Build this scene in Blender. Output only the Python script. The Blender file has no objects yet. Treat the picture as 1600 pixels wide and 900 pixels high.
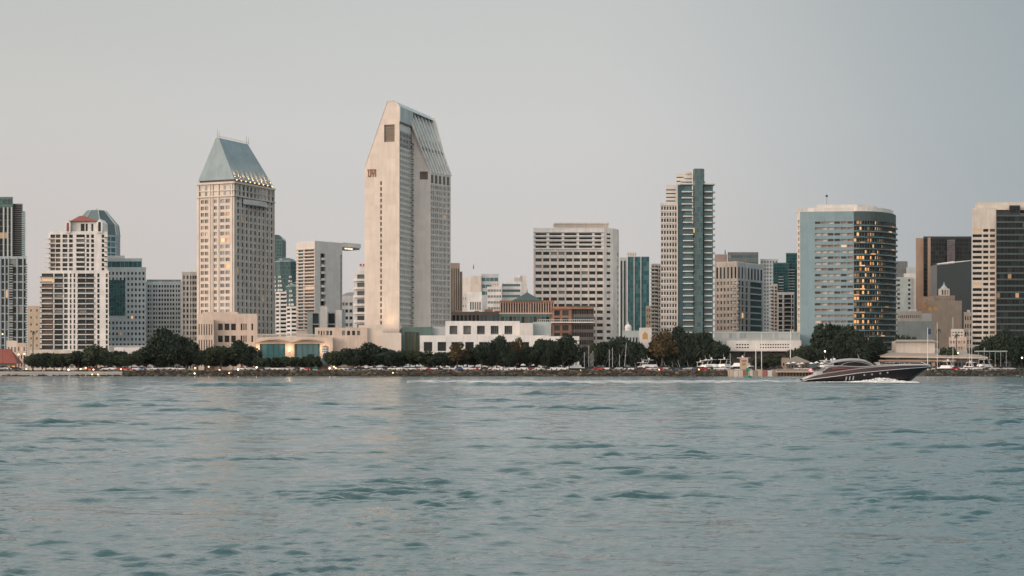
import bpy, bmesh, math, random
import numpy as np
from mathutils import Vector
R = math.radians
random.seed(11)
rng = np.random.default_rng(5)
scene = bpy.context.scene
COL = scene.collection

# ------------------------------------------------------------------ camera, sky, sun, exposure
EYE = 1.5            # camera height above the water
HOR = 583.2          # horizon row in the 1600x900 photograph
FPX = 2700.0         # focal length in photograph pixels
cam_d = bpy.data.cameras.new('camera')
cam_d.sensor_width = 36.0
cam_d.lens = 36.0 * FPX / 1600.0
cam_d.shift_y = (HOR - 450.0) / 1600.0
cam_d.clip_start = 0.5
cam_d.clip_end = 30000.0
cam = bpy.data.objects.new('camera', cam_d)
COL.objects.link(cam)
cam.location = (0, 0, EYE)
cam.rotation_euler = (R(90), 0, 0)
scene.camera = cam

SUN_EL, SUN_AZ = R(9.0), R(232.0)      # azimuth measured from +Y clockwise: behind the camera, to its left
sdir = Vector((math.sin(SUN_AZ) * math.cos(SUN_EL), math.cos(SUN_AZ) * math.cos(SUN_EL), math.sin(SUN_EL)))

world = bpy.data.worlds.new('World')
scene.world = world
world.use_nodes = True
nt = world.node_tree
for n in list(nt.nodes):
    nt.nodes.remove(n)
N = nt.nodes.new
L = nt.links.new
out = N('ShaderNodeOutputWorld')
bg = N('ShaderNodeBackground')
bg.inputs['Strength'].default_value = 0.1
L(bg.outputs[0], out.inputs[0])
sky = N('ShaderNodeTexSky')
sky.sky_type = 'NISHITA'
sky.sun_disc = False
sky.sun_elevation = SUN_EL
sky.sun_rotation = SUN_AZ
sky.air_density = 1.6
sky.dust_density = 3.0
hs = N('ShaderNodeHueSaturation')
hs.inputs['Saturation'].default_value = 0.35
L(sky.outputs[0], hs.inputs['Color'])
tc = N('ShaderNodeTexCoord')
nrm = N('ShaderNodeVectorMath'); nrm.operation = 'NORMALIZE'
L(tc.outputs['Generated'], nrm.inputs[0])
sep = N('ShaderNodeSeparateXYZ')
L(nrm.outputs[0], sep.inputs[0])


def s2l(c):
    c = c / 255.0
    return c / 12.92 if c <= 0.04045 else ((c + 0.055) / 1.055) ** 2.4


def sky_ramp(stops, k=1.0):
    r = N('ShaderNodeValToRGB')
    els = r.color_ramp.elements
    while len(els) > 1:
        els.remove(els[-1])
    for i, (deg, col) in enumerate(stops):
        p = max(0.0, math.sin(R(deg)))
        e = els[0] if i == 0 else els.new(p)
        e.position = p
        e.color = (*[s2l(v) * k for v in col], 1)
    L(sep.outputs['Z'], r.inputs[0])
    return r


# pale haze of the evening: warmer to the left of the view, cooler to the right
r_left = sky_ramp([(0, (198, 186, 181)), (3.5, (202, 194, 190)), (8, (201, 199, 196)), (13, (188, 191, 189)), (22, (234, 240, 239)), (38, (231, 235, 234)), (90, (185, 202, 210))])
r_right = sky_ramp([(0, (168, 166, 168)), (3.5, (160, 167, 172)), (8, (158, 168, 173)), (13, (152, 163, 168)), (22, (214, 226, 230)), (38, (214, 228, 233)), (90, (185, 202, 210))])
r_mid = sky_ramp([(0, (201, 193, 190)), (3.5, (202, 198, 196)), (8, (202, 202, 201)), (13, (192, 195, 194)), (22, (234, 240, 239)), (38, (231, 235, 234)), (90, (185, 202, 210))])
az = N('ShaderNodeMath'); az.operation = 'DIVIDE'
ay = N('ShaderNodeMath'); ay.operation = 'ABSOLUTE'
L(sep.outputs['Y'], ay.inputs[0])
L(sep.outputs['X'], az.inputs[0]); L(ay.outputs[0], az.inputs[1])


def maprange(src, a, b, c=0.0, d=1.0, smooth=True):
    m = N('ShaderNodeMapRange')
    m.interpolation_type = 'SMOOTHSTEP' if smooth else 'LINEAR'
    for k, v in zip(('From Min', 'From Max', 'To Min', 'To Max'), (a, b, c, d)):
        m.inputs[k].default_value = v
    L(src, m.inputs['Value'])
    return m.outputs[0]


def mixc(f, a, b, mode='MIX'):
    m = N('ShaderNodeMix'); m.data_type = 'RGBA'; m.blend_type = mode
    if isinstance(f, float): m.inputs['Factor'].default_value = f
    else: L(f, m.inputs['Factor'])
    for s, i in ((a, 6), (b, 7)):
        if isinstance(s, tuple): m.inputs[i].default_value = s
        else: L(s, m.inputs[i])
    return m.outputs[2]


m1 = mixc(maprange(az.outputs[0], -0.34, -0.05), r_left.outputs[0], r_mid.outputs[0])
m2 = mixc(maprange(az.outputs[0], 0.02, 0.34), m1, r_right.outputs[0])
# glow of the set sun behind the viewer
dt = N('ShaderNodeVectorMath'); dt.operation = 'DOT_PRODUCT'
L(nrm.outputs[0], dt.inputs[0]); dt.inputs[1].default_value = tuple(sdir)
west = mixc(maprange(dt.outputs['Value'], -0.05, 0.95), m2, (1.8, 1.46, 1.28, 1))
sc10 = N('ShaderNodeVectorMath'); sc10.operation = 'SCALE'; sc10.inputs['Scale'].default_value = 9.8
L(west, sc10.inputs[0])
fin = mixc(0.06, sc10.outputs[0], hs.outputs[0])
L(fin, bg.inputs['Color'])

sun_d = bpy.data.lights.new('sun', 'SUN')
sun_d.energy = 1.45
sun_d.angle = R(22)
sun_d.color = (1.0, 0.80, 0.66)
sun = bpy.data.objects.new('sun', sun_d)
COL.objects.link(sun)
sun.rotation_euler = sdir.to_track_quat('Z', 'Y').to_euler()

scene.view_settings.view_transform = 'Standard'
scene.view_settings.look = 'None'
scene.view_settings.exposure = 0.12
scene.view_settings.gamma = 1.0
scene.view_settings.use_curve_mapping = False
scene.cycles.use_denoising = True
scene.cycles.max_bounces = 6
scene.cycles.diffuse_bounces = 3
scene.cycles.glossy_bounces = 3
scene.cycles.transparent_max_bounces = 12
scene.cycles.sample_clamp_indirect = 4.0
scene.cycles.caustics_reflective = False
scene.cycles.caustics_refractive = False

# ------------------------------------------------------------------ where things stand
LAND = 3.2


def P(px, D):                       # a column of the photograph at distance D -> ground x, y
    return ((px - 800.0) / FPX * D, float(D))


def Zp(py, D):                      # a row of the photograph at distance D -> height
    return EYE + (HOR - py) / FPX * D


# ------------------------------------------------------------------ materials
MATS = {}


def newmat(name):
    m = bpy.data.materials.new(name)
    m.use_nodes = True
    MATS[name] = m
    nd = m.node_tree.nodes
    b = nd['Principled BSDF']
    return m, nd, m.node_tree.links.new, b


def wallmat(name, col, rough=0.85, var=0.14, scale=0.12, metal=0.0, streak=True):
    """painted or cast wall: cloudy weathering plus faint vertical rain streaks"""
    m, nd, ln, b = newmat(name)
    tcn = nd.new('ShaderNodeTexCoord')
    mp = nd.new('ShaderNodeMapping'); mp.inputs['Scale'].default_value = (1, 1, 0.12 if streak else 1)
    ln(tcn.outputs['Object'], mp.inputs[0])
    n1 = nd.new('ShaderNodeTexNoise'); n1.inputs['Scale'].default_value = scale * 5; n1.inputs['Detail'].default_value = 5
    ln(mp.outputs[0], n1.inputs['Vector'])
    n2 = nd.new('ShaderNodeTexNoise'); n2.inputs['Scale'].default_value = scale; n2.inputs['Detail'].default_value = 4
    ln(tcn.outputs['Object'], n2.inputs['Vector'])
    ad = nd.new('ShaderNodeMath'); ad.operation = 'ADD'
    ln(n1.outputs['Fac'], ad.inputs[0]); ln(n2.outputs['Fac'], ad.inputs[1])
    mr = nd.new('ShaderNodeMapRange'); mr.inputs['From Min'].default_value = 0.7; mr.inputs['From Max'].default_value = 1.3
    mr.inputs['To Min'].default_value = 1 - var; mr.inputs['To Max'].default_value = 1 + var
    ln(ad.outputs[0], mr.inputs[0])
    vm = nd.new('ShaderNodeVectorMath'); vm.operation = 'SCALE'; vm.inputs[0].default_value = col
    # cast panels, each a shade off its neighbours
    pm = nd.new('ShaderNodeMapping'); pm.inputs['Scale'].default_value = (0.19, 0.19, 0.3); pm.inputs['Location'].default_value = (0.31, 0.17, 0.23)
    ln(tcn.outputs['Object'], pm.inputs[0])
    fl = nd.new('ShaderNodeVectorMath'); fl.operation = 'FLOOR'; ln(pm.outputs[0], fl.inputs[0])
    wn = nd.new('ShaderNodeTexWhiteNoise'); ln(fl.outputs[0], wn.inputs['Vector'])
    m3 = nd.new('ShaderNodeMapRange'); m3.inputs['To Min'].default_value = 0.955; m3.inputs['To Max'].default_value = 1.045
    ln(wn.outputs['Value'], m3.inputs[0])
    mu = nd.new('ShaderNodeMath'); mu.operation = 'MULTIPLY'; ln(mr.outputs[0], mu.inputs[0]); ln(m3.outputs[0], mu.inputs[1])
    ln((mu if streak else mr).outputs[0], vm.inputs['Scale'])
    ln(vm.outputs[0], b.inputs['Base Color'])
    b.inputs['Roughness'].default_value = rough
    b.inputs['Metallic'].default_value = metal
    return m


def glassmat(name, stops, lit=0.0, rough=0.12, ior=1.28, litcol=(1.0, 0.58, 0.28), lits=0.8):
    """window glass; each pane takes its own tone (blinds, curtains, dark rooms), a few panes glow"""
    m, nd, ln, b = newmat(name)
    g = nd.new('ShaderNodeNewGeometry'); oi = nd.new('ShaderNodeObjectInfo')
    a = nd.new('ShaderNodeMath'); a.operation = 'MULTIPLY_ADD'; a.inputs[1].default_value = 7.13
    ln(oi.outputs['Random'], a.inputs[0]); ln(g.outputs['Random Per Island'], a.inputs[2])
    fr = nd.new('ShaderNodeMath'); fr.operation = 'FRACT'; ln(a.outputs[0], fr.inputs[0])
    rp = nd.new('ShaderNodeValToRGB'); rp.color_ramp.interpolation = 'CONSTANT'
    els = rp.color_ramp.elements
    els[0].position = 0; els[0].color = (*stops[0][1], 1)
    els.remove(els[-1])
    for p, c in stops[1:]:
        e = els.new(p); e.color = (*c, 1)
    ln(fr.outputs[0], rp.inputs[0])
    ln(rp.outputs[0], b.inputs['Base Color'])
    b.inputs['Roughness'].default_value = rough
    b.inputs['IOR'].default_value = ior
    if lit > 0:
        f2 = nd.new('ShaderNodeMath'); f2.operation = 'MULTIPLY'; f2.inputs[1].default_value = 17.77
        ln(fr.outputs[0], f2.inputs[0])
        f3 = nd.new('ShaderNodeMath'); f3.operation = 'FRACT'; ln(f2.outputs[0], f3.inputs[0])
        f4 = nd.new('ShaderNodeMapRange'); f4.inputs['From Min'].default_value = 1 - lit; f4.inputs['From Max'].default_value = 1.0
        f4.inputs['To Max'].default_value = lits
        ln(f3.outputs[0], f4.inputs[0])
        b.inputs['Emission Color'].default_value = (*litcol, 1)
        ln(f4.outputs[0], b.inputs['Emission Strength'])
    return m


def plainmat(name, col, rough=0.6, metal=0.0, emit=None, es=0.0, ior=None, var=0.08, vscale=3.0):
    m, nd, ln, b = newmat(name)
    n1 = nd.new('ShaderNodeTexNoise'); n1.inputs['Scale'].default_value = vscale
    tcn = nd.new('ShaderNodeTexCoord'); ln(tcn.outputs['Object'], n1.inputs['Vector'])
    mr = nd.new('ShaderNodeMapRange'); mr.inputs['To Min'].default_value = 1 - var; mr.inputs['To Max'].default_value = 1 + var
    ln(n1.outputs['Fac'], mr.inputs[0])
    vm = nd.new('ShaderNodeVectorMath'); vm.operation = 'SCALE'; vm.inputs[0].default_value = col
    ln(mr.outputs[0], vm.inputs['Scale']); ln(vm.outputs[0], b.inputs['Base Color'])
    b.inputs['Roughness'].default_value = rough
    b.inputs['Metallic'].default_value = metal
    if ior: b.inputs['IOR'].default_value = ior
    if emit:
        b.inputs['Emission Color'].default_value = (*emit, 1)
        b.inputs['Emission Strength'].default_value = es
    return m


wallmat('cream', (0.56, 0.52, 0.46))
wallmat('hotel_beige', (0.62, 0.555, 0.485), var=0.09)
wallmat('concrete_pale', (0.58, 0.57, 0.54), var=0.08)
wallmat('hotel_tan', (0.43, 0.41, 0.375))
wallmat('white_wall', (0.66, 0.66, 0.64))
wallmat('grey_wall', (0.40, 0.44, 0.45))
wallmat('teal_wall', (0.205, 0.30, 0.33), var=0.07)
wallmat('teal_dark_wall', (0.055, 0.085, 0.09), var=0.07)
wallmat('black_wall', (0.028, 0.034, 0.037))
wallmat('blue_grey_wall', (0.31, 0.38, 0.41))
wallmat('dark_grey_wall', (0.13, 0.145, 0.15))
wallmat('brown_wall', (0.26, 0.22, 0.18))
wallmat('tan_wall', (0.46, 0.38, 0.29))
wallmat('brick_red', (0.26, 0.14, 0.10), var=0.2)
wallmat('brick_orange', (0.36, 0.19, 0.12), var=0.2)
wallmat('dark_stone', (0.12, 0.11, 0.10))
wallmat('rust_wall', (0.33, 0.235, 0.175))
wallmat('green_wall', (0.09, 0.15, 0.14))
wallmat('sage_wall', (0.36, 0.42, 0.41))
wallmat('salmon_wall', (0.56, 0.465, 0.39))
wallmat('roof_copper', (0.20, 0.285, 0.315), rough=0.5, var=0.12)
wallmat('roof_pale_metal', (0.38, 0.44, 0.44), rough=0.45)
wallmat('roof_dark_green', (0.06, 0.10, 0.10), rough=0.6)
wallmat('roof_red', (0.23, 0.07, 0.055), rough=0.8)
wallmat('roof_grey', (0.26, 0.27, 0.27))
wallmat('roof_tan', (0.33, 0.30, 0.26), streak=False)
D_, M_, Lt_ = (0.014, 0.022, 0.025), (0.045, 0.062, 0.066), (0.20, 0.21, 0.2)
glassmat('glass_dark', [(0, D_), (0.45, (0.03, 0.045, 0.05)), (0.75, M_), (0.93, Lt_)], lit=0.012)
glassmat('glass_mixed', [(0, D_), (0.3, M_), (0.6, (0.12, 0.14, 0.14)), (0.85, Lt_)], lit=0.02)
glassmat('glass_warm', [(0, (0.09, 0.06, 0.04)), (0.35, (0.16, 0.11, 0.08)), (0.7, (0.05, 0.045, 0.04)), (0.9, (0.3, 0.23, 0.16))], lit=0.03)
glassmat('glass_teal', [(0, (0.018, 0.075, 0.083)), (0.4, (0.026, 0.10, 0.105)), (0.8, (0.018, 0.06, 0.072))], lit=0.004, rough=0.08, ior=1.42)
glassmat('glass_blue', [(0, (0.035, 0.11, 0.13)), (0.5, (0.05, 0.15, 0.17)), (0.85, (0.08, 0.19, 0.20))], lit=0.004, rough=0.08, ior=1.42)
glassmat('glass_black', [(0, (0.008, 0.012, 0.013)), (0.6, (0.015, 0.022, 0.024)), (0.9, (0.03, 0.04, 0.04))], lit=0.02, rough=0.1)
glassmat('glass_glow', [(0, (0.02, 0.022, 0.02)), (0.4, (0.05, 0.04, 0.03)), (0.7, (0.16, 0.14, 0.12)), (0.85, (0.02, 0.03, 0.04))], lit=0.45, lits=1.4, litcol=(1.0, 0.45, 0.15))
glassmat('glass_blush', [(0, (0.07, 0.06, 0.06)), (0.2, (0.3, 0.25, 0.23)), (0.5, (0.55, 0.5, 0.46)), (0.8, (0.3, 0.19, 0.16))], lit=0.05, lits=0.9)
plainmat('white_paint', (0.72, 0.73, 0.72), 0.35)
plainmat('cream_paint', (0.60, 0.54, 0.44), 0.5)
plainmat('grey_metal', (0.35, 0.37, 0.38), 0.4, 0.6)
plainmat('dark_metal', (0.05, 0.055, 0.06), 0.4, 0.5)
plainmat('black_glass', (0.012, 0.016, 0.02), 0.12, ior=1.22)
plainmat('rubber', (0.02, 0.02, 0.02), 0.8)
plainmat('lamp_lit', (0.9, 0.6, 0.35), 0.5, emit=(1.0, 0.5, 0.2), es=4.0)
plainmat('lamp_roof', (0.9, 0.6, 0.35), 0.5, emit=(1.0, 0.5, 0.2), es=3.0)
plainmat('lamp_white', (0.9, 0.9, 0.8), 0.5, emit=(1.0, 0.86, 0.7), es=6.0)
plainmat('brown_letter', (0.20, 0.09, 0.05), 0.6)
plainmat('bark', (0.10, 0.08, 0.065), 0.9, var=0.4)
plainmat('pale_bark', (0.33, 0.28, 0.23), 0.9, var=0.3)
plainmat('timber', (0.22, 0.14, 0.08), 0.8, var=0.3)
plainmat('green_paint', (0.02, 0.22, 0.13), 0.5)
plainmat('red_paint', (0.35, 0.05, 0.05), 0.5)
plainmat('navy_paint', (0.03, 0.05, 0.12), 0.5)
plainmat('thatch', (0.20, 0.18, 0.15), 0.9, var=0.3)


def M(k):
    return MATS[k]


# ------------------------------------------------------------------ mesh builder
ORG = {}


class MB:
    def __init__(s):
        s.v = []; s.f = []; s.m = []; s.mats = []

    def mi(s, mat):
        if mat not in s.mats: s.mats.append(mat)
        return s.mats.index(mat)

    def poly(s, pts, mat):
        n = len(s.v)
        s.v.extend(pts); s.f.append(tuple(range(n, n + len(pts)))); s.m.append(s.mi(mat))

    def box(s, c, ux, uy, uz, mat):
        """box from corner c along three edge vectors"""
        c = Vector(c); ux = Vector(ux); uy = Vector(uy); uz = Vector(uz)
        n = len(s.v)
        for a in (0, 1):
            for b in (0, 1):
                for d in (0, 1):
                    s.v.append(tuple(c + ux * a + uy * b + uz * d))
        k = s.mi(mat)
        for f in ((0, 1, 3, 2), (4, 6, 7, 5), (0, 4, 5, 1), (2, 3, 7, 6), (0, 2, 6, 4), (1, 5, 7, 3)):
            s.f.append(tuple(n + i for i in f)); s.m.append(k)

    def abox(s, x0, x1, y0, y1, z0, z1, mat):
        s.box((x0, y0, z0), (x1 - x0, 0, 0), (0, y1 - y0, 0), (0, 0, z1 - z0), mat)

    def prism(s, poly, z0, z1, mat, top=None, bottom=True):
        n = len(poly)
        for i in range(n):
            a, b = poly[i], poly[(i + 1) % n]
            s.poly([(a[0], a[1], z0), (b[0], b[1], z0), (b[0], b[1], z1), (a[0], a[1], z1)], mat)
        s.poly([(p[0], p[1], z1) for p in poly], top or mat)
        if bottom: s.poly([(p[0], p[1], z0) for p in reversed(poly)], mat)

    def tube(s, a, b, r0, r1, mat, n=6):
        a = Vector(a); b = Vector(b)
        d = (b - a).normalized()
        u = d.orthogonal().normalized(); w = d.cross(u)
        k = len(s.v)
        for p, r in ((a, r0), (b, r1)):
            for i in range(n):
                t = 2 * math.pi * i / n
                s.v.append(tuple(p + u * (math.cos(t) * r) + w * (math.sin(t) * r)))
        m = s.mi(mat)
        for i in range(n):
            j = (i + 1) % n
            s.f.append((k + i, k + j, k + n + j, k + n + i)); s.m.append(m)
        s.f.append(tuple(k + i for i in reversed(range(n)))); s.m.append(m)
        s.f.append(tuple(k + n + i for i in range(n))); s.m.append(m)

    def ball(s, c, r, mat, n=8, m=5, sz=1.0):
        k = len(s.v); q = s.mi(mat)
        for j in range(m + 1):
            ph = math.pi * j / m
            for i in range(n):
                t = 2 * math.pi * i / n
                s.v.append((c[0] + r * math.sin(ph) * math.cos(t), c[1] + r * math.sin(ph) * math.sin(t), c[2] + r * sz * math.cos(ph)))
        for j in range(m):
            for i in range(n):
                i2 = (i + 1) % n
                s.f.append((k + j * n + i, k + (j + 1) * n + i, k + (j + 1) * n + i2, k + j * n + i2)); s.m.append(q)

    def build(s, name, parent=None, smooth=False, kind=None):
        if not s.f: return None
        org = (0, 0, 0)
        if parent is not None:
            org = ORG.get(parent.name, (0, 0, 0))
        me = bpy.data.meshes.new(name)
        me.from_pydata([(x - org[0], y - org[1], z - org[2]) for x, y, z in s.v], [], s.f)
        for mt in s.mats: me.materials.append(M(mt))
        me.polygons.foreach_set('material_index', s.m)
        if smooth: me.polygons.foreach_set('use_smooth', [True] * len(s.f))
        me.update()
        o = bpy.data.objects.new(name, me)
        COL.objects.link(o)
        if parent is not None:
            o.parent = parent
            ORG[o.name] = org
        if kind: o['kind'] = kind
        return o


def thing(name, label, cat, loc=(0, 0, 0), group=None):
    o = bpy.data.objects.new(name, None)
    COL.objects.link(o)
    o.location = loc
    o.empty_display_size = 1.0
    o['label'] = label; o['category'] = cat
    if group: o['group'] = group
    ORG[o.name] = tuple(loc)
    return o


def copy_tree(o, parent=None):
    c = o.copy(); COL.objects.link(c); c.parent = parent
    ORG[c.name] = ORG.get(o.name, (0, 0, 0))
    for ch in list(o.children): copy_tree(ch, c)
    return c


def tag(o, label, cat, group=None):
    o['label'] = label; o['category'] = cat
    if group: o['group'] = group
    return o


# ------------------------------------------------------------------ buildings
class Bld:
    """one building: a wall mesh, a roof mesh, windows and balconies as parts of their own"""
    def __init__(s, name, label, loc, group=None, cat='building'):
        s.root = thing(name, label, cat, (loc[0], loc[1], LAND), group)
        s.wall = MB(); s.roof = MB(); s.wins = []; s.balc = []; s.extra = []
        s.wname = 'window'

    def face(s, p0, p1, z0, z1, wall, n=1, m=1, w=0.6, h=0.55, d=0.35, mt=0.8, mb=0.8, ml=0.4, mr=0.4, glass='glass_dark',
             cols=None, pier=None, slab=None, skip=None, sill=0.5, pmat=None, smat=None, rows=None):
        p0 = Vector((p0[0], p0[1], 0)); p1 = Vector((p1[0], p1[1], 0))
        U = p1 - p0; W = U.length; U = U / W
        nn = Vector((U.y, -U.x, 0))

        def q(u, z, k=0.0):
            v = p0 + U * u + nn * k
            return (v.x, v.y, z)
        if m == 0:
            s.wall.poly([q(0, z0), q(W, z0), q(W, z1), q(0, z1)], wall); return
        if cols is None:
            cw = (W - ml - mr) / n
            cols = [(ml + cw * (i + 0.5 - w / 2), ml + cw * (i + 0.5 + w / 2)) for i in range(n)]
            edges = [ml + cw * i for i in range(n + 1)]
        else:
            cols = [(a * W, b * W) for a, b in cols]
            edges = []
        rh = (z1 - z0 - mt - mb) / m
        zr = [(z0 + mb + rh * (j + sill - h / 2), z0 + mb + rh * (j + sill + h / 2)) for j in range(m)] if rows is None else rows
        us = [0.0] + [x for c in cols for x in c] + [W]
        for i in range(0, len(us), 2):            # full-height piers
            if us[i + 1] - us[i] > 1e-3:
                s.wall.poly([q(us[i], z0), q(us[i + 1], z0), q(us[i + 1], z1), q(us[i], z1)], wall)
        for ci, (a, b) in enumerate(cols):
            zc = z0
            for j, (c, e) in enumerate(zr):
                if skip and skip(ci, j): continue
                s.wall.poly([q(a, zc), q(b, zc), q(b, c), q(a, c)], wall)
                zc = e
                s.wall.poly([q(a, c, -d), q(a, c), q(a, e), q(a, e, -d)], wall)
                s.wall.poly([q(b, c), q(b, c, -d), q(b, e, -d), q(b, e)], wall)
                s.wall.poly([q(a, c), q(b, c), q(b, c, -d), q(a, c, -d)], wall)
                s.wall.poly([q(a, e, -d), q(b, e, -d), q(b, e), q(a, e)], wall)
                g = glass(ci, j) if callable(glass) else glass
                s.wins.append(((b - a) * (e - c) * max(0.05, -nn.y), [q(a, c, -d), q(b, c, -d), q(b, e, -d), q(a, e, -d)], g))
            s.wall.poly([q(a, zc), q(b, zc), q(b, z1), q(a, z1)], wall)
        if pier:
            pw, pp = pier[:2]
            for e in (pier[2] if len(pier) > 2 else edges):
                if len(pier) > 2: e = e * W
                e = min(max(e, pw / 2), W - pw / 2)
                s.wall.box(q(e - pw / 2, z0, 0.004), U * pw, nn * pp, (0, 0, z1 - z0 - 0.05), pmat or wall)
        if slab:
            st, sp = slab[:2]
            for j in range(m + 1):
                z = z0 + mb + rh * j - st / 2
                s.wall.box(q(0.02, z, 0.006), U * (W - 0.04), nn * sp, (0, 0, st), smat or wall)

    def tower(s, poly, z0, z1, wall, specs=None, roof='roof_grey', parapet=0.0, default=None):
        n = len(poly)
        for i in range(n):
            sp = (specs or {}).get(i, default)
            a, b = poly[i], poly[(i + 1) % n]
            if sp is None:
                s.face(a, b, z0, z1, wall, m=0)
            else:
                k = dict(sp); s.face(a, b, z0, z1, k.pop('wall', wall), **k)
        cx = sum(p[0] for p in poly) / n; cy = sum(p[1] for p in poly) / n
        rf_ = MB(); rf_.poly([(p[0], p[1], z1 - (0.02 if parapet else 0)) for p in poly], roof); rf_.build('roof', s.root)
        if parapet:
            for i in range(n):
                a, b = Vector(poly[i]), Vector(poly[(i + 1) % n])
                s.face(a, b, z1, z1 + parapet, wall, m=0)
                U = (b - a).normalized(); ai = a + Vector((-U.y, U.x)) * 0.4; bi = b + Vector((-U.y, U.x)) * 0.4
                s.wall.poly([(bi.x, bi.y, z1), (ai.x, ai.y, z1), (ai.x, ai.y, z1 + parapet), (bi.x, bi.y, z1 + parapet)], wall)
                s.wall.poly([(a.x, a.y, z1 + parapet), (b.x, b.y, z1 + parapet), (bi.x, bi.y, z1 + parapet), (ai.x, ai.y, z1 + parapet)], wall)

    def balcony(s, p0, p1, t0, t1, z, dep=1.6, slab='white_wall', rail='glass_blue', rh=1.0, th=0.3, solid=False):
        a = Vector((p0[0], p0[1], 0)); b = Vector((p1[0], p1[1], 0)); U = b - a; W = U.length; U /= W
        nn = Vector((U.y, -U.x, 0))
        c = a + U * (W * t0) + nn * 0.01; c.z = z
        m = MB()
        m.box(c, U * (W * (t1 - t0)), nn * dep, (0, 0, th), slab)
        c2 = c + nn * (dep - 0.12) + Vector((0, 0, th + 0.003)); wid = W * (t1 - t0)
        m.box(c2, U * wid, nn * 0.1, (0, 0, rh), slab if solid else rail)
        s.balc.append((wid * max(0.1, -nn.y), m))

    def part(s, name, mb, smooth=False, label=None):
        o = mb.build(name, s.root, smooth)
        if label: o['label'] = label
        return o

    def done(s):
        s.wall.build('wall', s.root)
        s.wins.sort(key=lambda t: -t[0])
        for ar, pts, g in s.wins[:WIN_MAX]:
            mb = MB(); mb.poly(pts, g); mb.build(s.wname, s.root)
        if len(s.wins) > WIN_MAX:
            mb = MB()
            for ar, pts, g in s.wins[WIN_MAX:]: mb.poly(pts, g)
            mb.build(s.wname, s.root, kind='stuff')
        s.balc.sort(key=lambda t: -t[0])
        for a, mb in s.balc[:100]: mb.build('balcony', s.root)
        if len(s.balc) > 100:
            g = MB()
            for a, mb in s.balc[100:]:
                k = len(g.v); g.v += mb.v
                for f, mi in zip(mb.f, mb.m):
                    g.f.append(tuple(i + k for i in f)); g.m.append(g.mi(mb.mats[mi]))
            g.build('balcony', s.root, kind='stuff')
        return s.root


WIN_MAX = 100


def flat(pl, pr, D, dep, D2=None):
    """footprint with one wall to the camera"""
    a = Vector(P(pl, D)); b = Vector(P(pr, D2 or D))
    bk = (a + b).normalized() * dep
    return [tuple(a), tuple(b), tuple(b + bk), tuple(a + bk)]


def corner(pl, pm, pr, D, th):
    """footprint of a right-angled block seen on a corner: left wall pl-pm, right wall pm-pr"""
    th = R(th)
    m = Vector(P(pm, D))

    def reach(v, px):
        k = (px - 800) / FPX
        return (k * m.y - m.x) / (v.x - k * v.y)
    vl = Vector((-math.cos(th), math.sin(th))); vr = Vector((math.sin(th), math.cos(th)))
    l = m + vl * reach(vl, pl); r = m + vr * reach(vr, pr)
    return [tuple(l), tuple(m), tuple(r), tuple(l + (r - m))]


def inset(poly, k):
    cx = sum(p[0] for p in poly) / len(poly); cy = sum(p[1] for p in poly) / len(poly)
    return [(cx + (p[0] - cx) * k, cy + (p[1] - cy) * k) for p in poly]


def ngon(cx, cy, rx, ry, n, rot=0.0, tilt=0.0):
    o = []
    for i in range(n):
        t = rot + 2 * math.pi * i / n
        x, y = rx * math.cos(t), ry * math.sin(t)
        o.append((cx + x * math.cos(tilt) - y * math.sin(tilt), cy + x * math.sin(tilt) + y * math.cos(tilt)))
    return o


def lerp(a, b, t):
    return tuple(a[i] + (b[i] - a[i]) * t for i in range(len(a)))

# ================================================================== THE SKYLINE
def slots(n, w, a=0.03, b=0.97):
    cw = (b - a) / n
    return [(a + cw * (i + 0.5 - w / 2), a + cw * (i + 0.5 + w / 2)) for i in range(n)]


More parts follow.
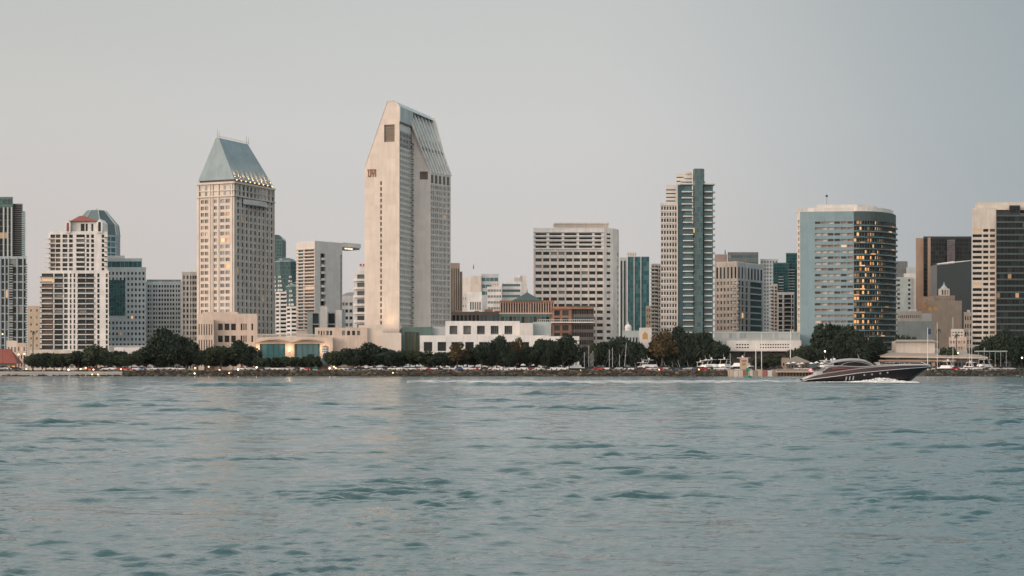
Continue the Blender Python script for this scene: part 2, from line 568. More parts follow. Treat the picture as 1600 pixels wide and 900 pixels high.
# ---- dark glass tower cut by the left edge of the view
def far_left_tower():
    D = 1095
    b = Bld('apartment_tower', 'dark glass tower with pale vertical fins and side balconies above a gridded lower half', P(0, D))
    lo = flat(-45, 41.5, D, 30)
    zt = Zp(402, D)
    b.tower(lo, LAND, zt, 'blue_grey_wall', {0: dict(cols=[(0.03, 0.20), (0.22, 0.38), (0.40, 0.52), (0.545, 0.60), (0.62, 0.67), (0.685, 0.82), (0.845, 0.93), (0.945, 0.985)], m=14, h=0.86, glass='glass_dark', d=0.5, mt=0.6, mb=1.0,
            pier=(0.7, 0.5, [0.01, 0.21, 0.39, 0.53, 0.61, 0.675, 0.832, 0.938]), pmat='blue_grey_wall')}, parapet=0.6)
    up = flat(-45, 19.5, D + 3, 26)
    zu = Zp(323, D)
    b.tower(up, zt, zu, 'green_wall', {0: dict(cols=[(0.02, 0.3), (0.32, 0.6), (0.62, 0.78), (0.80, 0.88), (0.9, 0.98)], m=8, h=0.9, glass='glass_black', mt=0.5, mb=0.5, d=0.3,
            pier=(0.9, 0.6, [0.31, 0.61, 0.79, 0.89, 0.985]), pmat='grey_wall')})
    b.tower(flat(-45, 20.2, D + 2.6, 26.8), zu, Zp(307, D), 'green_wall', {0: dict(n=9, m=1, w=0.9, h=0.75, glass='glass_teal', mt=1.0, mb=1.2)})
    sd = flat(19.5, 35.5, D + 5, 22)
    b.tower(sd, zt, Zp(317, D), 'dark_grey_wall', {0: dict(n=1, m=24, w=0.94, h=0.7, glass='glass_black', d=0.2)})
    for i in range(24):
        z = zt + 1 + i * 1.4 * 1.0
        zz = zt + (Zp(330, D) - zt) * i / 24
        b.balcony(P(35.6, D + 5), P(40.3, D + 5), 0, 1, zz, dep=2.2, slab='grey_wall', rail='glass_blue', th=0.4)
    for i in range(40):
        zz = LAND + 4 + (zt - LAND - 8) * i / 40
        b.balcony(P(41.6, D + 1), P(43.6, D + 1), 0, 1, zz, dep=2.2, slab='white_wall', rail='glass_blue', th=0.35)
        b.balcony(P(15.0, D), P(20.8, D), 0, 1, zz, dep=1.1, slab='grey_wall', rail='glass_mixed', th=0.35)
    b.done()


# ---- cream condominium with the red hip roof
def red_roof_condo():
    D = 1060
    b = Bld('condominium_tower', 'cream stepped condominium tower with white balconies and a red hipped roof', P(115, D))
    W = 'white_wall'
    zl = Zp(425, D)
    # lower wide block
    lo = flat(63, 170, D, 26)
    colsl = [(0.02, 0.19), (0.205, 0.33), (0.345, 0.40), (0.43, 0.455), (0.485, 0.51), (0.545, 0.66), (0.665, 0.785), (0.83, 0.865), (0.955, 0.985)]
    gl = lambda c, j: 'glass_warm' if c == 0 else ('glass_mixed' if c in (2,) else 'glass_dark')  # left column: orange reflection put into the glass colour
    b.tower(lo, LAND + 9, zl, W, {0: dict(cols=colsl, m=16, h=0.74, glass=gl, d=1.0, mt=0.5, mb=0.5)}, parapet=1.0)
    # upper block
    up = flat(76, 168, D + 4, 22)
    zu = Zp(363, D)
    colu = [(0.03, 0.11), (0.12, 0.2), (0.235, 0.32), (0.345, 0.41), (0.47, 0.615), (0.64, 0.69), (0.72, 0.77), (0.90, 0.945)]
    gu = lambda c, j: 'glass_warm' if c in (0, 1) else 'glass_dark'  # left columns warm, the orange reflection is painted into the panes
    b.tower(up, zl, zu, W, {0: dict(cols=colu, m=8, h=0.72, glass=gu, d=1.0, mt=0.6, mb=0.3)}, parapet=0.9)
    # penthouse with arched openings
    ph = flat(103, 158, D + 6, 16)
    zp = Zp(345, D)
    b.tower(ph, zu, zp, W, {0: dict(cols=[(0.07, 0.17), (0.42, 0.53), (0.56, 0.62), (0.72, 0.78)], m=1, h=0.7, glass=lambda c, j: 'glass_warm' if c == 0 else 'glass_dark', mt=0.3, mb=0.3)})
    # hip roof, wide eaves
    a, c = P(109, D + 4), P(152, D + 4)
    ze = zp + 0.1
    r = MB()
    A, B_, C_, D_2 = (a[0], a[1], ze), (c[0], c[1], ze), (c[0], c[1] + 18, ze), (a[0], a[1] + 18, ze)
    ap = P(128, D + 12)
    zt = Zp(334.5, D)
    E = (ap[0] - 1.5, ap[1], zt); F = (ap[0] + 1.5, ap[1], zt)
    r.poly([A, B_, F, E], 'roof_red'); r.poly([B_, C_, F], 'roof_red'); r.poly([C_, D_2, E, F], 'roof_red'); r.poly([D_2, A, E], 'roof_red')
    r.poly([D_2, C_, B_, A], 'roof_red')
    b.part('hip_roof', r)
    # gables either side
    for pl, pr, zg in ((102, 110, 343), (151, 160, 342)):
        g = MB(); x0, y0 = P(pl, D + 3); x1, _ = P(pr, D + 3)
        z0 = zu; z1 = Zp(zg + 5, D); z2 = Zp(zg - 1, D); xm = (x0 + x1) / 2
        fr = [(x0, y0, z0), (x1, y0, z0), (x1, y0, z1), (xm, y0, z2), (x0, y0, z1)]
        bk = [(x, y + 14, z) for x, y, z in fr]
        g.poly(fr, W)
        for i in range(5): g.poly([fr[i], fr[(i + 1) % 5], bk[(i + 1) % 5], bk[i]], W)
        wd = (x1 - x0) * 0.24; zz = z0 + 0.8; zh = z1 - 0.3
        g.poly([(xm - wd, y0 - 0.02, zz), (xm + wd, y0 - 0.02, zz), (xm + wd, y0 - 0.02, zh), (xm + wd * 0.6, y0 - 0.02, zh + wd * 0.8), (xm - wd * 0.6, y0 - 0.02, zh + wd * 0.8), (xm - wd, y0 - 0.02, zh)], 'roof_red' if pl < 120 else 'glass_dark')
        b.part('gable', g)
    # rounded left balconies, one to a floor
    for i in range(16):
        z = LAND + 9 + 0.5 + (zl - LAND - 10) / 16 * i - 0.3
        b.balcony(P(63, D), P(82, D), 0.0, 1.0, z, dep=1.0, slab=W, rail='glass_mixed', th=0.45, rh=0.8)
        b.balcony(P(121, D), P(147.5, D), 0.0, 1.0, z, dep=0.8, slab=W, rail='glass_mixed', th=0.45, rh=0.7)
        b.balcony(P(85, D), P(98, D), 0.0, 1.0, z, dep=0.5, slab=W, rail='glass_mixed', th=0.4, rh=0.7)
    for i in range(8):
        z = zl + 0.3 + (zu - zl - 0.9) / 8 * i - 0.2
        b.balcony(P(72, D + 4), P(79, D + 4), 0.0, 1.0, z, dep=2.5, slab=W, rail='white_wall', th=0.3, rh=0.8)
        b.balcony(P(118, D + 4), P(132, D + 4), 0.0, 1.0, z, dep=0.8, slab=W, rail='white_wall', th=0.25, rh=0.6)
        b.balcony(P(164, D + 4), P(168.5, D + 4), 0.0, 1.0, z, dep=1.5, slab=W, rail='glass_mixed', th=0.3, rh=0.8)
    # podium
    b.tower(flat(46, 172, D - 6, 34), LAND, LAND + 12, 'cream', {0: dict(n=16, m=3, w=0.8, h=0.55, glass='glass_dark', d=0.8)}, parapet=0.5)
    b.done()


# ---- faceted glass dome tower behind
def dome_tower():
    D = 1350
    b = Bld('office_tower', 'blue green glass office tower with a faceted crystal dome top behind the red roofed condominium', P(150, D))
    cx, cy = P(151, D + 18)
    cx += 0.0
    rr = (188 - 114) / 2 / FPX * D
    z1 = Zp(366, D); base = ngon(cx, cy, rr, rr, 8, R(22.5))
    b.tower(base, LAND, z1, 'blue_grey_wall', default=dict(n=3, m=24, w=0.86, h=0.75, glass='glass_blue', d=0.1))
    mid = ngon(cx, cy, rr * 0.94, rr * 0.94, 8, R(22.5)); z2 = Zp(349, D)
    top = ngon(cx, cy, rr * 0.40, rr * 0.40, 8, R(22.5)); z3 = Zp(326, D)
    d = MB()
    for A, za, B_, zb in ((base, z1, mid, z2), (mid, z2, top, z3)):
        for i in range(8):
            j = (i + 1) % 8
            d.poly([(*A[i], za), (*A[j], za), (*B_[j], zb), (*B_[i], zb)], 'dome_glass')
            d.tube((*A[i], za), (*B_[i], zb), 0.35, 0.35, 'roof_pale_metal', 4)
    d.poly([(*p, z3) for p in top], 'roof_pale_metal')
    b.part('glass_dome', d)
    m = MB(); m.tube((cx, cy, z3), (cx, cy, z3 + 2), 1.5, 0.2, 'grey_metal'); b.part('mast', m)
    b.done()


def slate_office():
    D = 1150
    b = Bld('office_building', 'blue grey office block with a dark glass top storey and a dark glass panel', P(197, D))
    zt = Zp(421, D)
    f = flat(167, 228, D, 40)
    sk = lambda c, j: (c in (0, 1, 2) and 9 <= j <= 15)
    b.tower(f, LAND, zt, 'blue_grey_wall', {0: dict(n=10, m=18, w=0.5, h=0.5, glass='glass_dark', skip=lambda c, j: c < 5 and 9 <= j <= 15)}, parapet=1.5)
    p = MB(); x0, y0 = P(169, D); x1, _ = P(196, D)
    zc, ze = Zp(493, D), Zp(437, D)
    for i in range(6):
        for j in range(8):
            xa, xb = x0 + (x1 - x0) * i / 6, x0 + (x1 - x0) * (i + 1) / 6
            za, zb = zc + (ze - zc) * j / 8, zc + (ze - zc) * (j + 1) / 8
            p.box((xa, y0 - 0.35, za), (xb - xa - 0.15, 0, 0), (0, 0.33, 0), (0, 0, zb - za - 0.2), 'glass_teal')
    b.part('curtain_wall', p)
    b.tower(flat(167, 222, D + 4, 30), zt, Zp(403, D), 'blue_grey_wall', {0: dict(n=8, m=1, w=0.96, h=0.8, glass='glass_teal', mt=1.5, mb=0.3)})
    b.tower(flat(168, 195, D + 8, 20), Zp(403, D), Zp(398, D), 'grey_wall')
    b.tower(flat(170, 240, D - 10, 8), LAND, Zp(540, D), 'white_wall', {0: dict(n=14, m=1, w=0.7, h=0.4, glass='glass_dark')})
    b.done()


def grid_office():
    D = 1180
    b = Bld('office_building', 'pale grey block with a regular grid of square windows', P(256, D))
    b.tower(flat(227, 284.5, D, 34), LAND, Zp(442, D), 'pale_blue_wall', {0: dict(n=12, m=19, w=0.66, h=0.55, glass='glass_dark', ml=1.2, mr=1.2, pier=(0.7, 0.35, [0.01, 0.18, 0.34, 0.5, 0.66, 0.82, 0.99]), d=0.5)}, parapet=1.0)
    b.tower(flat(229, 283, D + 2, 28), Zp(442, D) + 0, Zp(436.5, D), 'blue_grey_wall', {0: dict(n=14, m=1, w=0.7, h=0.5, glass='glass_mixed', mt=0.2, mb=0.2)})
    b.done()


def narrow_block():
    D = 1150
    b = Bld('apartment_building', 'narrow beige apartment block with glazed bays beside the copper roofed hotel', P(297, D))
    b.tower(flat(284, 309, D, 30), LAND, Zp(427, D), 'hotel_tan', {0: dict(cols=[(0.08, 0.2), (0.3, 0.42), (0.52, 0.62), (0.66, 0.78), (0.8, 0.96)], m=17, h=0.6, glass='glass_mixed', d=0.5, pier=(0.5, 0.4, [0.02, 0.48, 0.64]), pmat='white_wall')}, parapet=1.0)
    b.tower(flat(296, 309, D + 6, 16), Zp(427, D), Zp(419, D), 'white_wall')
    b.done()


def tan_block():
    D = 1300
    b = Bld('apartment_building', 'plain tan block seen between the dark tower and the cream condominium', P(52, D))
    b.tower(flat(43, 63, D, 30), LAND, Zp(478, D), 'tan_wall', {0: dict(n=2, m=9, w=0.25, h=0.3, glass='glass_warm')})
    b.done()


# ---- hotel with the copper roof
def copper_roof_hotel():
    D = 1000
    b = Bld('hotel_tower', 'tan hotel tower with a steep grey green copper roof and two rooftop masts', P(366, D))
    f = corner(307.5, 366, 429, D, 24)
    zb = Zp(500, D); zt = Zp(284, D)
    T = 'hotel_tan'  # right wall greyer and darker: its cool shade is put into the colour
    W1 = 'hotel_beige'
    c1 = [(0.06, 0.145), (0.165, 0.25), (0.375, 0.435), (0.57, 0.66), (0.69, 0.78)]
    c2 = [(0.11, 0.2), (0.22, 0.31), (0.46, 0.54), (0.63, 0.74), (0.77, 0.88)]
    g1 = lambda c, j: 'glass_warm' if c in (0, 1) else ('glass_glow' if (c > 2 and j % 4 == 2) else 'glass_mixed')
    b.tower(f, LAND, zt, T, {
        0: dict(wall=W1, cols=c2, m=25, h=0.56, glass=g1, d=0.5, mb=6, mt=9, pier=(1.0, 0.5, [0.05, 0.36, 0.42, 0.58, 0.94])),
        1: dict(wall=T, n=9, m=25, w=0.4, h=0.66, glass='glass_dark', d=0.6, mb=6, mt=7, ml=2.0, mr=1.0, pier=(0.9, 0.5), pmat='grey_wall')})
    # top storey arcade, cornices
    c = MB()
    ff = [Vector((p[0], p[1])) for p in f]
    for a, q, mat in ((ff[0], ff[1], W1), (ff[1], ff[2], T)):
        U = (q - a).normalized(); nn = Vector((U.y, -U.x)); Wd = (q - a).length
        for z, th, pr in ((zt - 8.4, 0.7, 0.9), (zt - 0.9, 1.1, 1.1), (zt - 4.9, 0.35, 0.6)):
            s0 = a - U * (pr if q is ff[2] else 0)
            c.box((s0.x, s0.y, z), (U.x * (Wd + 0.5), U.y * (Wd + 0.5), 0), (nn.x * pr, nn.y * pr, 0), (0, 0, th), mat)
    b.part('cornice', c)
    w = MB()
    for a, q, n in ((ff[0], ff[1], 6), (ff[1], ff[2], 11)):
        U = (q - a); nn = Vector((U.y, -U.x)).normalized()
        for i in range(n):
            s0 = a + U * ((i + 0.3) / n) + nn * 0.02; e0 = a + U * ((i + 0.7) / n) + nn * 0.02
            mb = MB(); mb.poly([(s0.x, s0.y, zt - 7.4), (e0.x, e0.y, zt - 7.4), (e0.x, e0.y, zt - 5.2), (s0.x, s0.y, zt - 5.2)], 'glass_mixed' if n == 6 else 'glass_black'); mb.build('window', b.root)
            mb = MB(); mb.poly([(s0.x, s0.y, zt - 4.2), (e0.x, e0.y, zt - 4.2), (e0.x, e0.y, zt - 1.6), (s0.x, s0.y, zt - 1.6)], 'glass_mixed'); mb.build('window', b.root)
    # curved ledge on the right wall
    a, q = ff[1], ff[2]; U = (q - a); nn = Vector((U.y, -U.x)).normalized()
    led = MB(); prev = None
    for i in range(9):
        t = 0.18 + 0.60 * i / 8; bow = 1.0 + 3.0 * math.sin(math.pi * i / 8)
        p = a + U * t; o = p + nn * bow
        cur = (p, o)
        if prev:
            for z0, z1 in ((zt - 12.2, zt - 9.4),):
                P0, O0 = prev; P1, O1 = cur
                led.poly([(O0.x, O0.y, z0), (O1.x, O1.y, z0), (O1.x, O1.y, z1), (O0.x, O0.y, z1)], 'grey_wall')
                led.poly([(P0.x, P0.y, z1), (O0.x, O0.y, z1), (O1.x, O1.y, z1), (P1.x, P1.y, z1)], 'grey_wall')
                led.poly([(O0.x, O0.y, z0), (P0.x, P0.y, z0), (P1.x, P1.y, z0), (O1.x, O1.y, z0)], 'grey_wall')
        prev = cur
    b.part('ledge', led)
    # roof
    e = inset(f, 0.97); zr0 = zt + 0.3; zr1 = Zp(213, D)
    l, m, r_, k = [Vector(p) for p in e]
    vl = (l - m); vr = (r_ - m)
    R1 = m + vl * 0.5 + vr * 0.03; R2 = m + vl * 0.5 + vr * 0.76
    # ridge is a narrow flat strip
    h = vl.normalized() * 1.0
    rt = [(R1 + h), (R1 - h), (R2 - h), (R2 + h)]
    z0b = zr0 + 1.3
    l2, m2, r2, k2 = [Vector(p) for p in inset(f, 0.93)]
    rf = MB()
    rf.prism([l2, m2, r2, k2], zr0, z0b, 'dark_stone')
    def V(p, z): return (p.x, p.y, z)
    quads = ((l, m, rt[1], rt[0]), (m, r_, rt[2], rt[1]), (r_, k, rt[3], rt[2]), (k, l, rt[0], rt[3]))
    for A, B_, C_, Dq in quads:
        rf.poly([V(A, z0b), V(B_, z0b), V(C_, zr1), V(Dq, zr1)], 'roof_copper')
    rf.poly([V(p, zr1) for p in rt], 'roof_copper')
    rf.poly([V(p, z0b) for p in (k, r_, m, l)], 'dark_stone')
    b.part('copper_roof', rf)
    sm = MB()                                              # standing seams
    for (A, B_, C_, Dq), n in zip(quads[:2], (16, 26)):
        for i in range(1, n):
            t = i / n
            lo = A + (B_ - A) * t
            if (C_ - Dq).length > 3:
                tt = t; hi = Dq + (C_ - Dq) * tt; zh = zr1
            else:
                hi = Dq + (C_ - Dq) * t; zh = zr1
            sm.tube(V(lo, z0b + 0.05), V(hi, zh), 0.06, 0.05, 'roof_pale_metal' if n == 16 else 'roof_copper', 4)
    b.part('roof_seams', sm)
    cr = MB()
    for i in range(15):
        p = rt[1] + (rt[2] - rt[1]) * (i / 14)
        cr.tube(V(p, zr1), V(p, zr1 + (1.5 if i % 3 else 2.2)), 0.14, 0.1, 'cream_paint', 4)
    a0, a1 = rt[1], rt[2]
    cr.box(V(a0, zr1 + 0.9), (a1.x - a0.x, a1.y - a0.y, 0), (0.15, 0.1, 0), (0, 0, 0.2), 'cream_paint')
    b.part('ridge_railing', cr)
    for pp, hh in ((R1, 5.5), (R1 + vl.normalized() * -1.2, 3.8), (R2, 5.0), (R2 + vl.normalized() * -1.4, 4.0)):
        mm = MB(); mm.tube(V(pp, zr1), V(pp, zr1 + hh), 0.22, 0.1, 'grey_metal', 5); b.part('mast', mm)
    # uplights at the foot of the long slope
    out = Vector((vl.x, vl.y)).normalized() * -1
    for i in range(9):
        t = 0.05 + 0.9 * i / 8
        p = m + vr * t + out * 0.35
        fx = MB(); fx.ball(V(p, z0b - 0.2), 0.36, 'lamp_roof', 6, 4); b.part('floodlight', fx)
        sd = bpy.data.lights.new('floodlight_beam', 'SPOT'); sd.energy = 9000; sd.spot_size = R(34); sd.spot_blend = 0.9
        sd.color = (1.0, 0.42, 0.16); sd.shadow_soft_size = 0.3
        so = bpy.data.objects.new('floodlight_beam', sd); COL.objects.link(so)
        src = Vector((p.x + out.x * 1.2, p.y + out.y * 1.2, z0b - 0.3))
        top = m + vl * 0.16 + vr * t
        tgt = Vector((top.x, top.y, z0b + 6.0))
        so.location = src; so.rotation_euler = (src - tgt).to_track_quat('Z', 'Y').to_euler()
    b.done()


# ---- podium of both hotel towers
def hotel_podium():
    D = 965
    b = Bld('hotel_podium', 'long salmon coloured hotel podium with tall arched glass bays and a terrace', P(430, D))
    S = 'salmon_wall'
    b.tower(flat(309, 402, D, 50), LAND, Zp(493, D), S, {0: dict(cols=[(0.02, 0.05), (0.07, 0.10), (0.12, 0.15), (0.17, 0.2), (0.34, 0.42), (0.45, 0.53), (0.56, 0.64), (0.72, 0.75), (0.765, 0.785), (0.8, 0.82), (0.90, 0.93)], m=4, h=0.55, glass='glass_black', d=0.8, mt=3)}, parapet=1.0)
    b.tower(flat(316, 372, D + 4, 30), Zp(493, D), Zp(487, D), S)
    b.tower(flat(308, 334, D - 6, 20), LAND, Zp(501, D), S, {0: dict(n=6, m=3, w=0.4, h=0.7, glass='glass_dark', d=0.8)}, parapet=0.6)
    # arcade with three bays of glass
    z1 = Zp(527, D - 8)
    b.tower(flat(400, 520, D - 8, 56), LAND, z1, S, {0: dict(cols=[(0.05, 0.38), (0.50, 0.83)], m=1, h=0.86, sill=0.46, glass='glass_blue', d=1.2, mt=1.8, mb=0)})
    for t0, t1 in ((0.0, 0.43), (0.45, 0.88)):       # curved eyebrow canopies
        x0, y0 = lerp(P(400, D - 8), P(520, D - 8), t0); x1, _ = lerp(P(400, D - 8), P(520, D - 8), t1)
        m = MB(); prev = None
        for i in range(13):
            t = i / 12; x = x0 + (x1 - x0) * t; z = z1 - 3.2 + 1.6 * math.sin(math.pi * t); y = y0 - 0.5 - 2.2 * math.sin(math.pi * t)
            if prev:
                X, Y, Z_ = prev
                m.poly([(X, Y, Z_), (x, y, z), (x, y, z + 0.9), (X, Y, Z_ + 0.9)], 'tan_wall')
                m.poly([(X, Y, Z_ + 0.9), (x, y, z + 0.9), (x, y0, z + 0.9), (X, y0, Z_ + 0.9)], S)
                m.poly([(x, y, z), (X, Y, Z_), (X, y0, Z_), (x, y0, z)], S)
            prev = (x, y, z)
        b.part('canopy', m)
        # glazing bars
        g = MB()
        for i in range(1, 6):
            x = x0 + (x1 - x0) * i / 6
            g.abox(x - 0.12, x + 0.12, y0 + 0.85, y0 + 1.1, LAND, z1 - 3.4, 'green_wall')
        for k in (5, 9): g.abox(x0 + 1.4, x1 - 1.4, y0 + 0.86, y0 + 1.09, LAND + k, LAND + k + 0.25, 'green_wall')
        b.part('glazing_bars', g)
    # terrace balustrade, planting boxes
    x0, y0 = P(402, D - 8); x1, _ = P(500, D - 8)
    g = MB()
    for i in range(60):
        x = x0 + (x1 - x0) * i / 59
        g.abox(x - 0.12, x + 0.12, y0 + 0.3, y0 + 0.55, z1, z1 + 1.5, 'cream')
    g.abox(x0, x1, y0 + 0.25, y0 + 0.6, z1 + 1.5, z1 + 1.8, 'cream')
    b.part('balustrade', g)
    for k, p in enumerate((400, 451, 504)):
        x, y = P(p + 1.5, D - 8)
        lm = MB(); lm.ball((x, y - 0.6, Zp(548, D)), 0.5, 'lamp_roof', 6, 4, 1.6); b.part('wall_lamp', lm)
        ld = bpy.data.lights.new('wall_lamp_glow', 'POINT'); ld.energy = 500; ld.color = (1, .6, .3); ld.shadow_soft_size = 0.5
        lo = bpy.data.objects.new('wall_lamp_glow', ld); COL.objects.link(lo); lo.location = (x, y - 2.0, Zp(546, D))
    # right hand block
    b.tower(flat(492, 574, D - 3, 50), LAND, Zp(514, D), S, {0: dict(cols=slots(3, 0.5, 0.05, 0.2) + slots(2, 0.7, 0.21, 0.34) + slots(4, 0.6, 0.5, 0.88), rows=[(Zp(524, D), Zp(517, D))], m=1, glass='glass_mixed', d=0.6)}, parapet=0.7)
    b.tower(flat(560, 598, D - 1, 30), LAND, Zp(508, D), 'hotel_beige')
    b.tower(flat(594, 627, D - 5, 12), LAND, Zp(522, D), 'hotel_beige', parapet=0.6)
    b.done()


# ---- the tall pale wedge tower
def wedge_tower():
    D = 1000
    b = Bld('hotel_tower', 'tall pale concrete hotel tower with a sloping wedge top and narrow slot of windows', P(624, D))
    Wl, G, RM = 'hotel_beige', 'concrete_pale', 'roof_pale_metal'  # warm lit end wall and grey shaded sides put into the wall colours
    v = Vector((0.284, 0.959)).normalized()
    u = Vector((0.959, -0.284)).normalized()          # left wall direction, left to right
    M0 = Vector(P(624, D))
    A0 = M0 - u * 21.6
    z_lo = Zp(260, D); z_rg = Zp(157, D) ; zm = Zp(166, D)
    depth = 62.0
    # left slab: outline of its end wall
    def at(t): return A0 + (M0 - A0) * t
    prof = [(0.0, LAND), (1.0, LAND), (1.0, zm), (0.84, z_rg), (0.66, z_rg), (0.0, z_lo)]
    w = b.wall
    fr = [(at(t).x, at(t).y, z) for t, z in prof]
    # end wall with slot of windows and sky opening: built as strips
    ns = 27
    zs0, zs1 = Zp(527, D), Zp(281, D)
    ts0, ts1 = 0.452, 0.50
    zo0, zo1 = Zp(221, D), Zp(194, D); to0, to1 = 0.565, 0.865
    def q(t, z, k=0.0):
        p = at(t) + Vector((u.y, -u.x)) * k
        return (p.x, p.y, z)
    slope = lambda t: z_lo + (z_rg - z_lo) * t / 0.66
    w.poly([q(0, LAND), q(ts0, LAND), q(ts0, slope(ts0)), q(0, z_lo)], Wl)
    w.poly([q(ts1, LAND), q(to0, LAND), q(to0, slope(to0)), q(ts1, slope(ts1))], Wl)
    w.poly([q(to0, LAND), q(to1, LAND), q(to1, zo0), q(to0, zo0)], Wl)
    w.poly([q(to0, zo1), q(to1, zo1), q(to1, z_rg - 0.4), q(0.84, z_rg), q(0.66, z_rg), q(to0, slope(to0))], Wl)
    w.poly([q(to1, LAND), q(1, LAND), q(1, zm), q(to1, z_rg - 0.4)], Wl)
    rh = (zs1 - zs0) / ns
    zc = LAND
    for i in range(ns):
        c, e = zs0 + rh * i + rh * 0.2, zs0 + rh * i + rh * 0.86
        w.poly([q(ts0, zc), q(ts1, zc), q(ts1, c), q(ts0, c)], Wl); zc = e
        w.poly([q(ts0, c), q(ts1, c), q(ts1, c, -.8), q(ts0, c, -.8)], Wl)
        w.poly([q(ts0, c, -.8), q(ts0, c), q(ts0, e), q(ts0, e, -.8)], Wl)
        w.poly([q(ts1, c), q(ts1, c, -.8), q(ts1, e, -.8), q(ts1, e)], Wl)
        mb = MB(); mb.poly([q(ts0, c, -.8), q(ts1, c, -.8), q(ts1, e, -.8), q(ts0, e, -.8)], 'brown_letter'); mb.build('slot_window', b.root)
    w.poly([q(ts0, zc), q(ts1, zc), q(ts1, slope(ts1)), q(ts0, slope(ts0))], Wl)
    for a_, b_ in ((to0, to0), (to1, to1)):
        w.poly([q(a_, zo0, -1.2), q(a_, zo0), q(a_, zo1), q(a_, zo1, -1.2)], Wl)
    w.poly([q(to0, zo0), q(to1, zo0), q(to1, zo0, -1.2), q(to0, zo0, -1.2)], Wl)
    w.poly([q(to0, zo1, -1.2), q(to1, zo1, -1.2), q(to1, zo1), q(to0, zo1)], Wl)
    lv = MB(); lv.poly([q(to0, zo0, -1.2), q(to1, zo0, -1.2), q(to1, zo1, -1.2), q(to0, zo1, -1.2)], 'brown_wall')
    for i in range(9):
        z = zo0 + (zo1 - zo0) * (i + 0.3) / 9
        lv.box(q(to0 + 0.003, z, -1.15), u_(at(to1) - at(to0), 0.99), v3(Vector((u.y, -u.x)) * 0.5), (0, 0, 0.35), 'brown_wall')
    b.part('louvre', lv)
    # emblem: a row of bars with a notched centre under a heading bar
    em = MB()
    zs = Zp(275.5, D); ze_ = Zp(263, D); hh = ze_ - zs
    def bar(t0, t1, za, zb):
        em.box(q(t0, zs + hh * za, 0.003), u_(at(t1) - at(t0), 1), v3(Vector((u.y, -u.x)) * 0.25), (0, 0, hh * (zb - za)), 'brown_letter')
    bar(0.085, 0.125, 0.85, 1.0); bar(0.14, 0.335, 0.86, 1.0)
    bar(0.105, 0.135, 0.2, 0.84); bar(0.10, 0.17, 0.05, 0.2); bar(0.165, 0.20, 0.05, 0.85)
    bar(0.215, 0.235, 0.35, 0.85); bar(0.235, 0.265, 0.05, 0.6); bar(0.265, 0.285, 0.35, 0.85)
    bar(0.30, 0.335, 0.05, 0.85)
    b.part('emblem', em)
    # sides, slope and back of the left slab
    E = lambda p3: (p3[0] + v.x * depth, p3[1] + v.y * depth, p3[2])
    bk = [E(p) for p in fr]
    for i, mat in ((5, Wl), (4, RM), (3, RM), (2, RM)):
        j = (i + 1) % 6
        w.poly([fr[i], fr[j], bk[j], bk[i]], mat)
    w.poly(list(reversed(bk)), G)
    # narrow coping along the end wall's upper edge
    cp = MB()
    for i, j in ((5, 4), (4, 3), (3, 2)):
        a = Vector(fr[i]); c = Vector(fr[j])
        n3 = Vector((-u.x * (c.z - a.z), -u.y * (c.z - a.z), (c - a).length)).normalized() * 0.5
        cp.box(tuple(a - Vector((v.x, v.y, 0)) * 0.25), c - a, (v.x * 1.2, v.y * 1.2, 0), (0, 0, 0.45), 'white_wall')
    b.part('coping', cp)
    # windowed right wall of the slab
    C0 = M0 + v * 22.0
    zA = Zp(191, D)
    b.face(M0, C0, LAND, zA - 4.5, G, n=6, m=36, w=0.6, h=0.62, d=0.7, glass='glass_dark', mb=24, mt=0.5, ml=0.9, mr=0.3)
    wz = [(M0.x, M0.y, zA - 4.5), (C0.x, C0.y, zA - 4.5), (C0.x, C0.y, zm), (M0.x, M0.y, zm)]
    fc = MB()
    nn = Vector((v.y, -v.x)) * 0.25
    fc.poly(wz, G)
    fc.box((M0.x + nn.x * .02, M0.y + nn.y * .02, zA + 0.6), v3(v * 22), v3(nn * 2), (0, 0, zm - zA - 0.7), 'roof_pale_metal')
    fc.box((M0.x + nn.x * .02, M0.y + nn.y * .02, zA - 0.6), v3(v * 22), v3(nn * 1.4), (0, 0, 0.9), 'dark_stone')
    for i in range(10):
        a = M0 + v * (1.2 + i * 2.05)
        fc.box((a.x + nn.x * 0.04, a.y + nn.y * 0.04, zA - 14), v3(v * 0.75), v3(nn * 0.3), (0, 0, 9.5), 'dark_grey_wall')
    b.part('crown_band', fc)
    # stacked end balconies where the slab meets the right wing
    for i in range(36):
        z = Zp(506, D) + (zA - 8 - Zp(506, D)) * i / 36
        b.balcony(tuple(C0 - v * 3.2), tuple(C0), 0, 1, z, dep=0.9, slab='concrete_pale', rail='dark_stone', th=0.5, rh=0.9)
    # right wing: blank wall then windowed wall, roof slope up to the ridge
    Cb = C0 + Vector((v.y, -v.x)) * 0.9
    ex, ey = P(672, 1021); Ew = Vector((ex, ey))
    fx, fy = P(703.5, 1037); Fw = Vector((fx, fy))
    z_w = Zp(272, 1027)
    z_c = Zp(196, 1021)
    RidgeN = at(0.84) + v * 16; RidgeF = at(0.84) + v * depth
    zR = z_rg - 0.3
    # blank wall with one square opening
    Q0, Q1 = C0, Ew
    def qb(t, z, k=0.0):
        d = (Q1 - Q0); n2 = Vector((d.y, -d.x)).normalized()
        p = Q0 + d * t + n2 * k
        return (p.x, p.y, z)
    zb0, zb1 = Zp(280.5, 1021), Zp(268, 1021)
    ztop = lambda t: z_c + (z_w - z_c) * min(1, max(0, (t - 0.12) / 0.88))
    b.wall.poly([qb(0, LAND), qb(0.42, LAND), qb(0.42, ztop(0.42)), qb(0.12, z_c), qb(0, z_c)], G)
    b.wall.poly([qb(0.42, LAND), qb(0.88, LAND), qb(0.88, zb0), qb(0.42, zb0)], G)
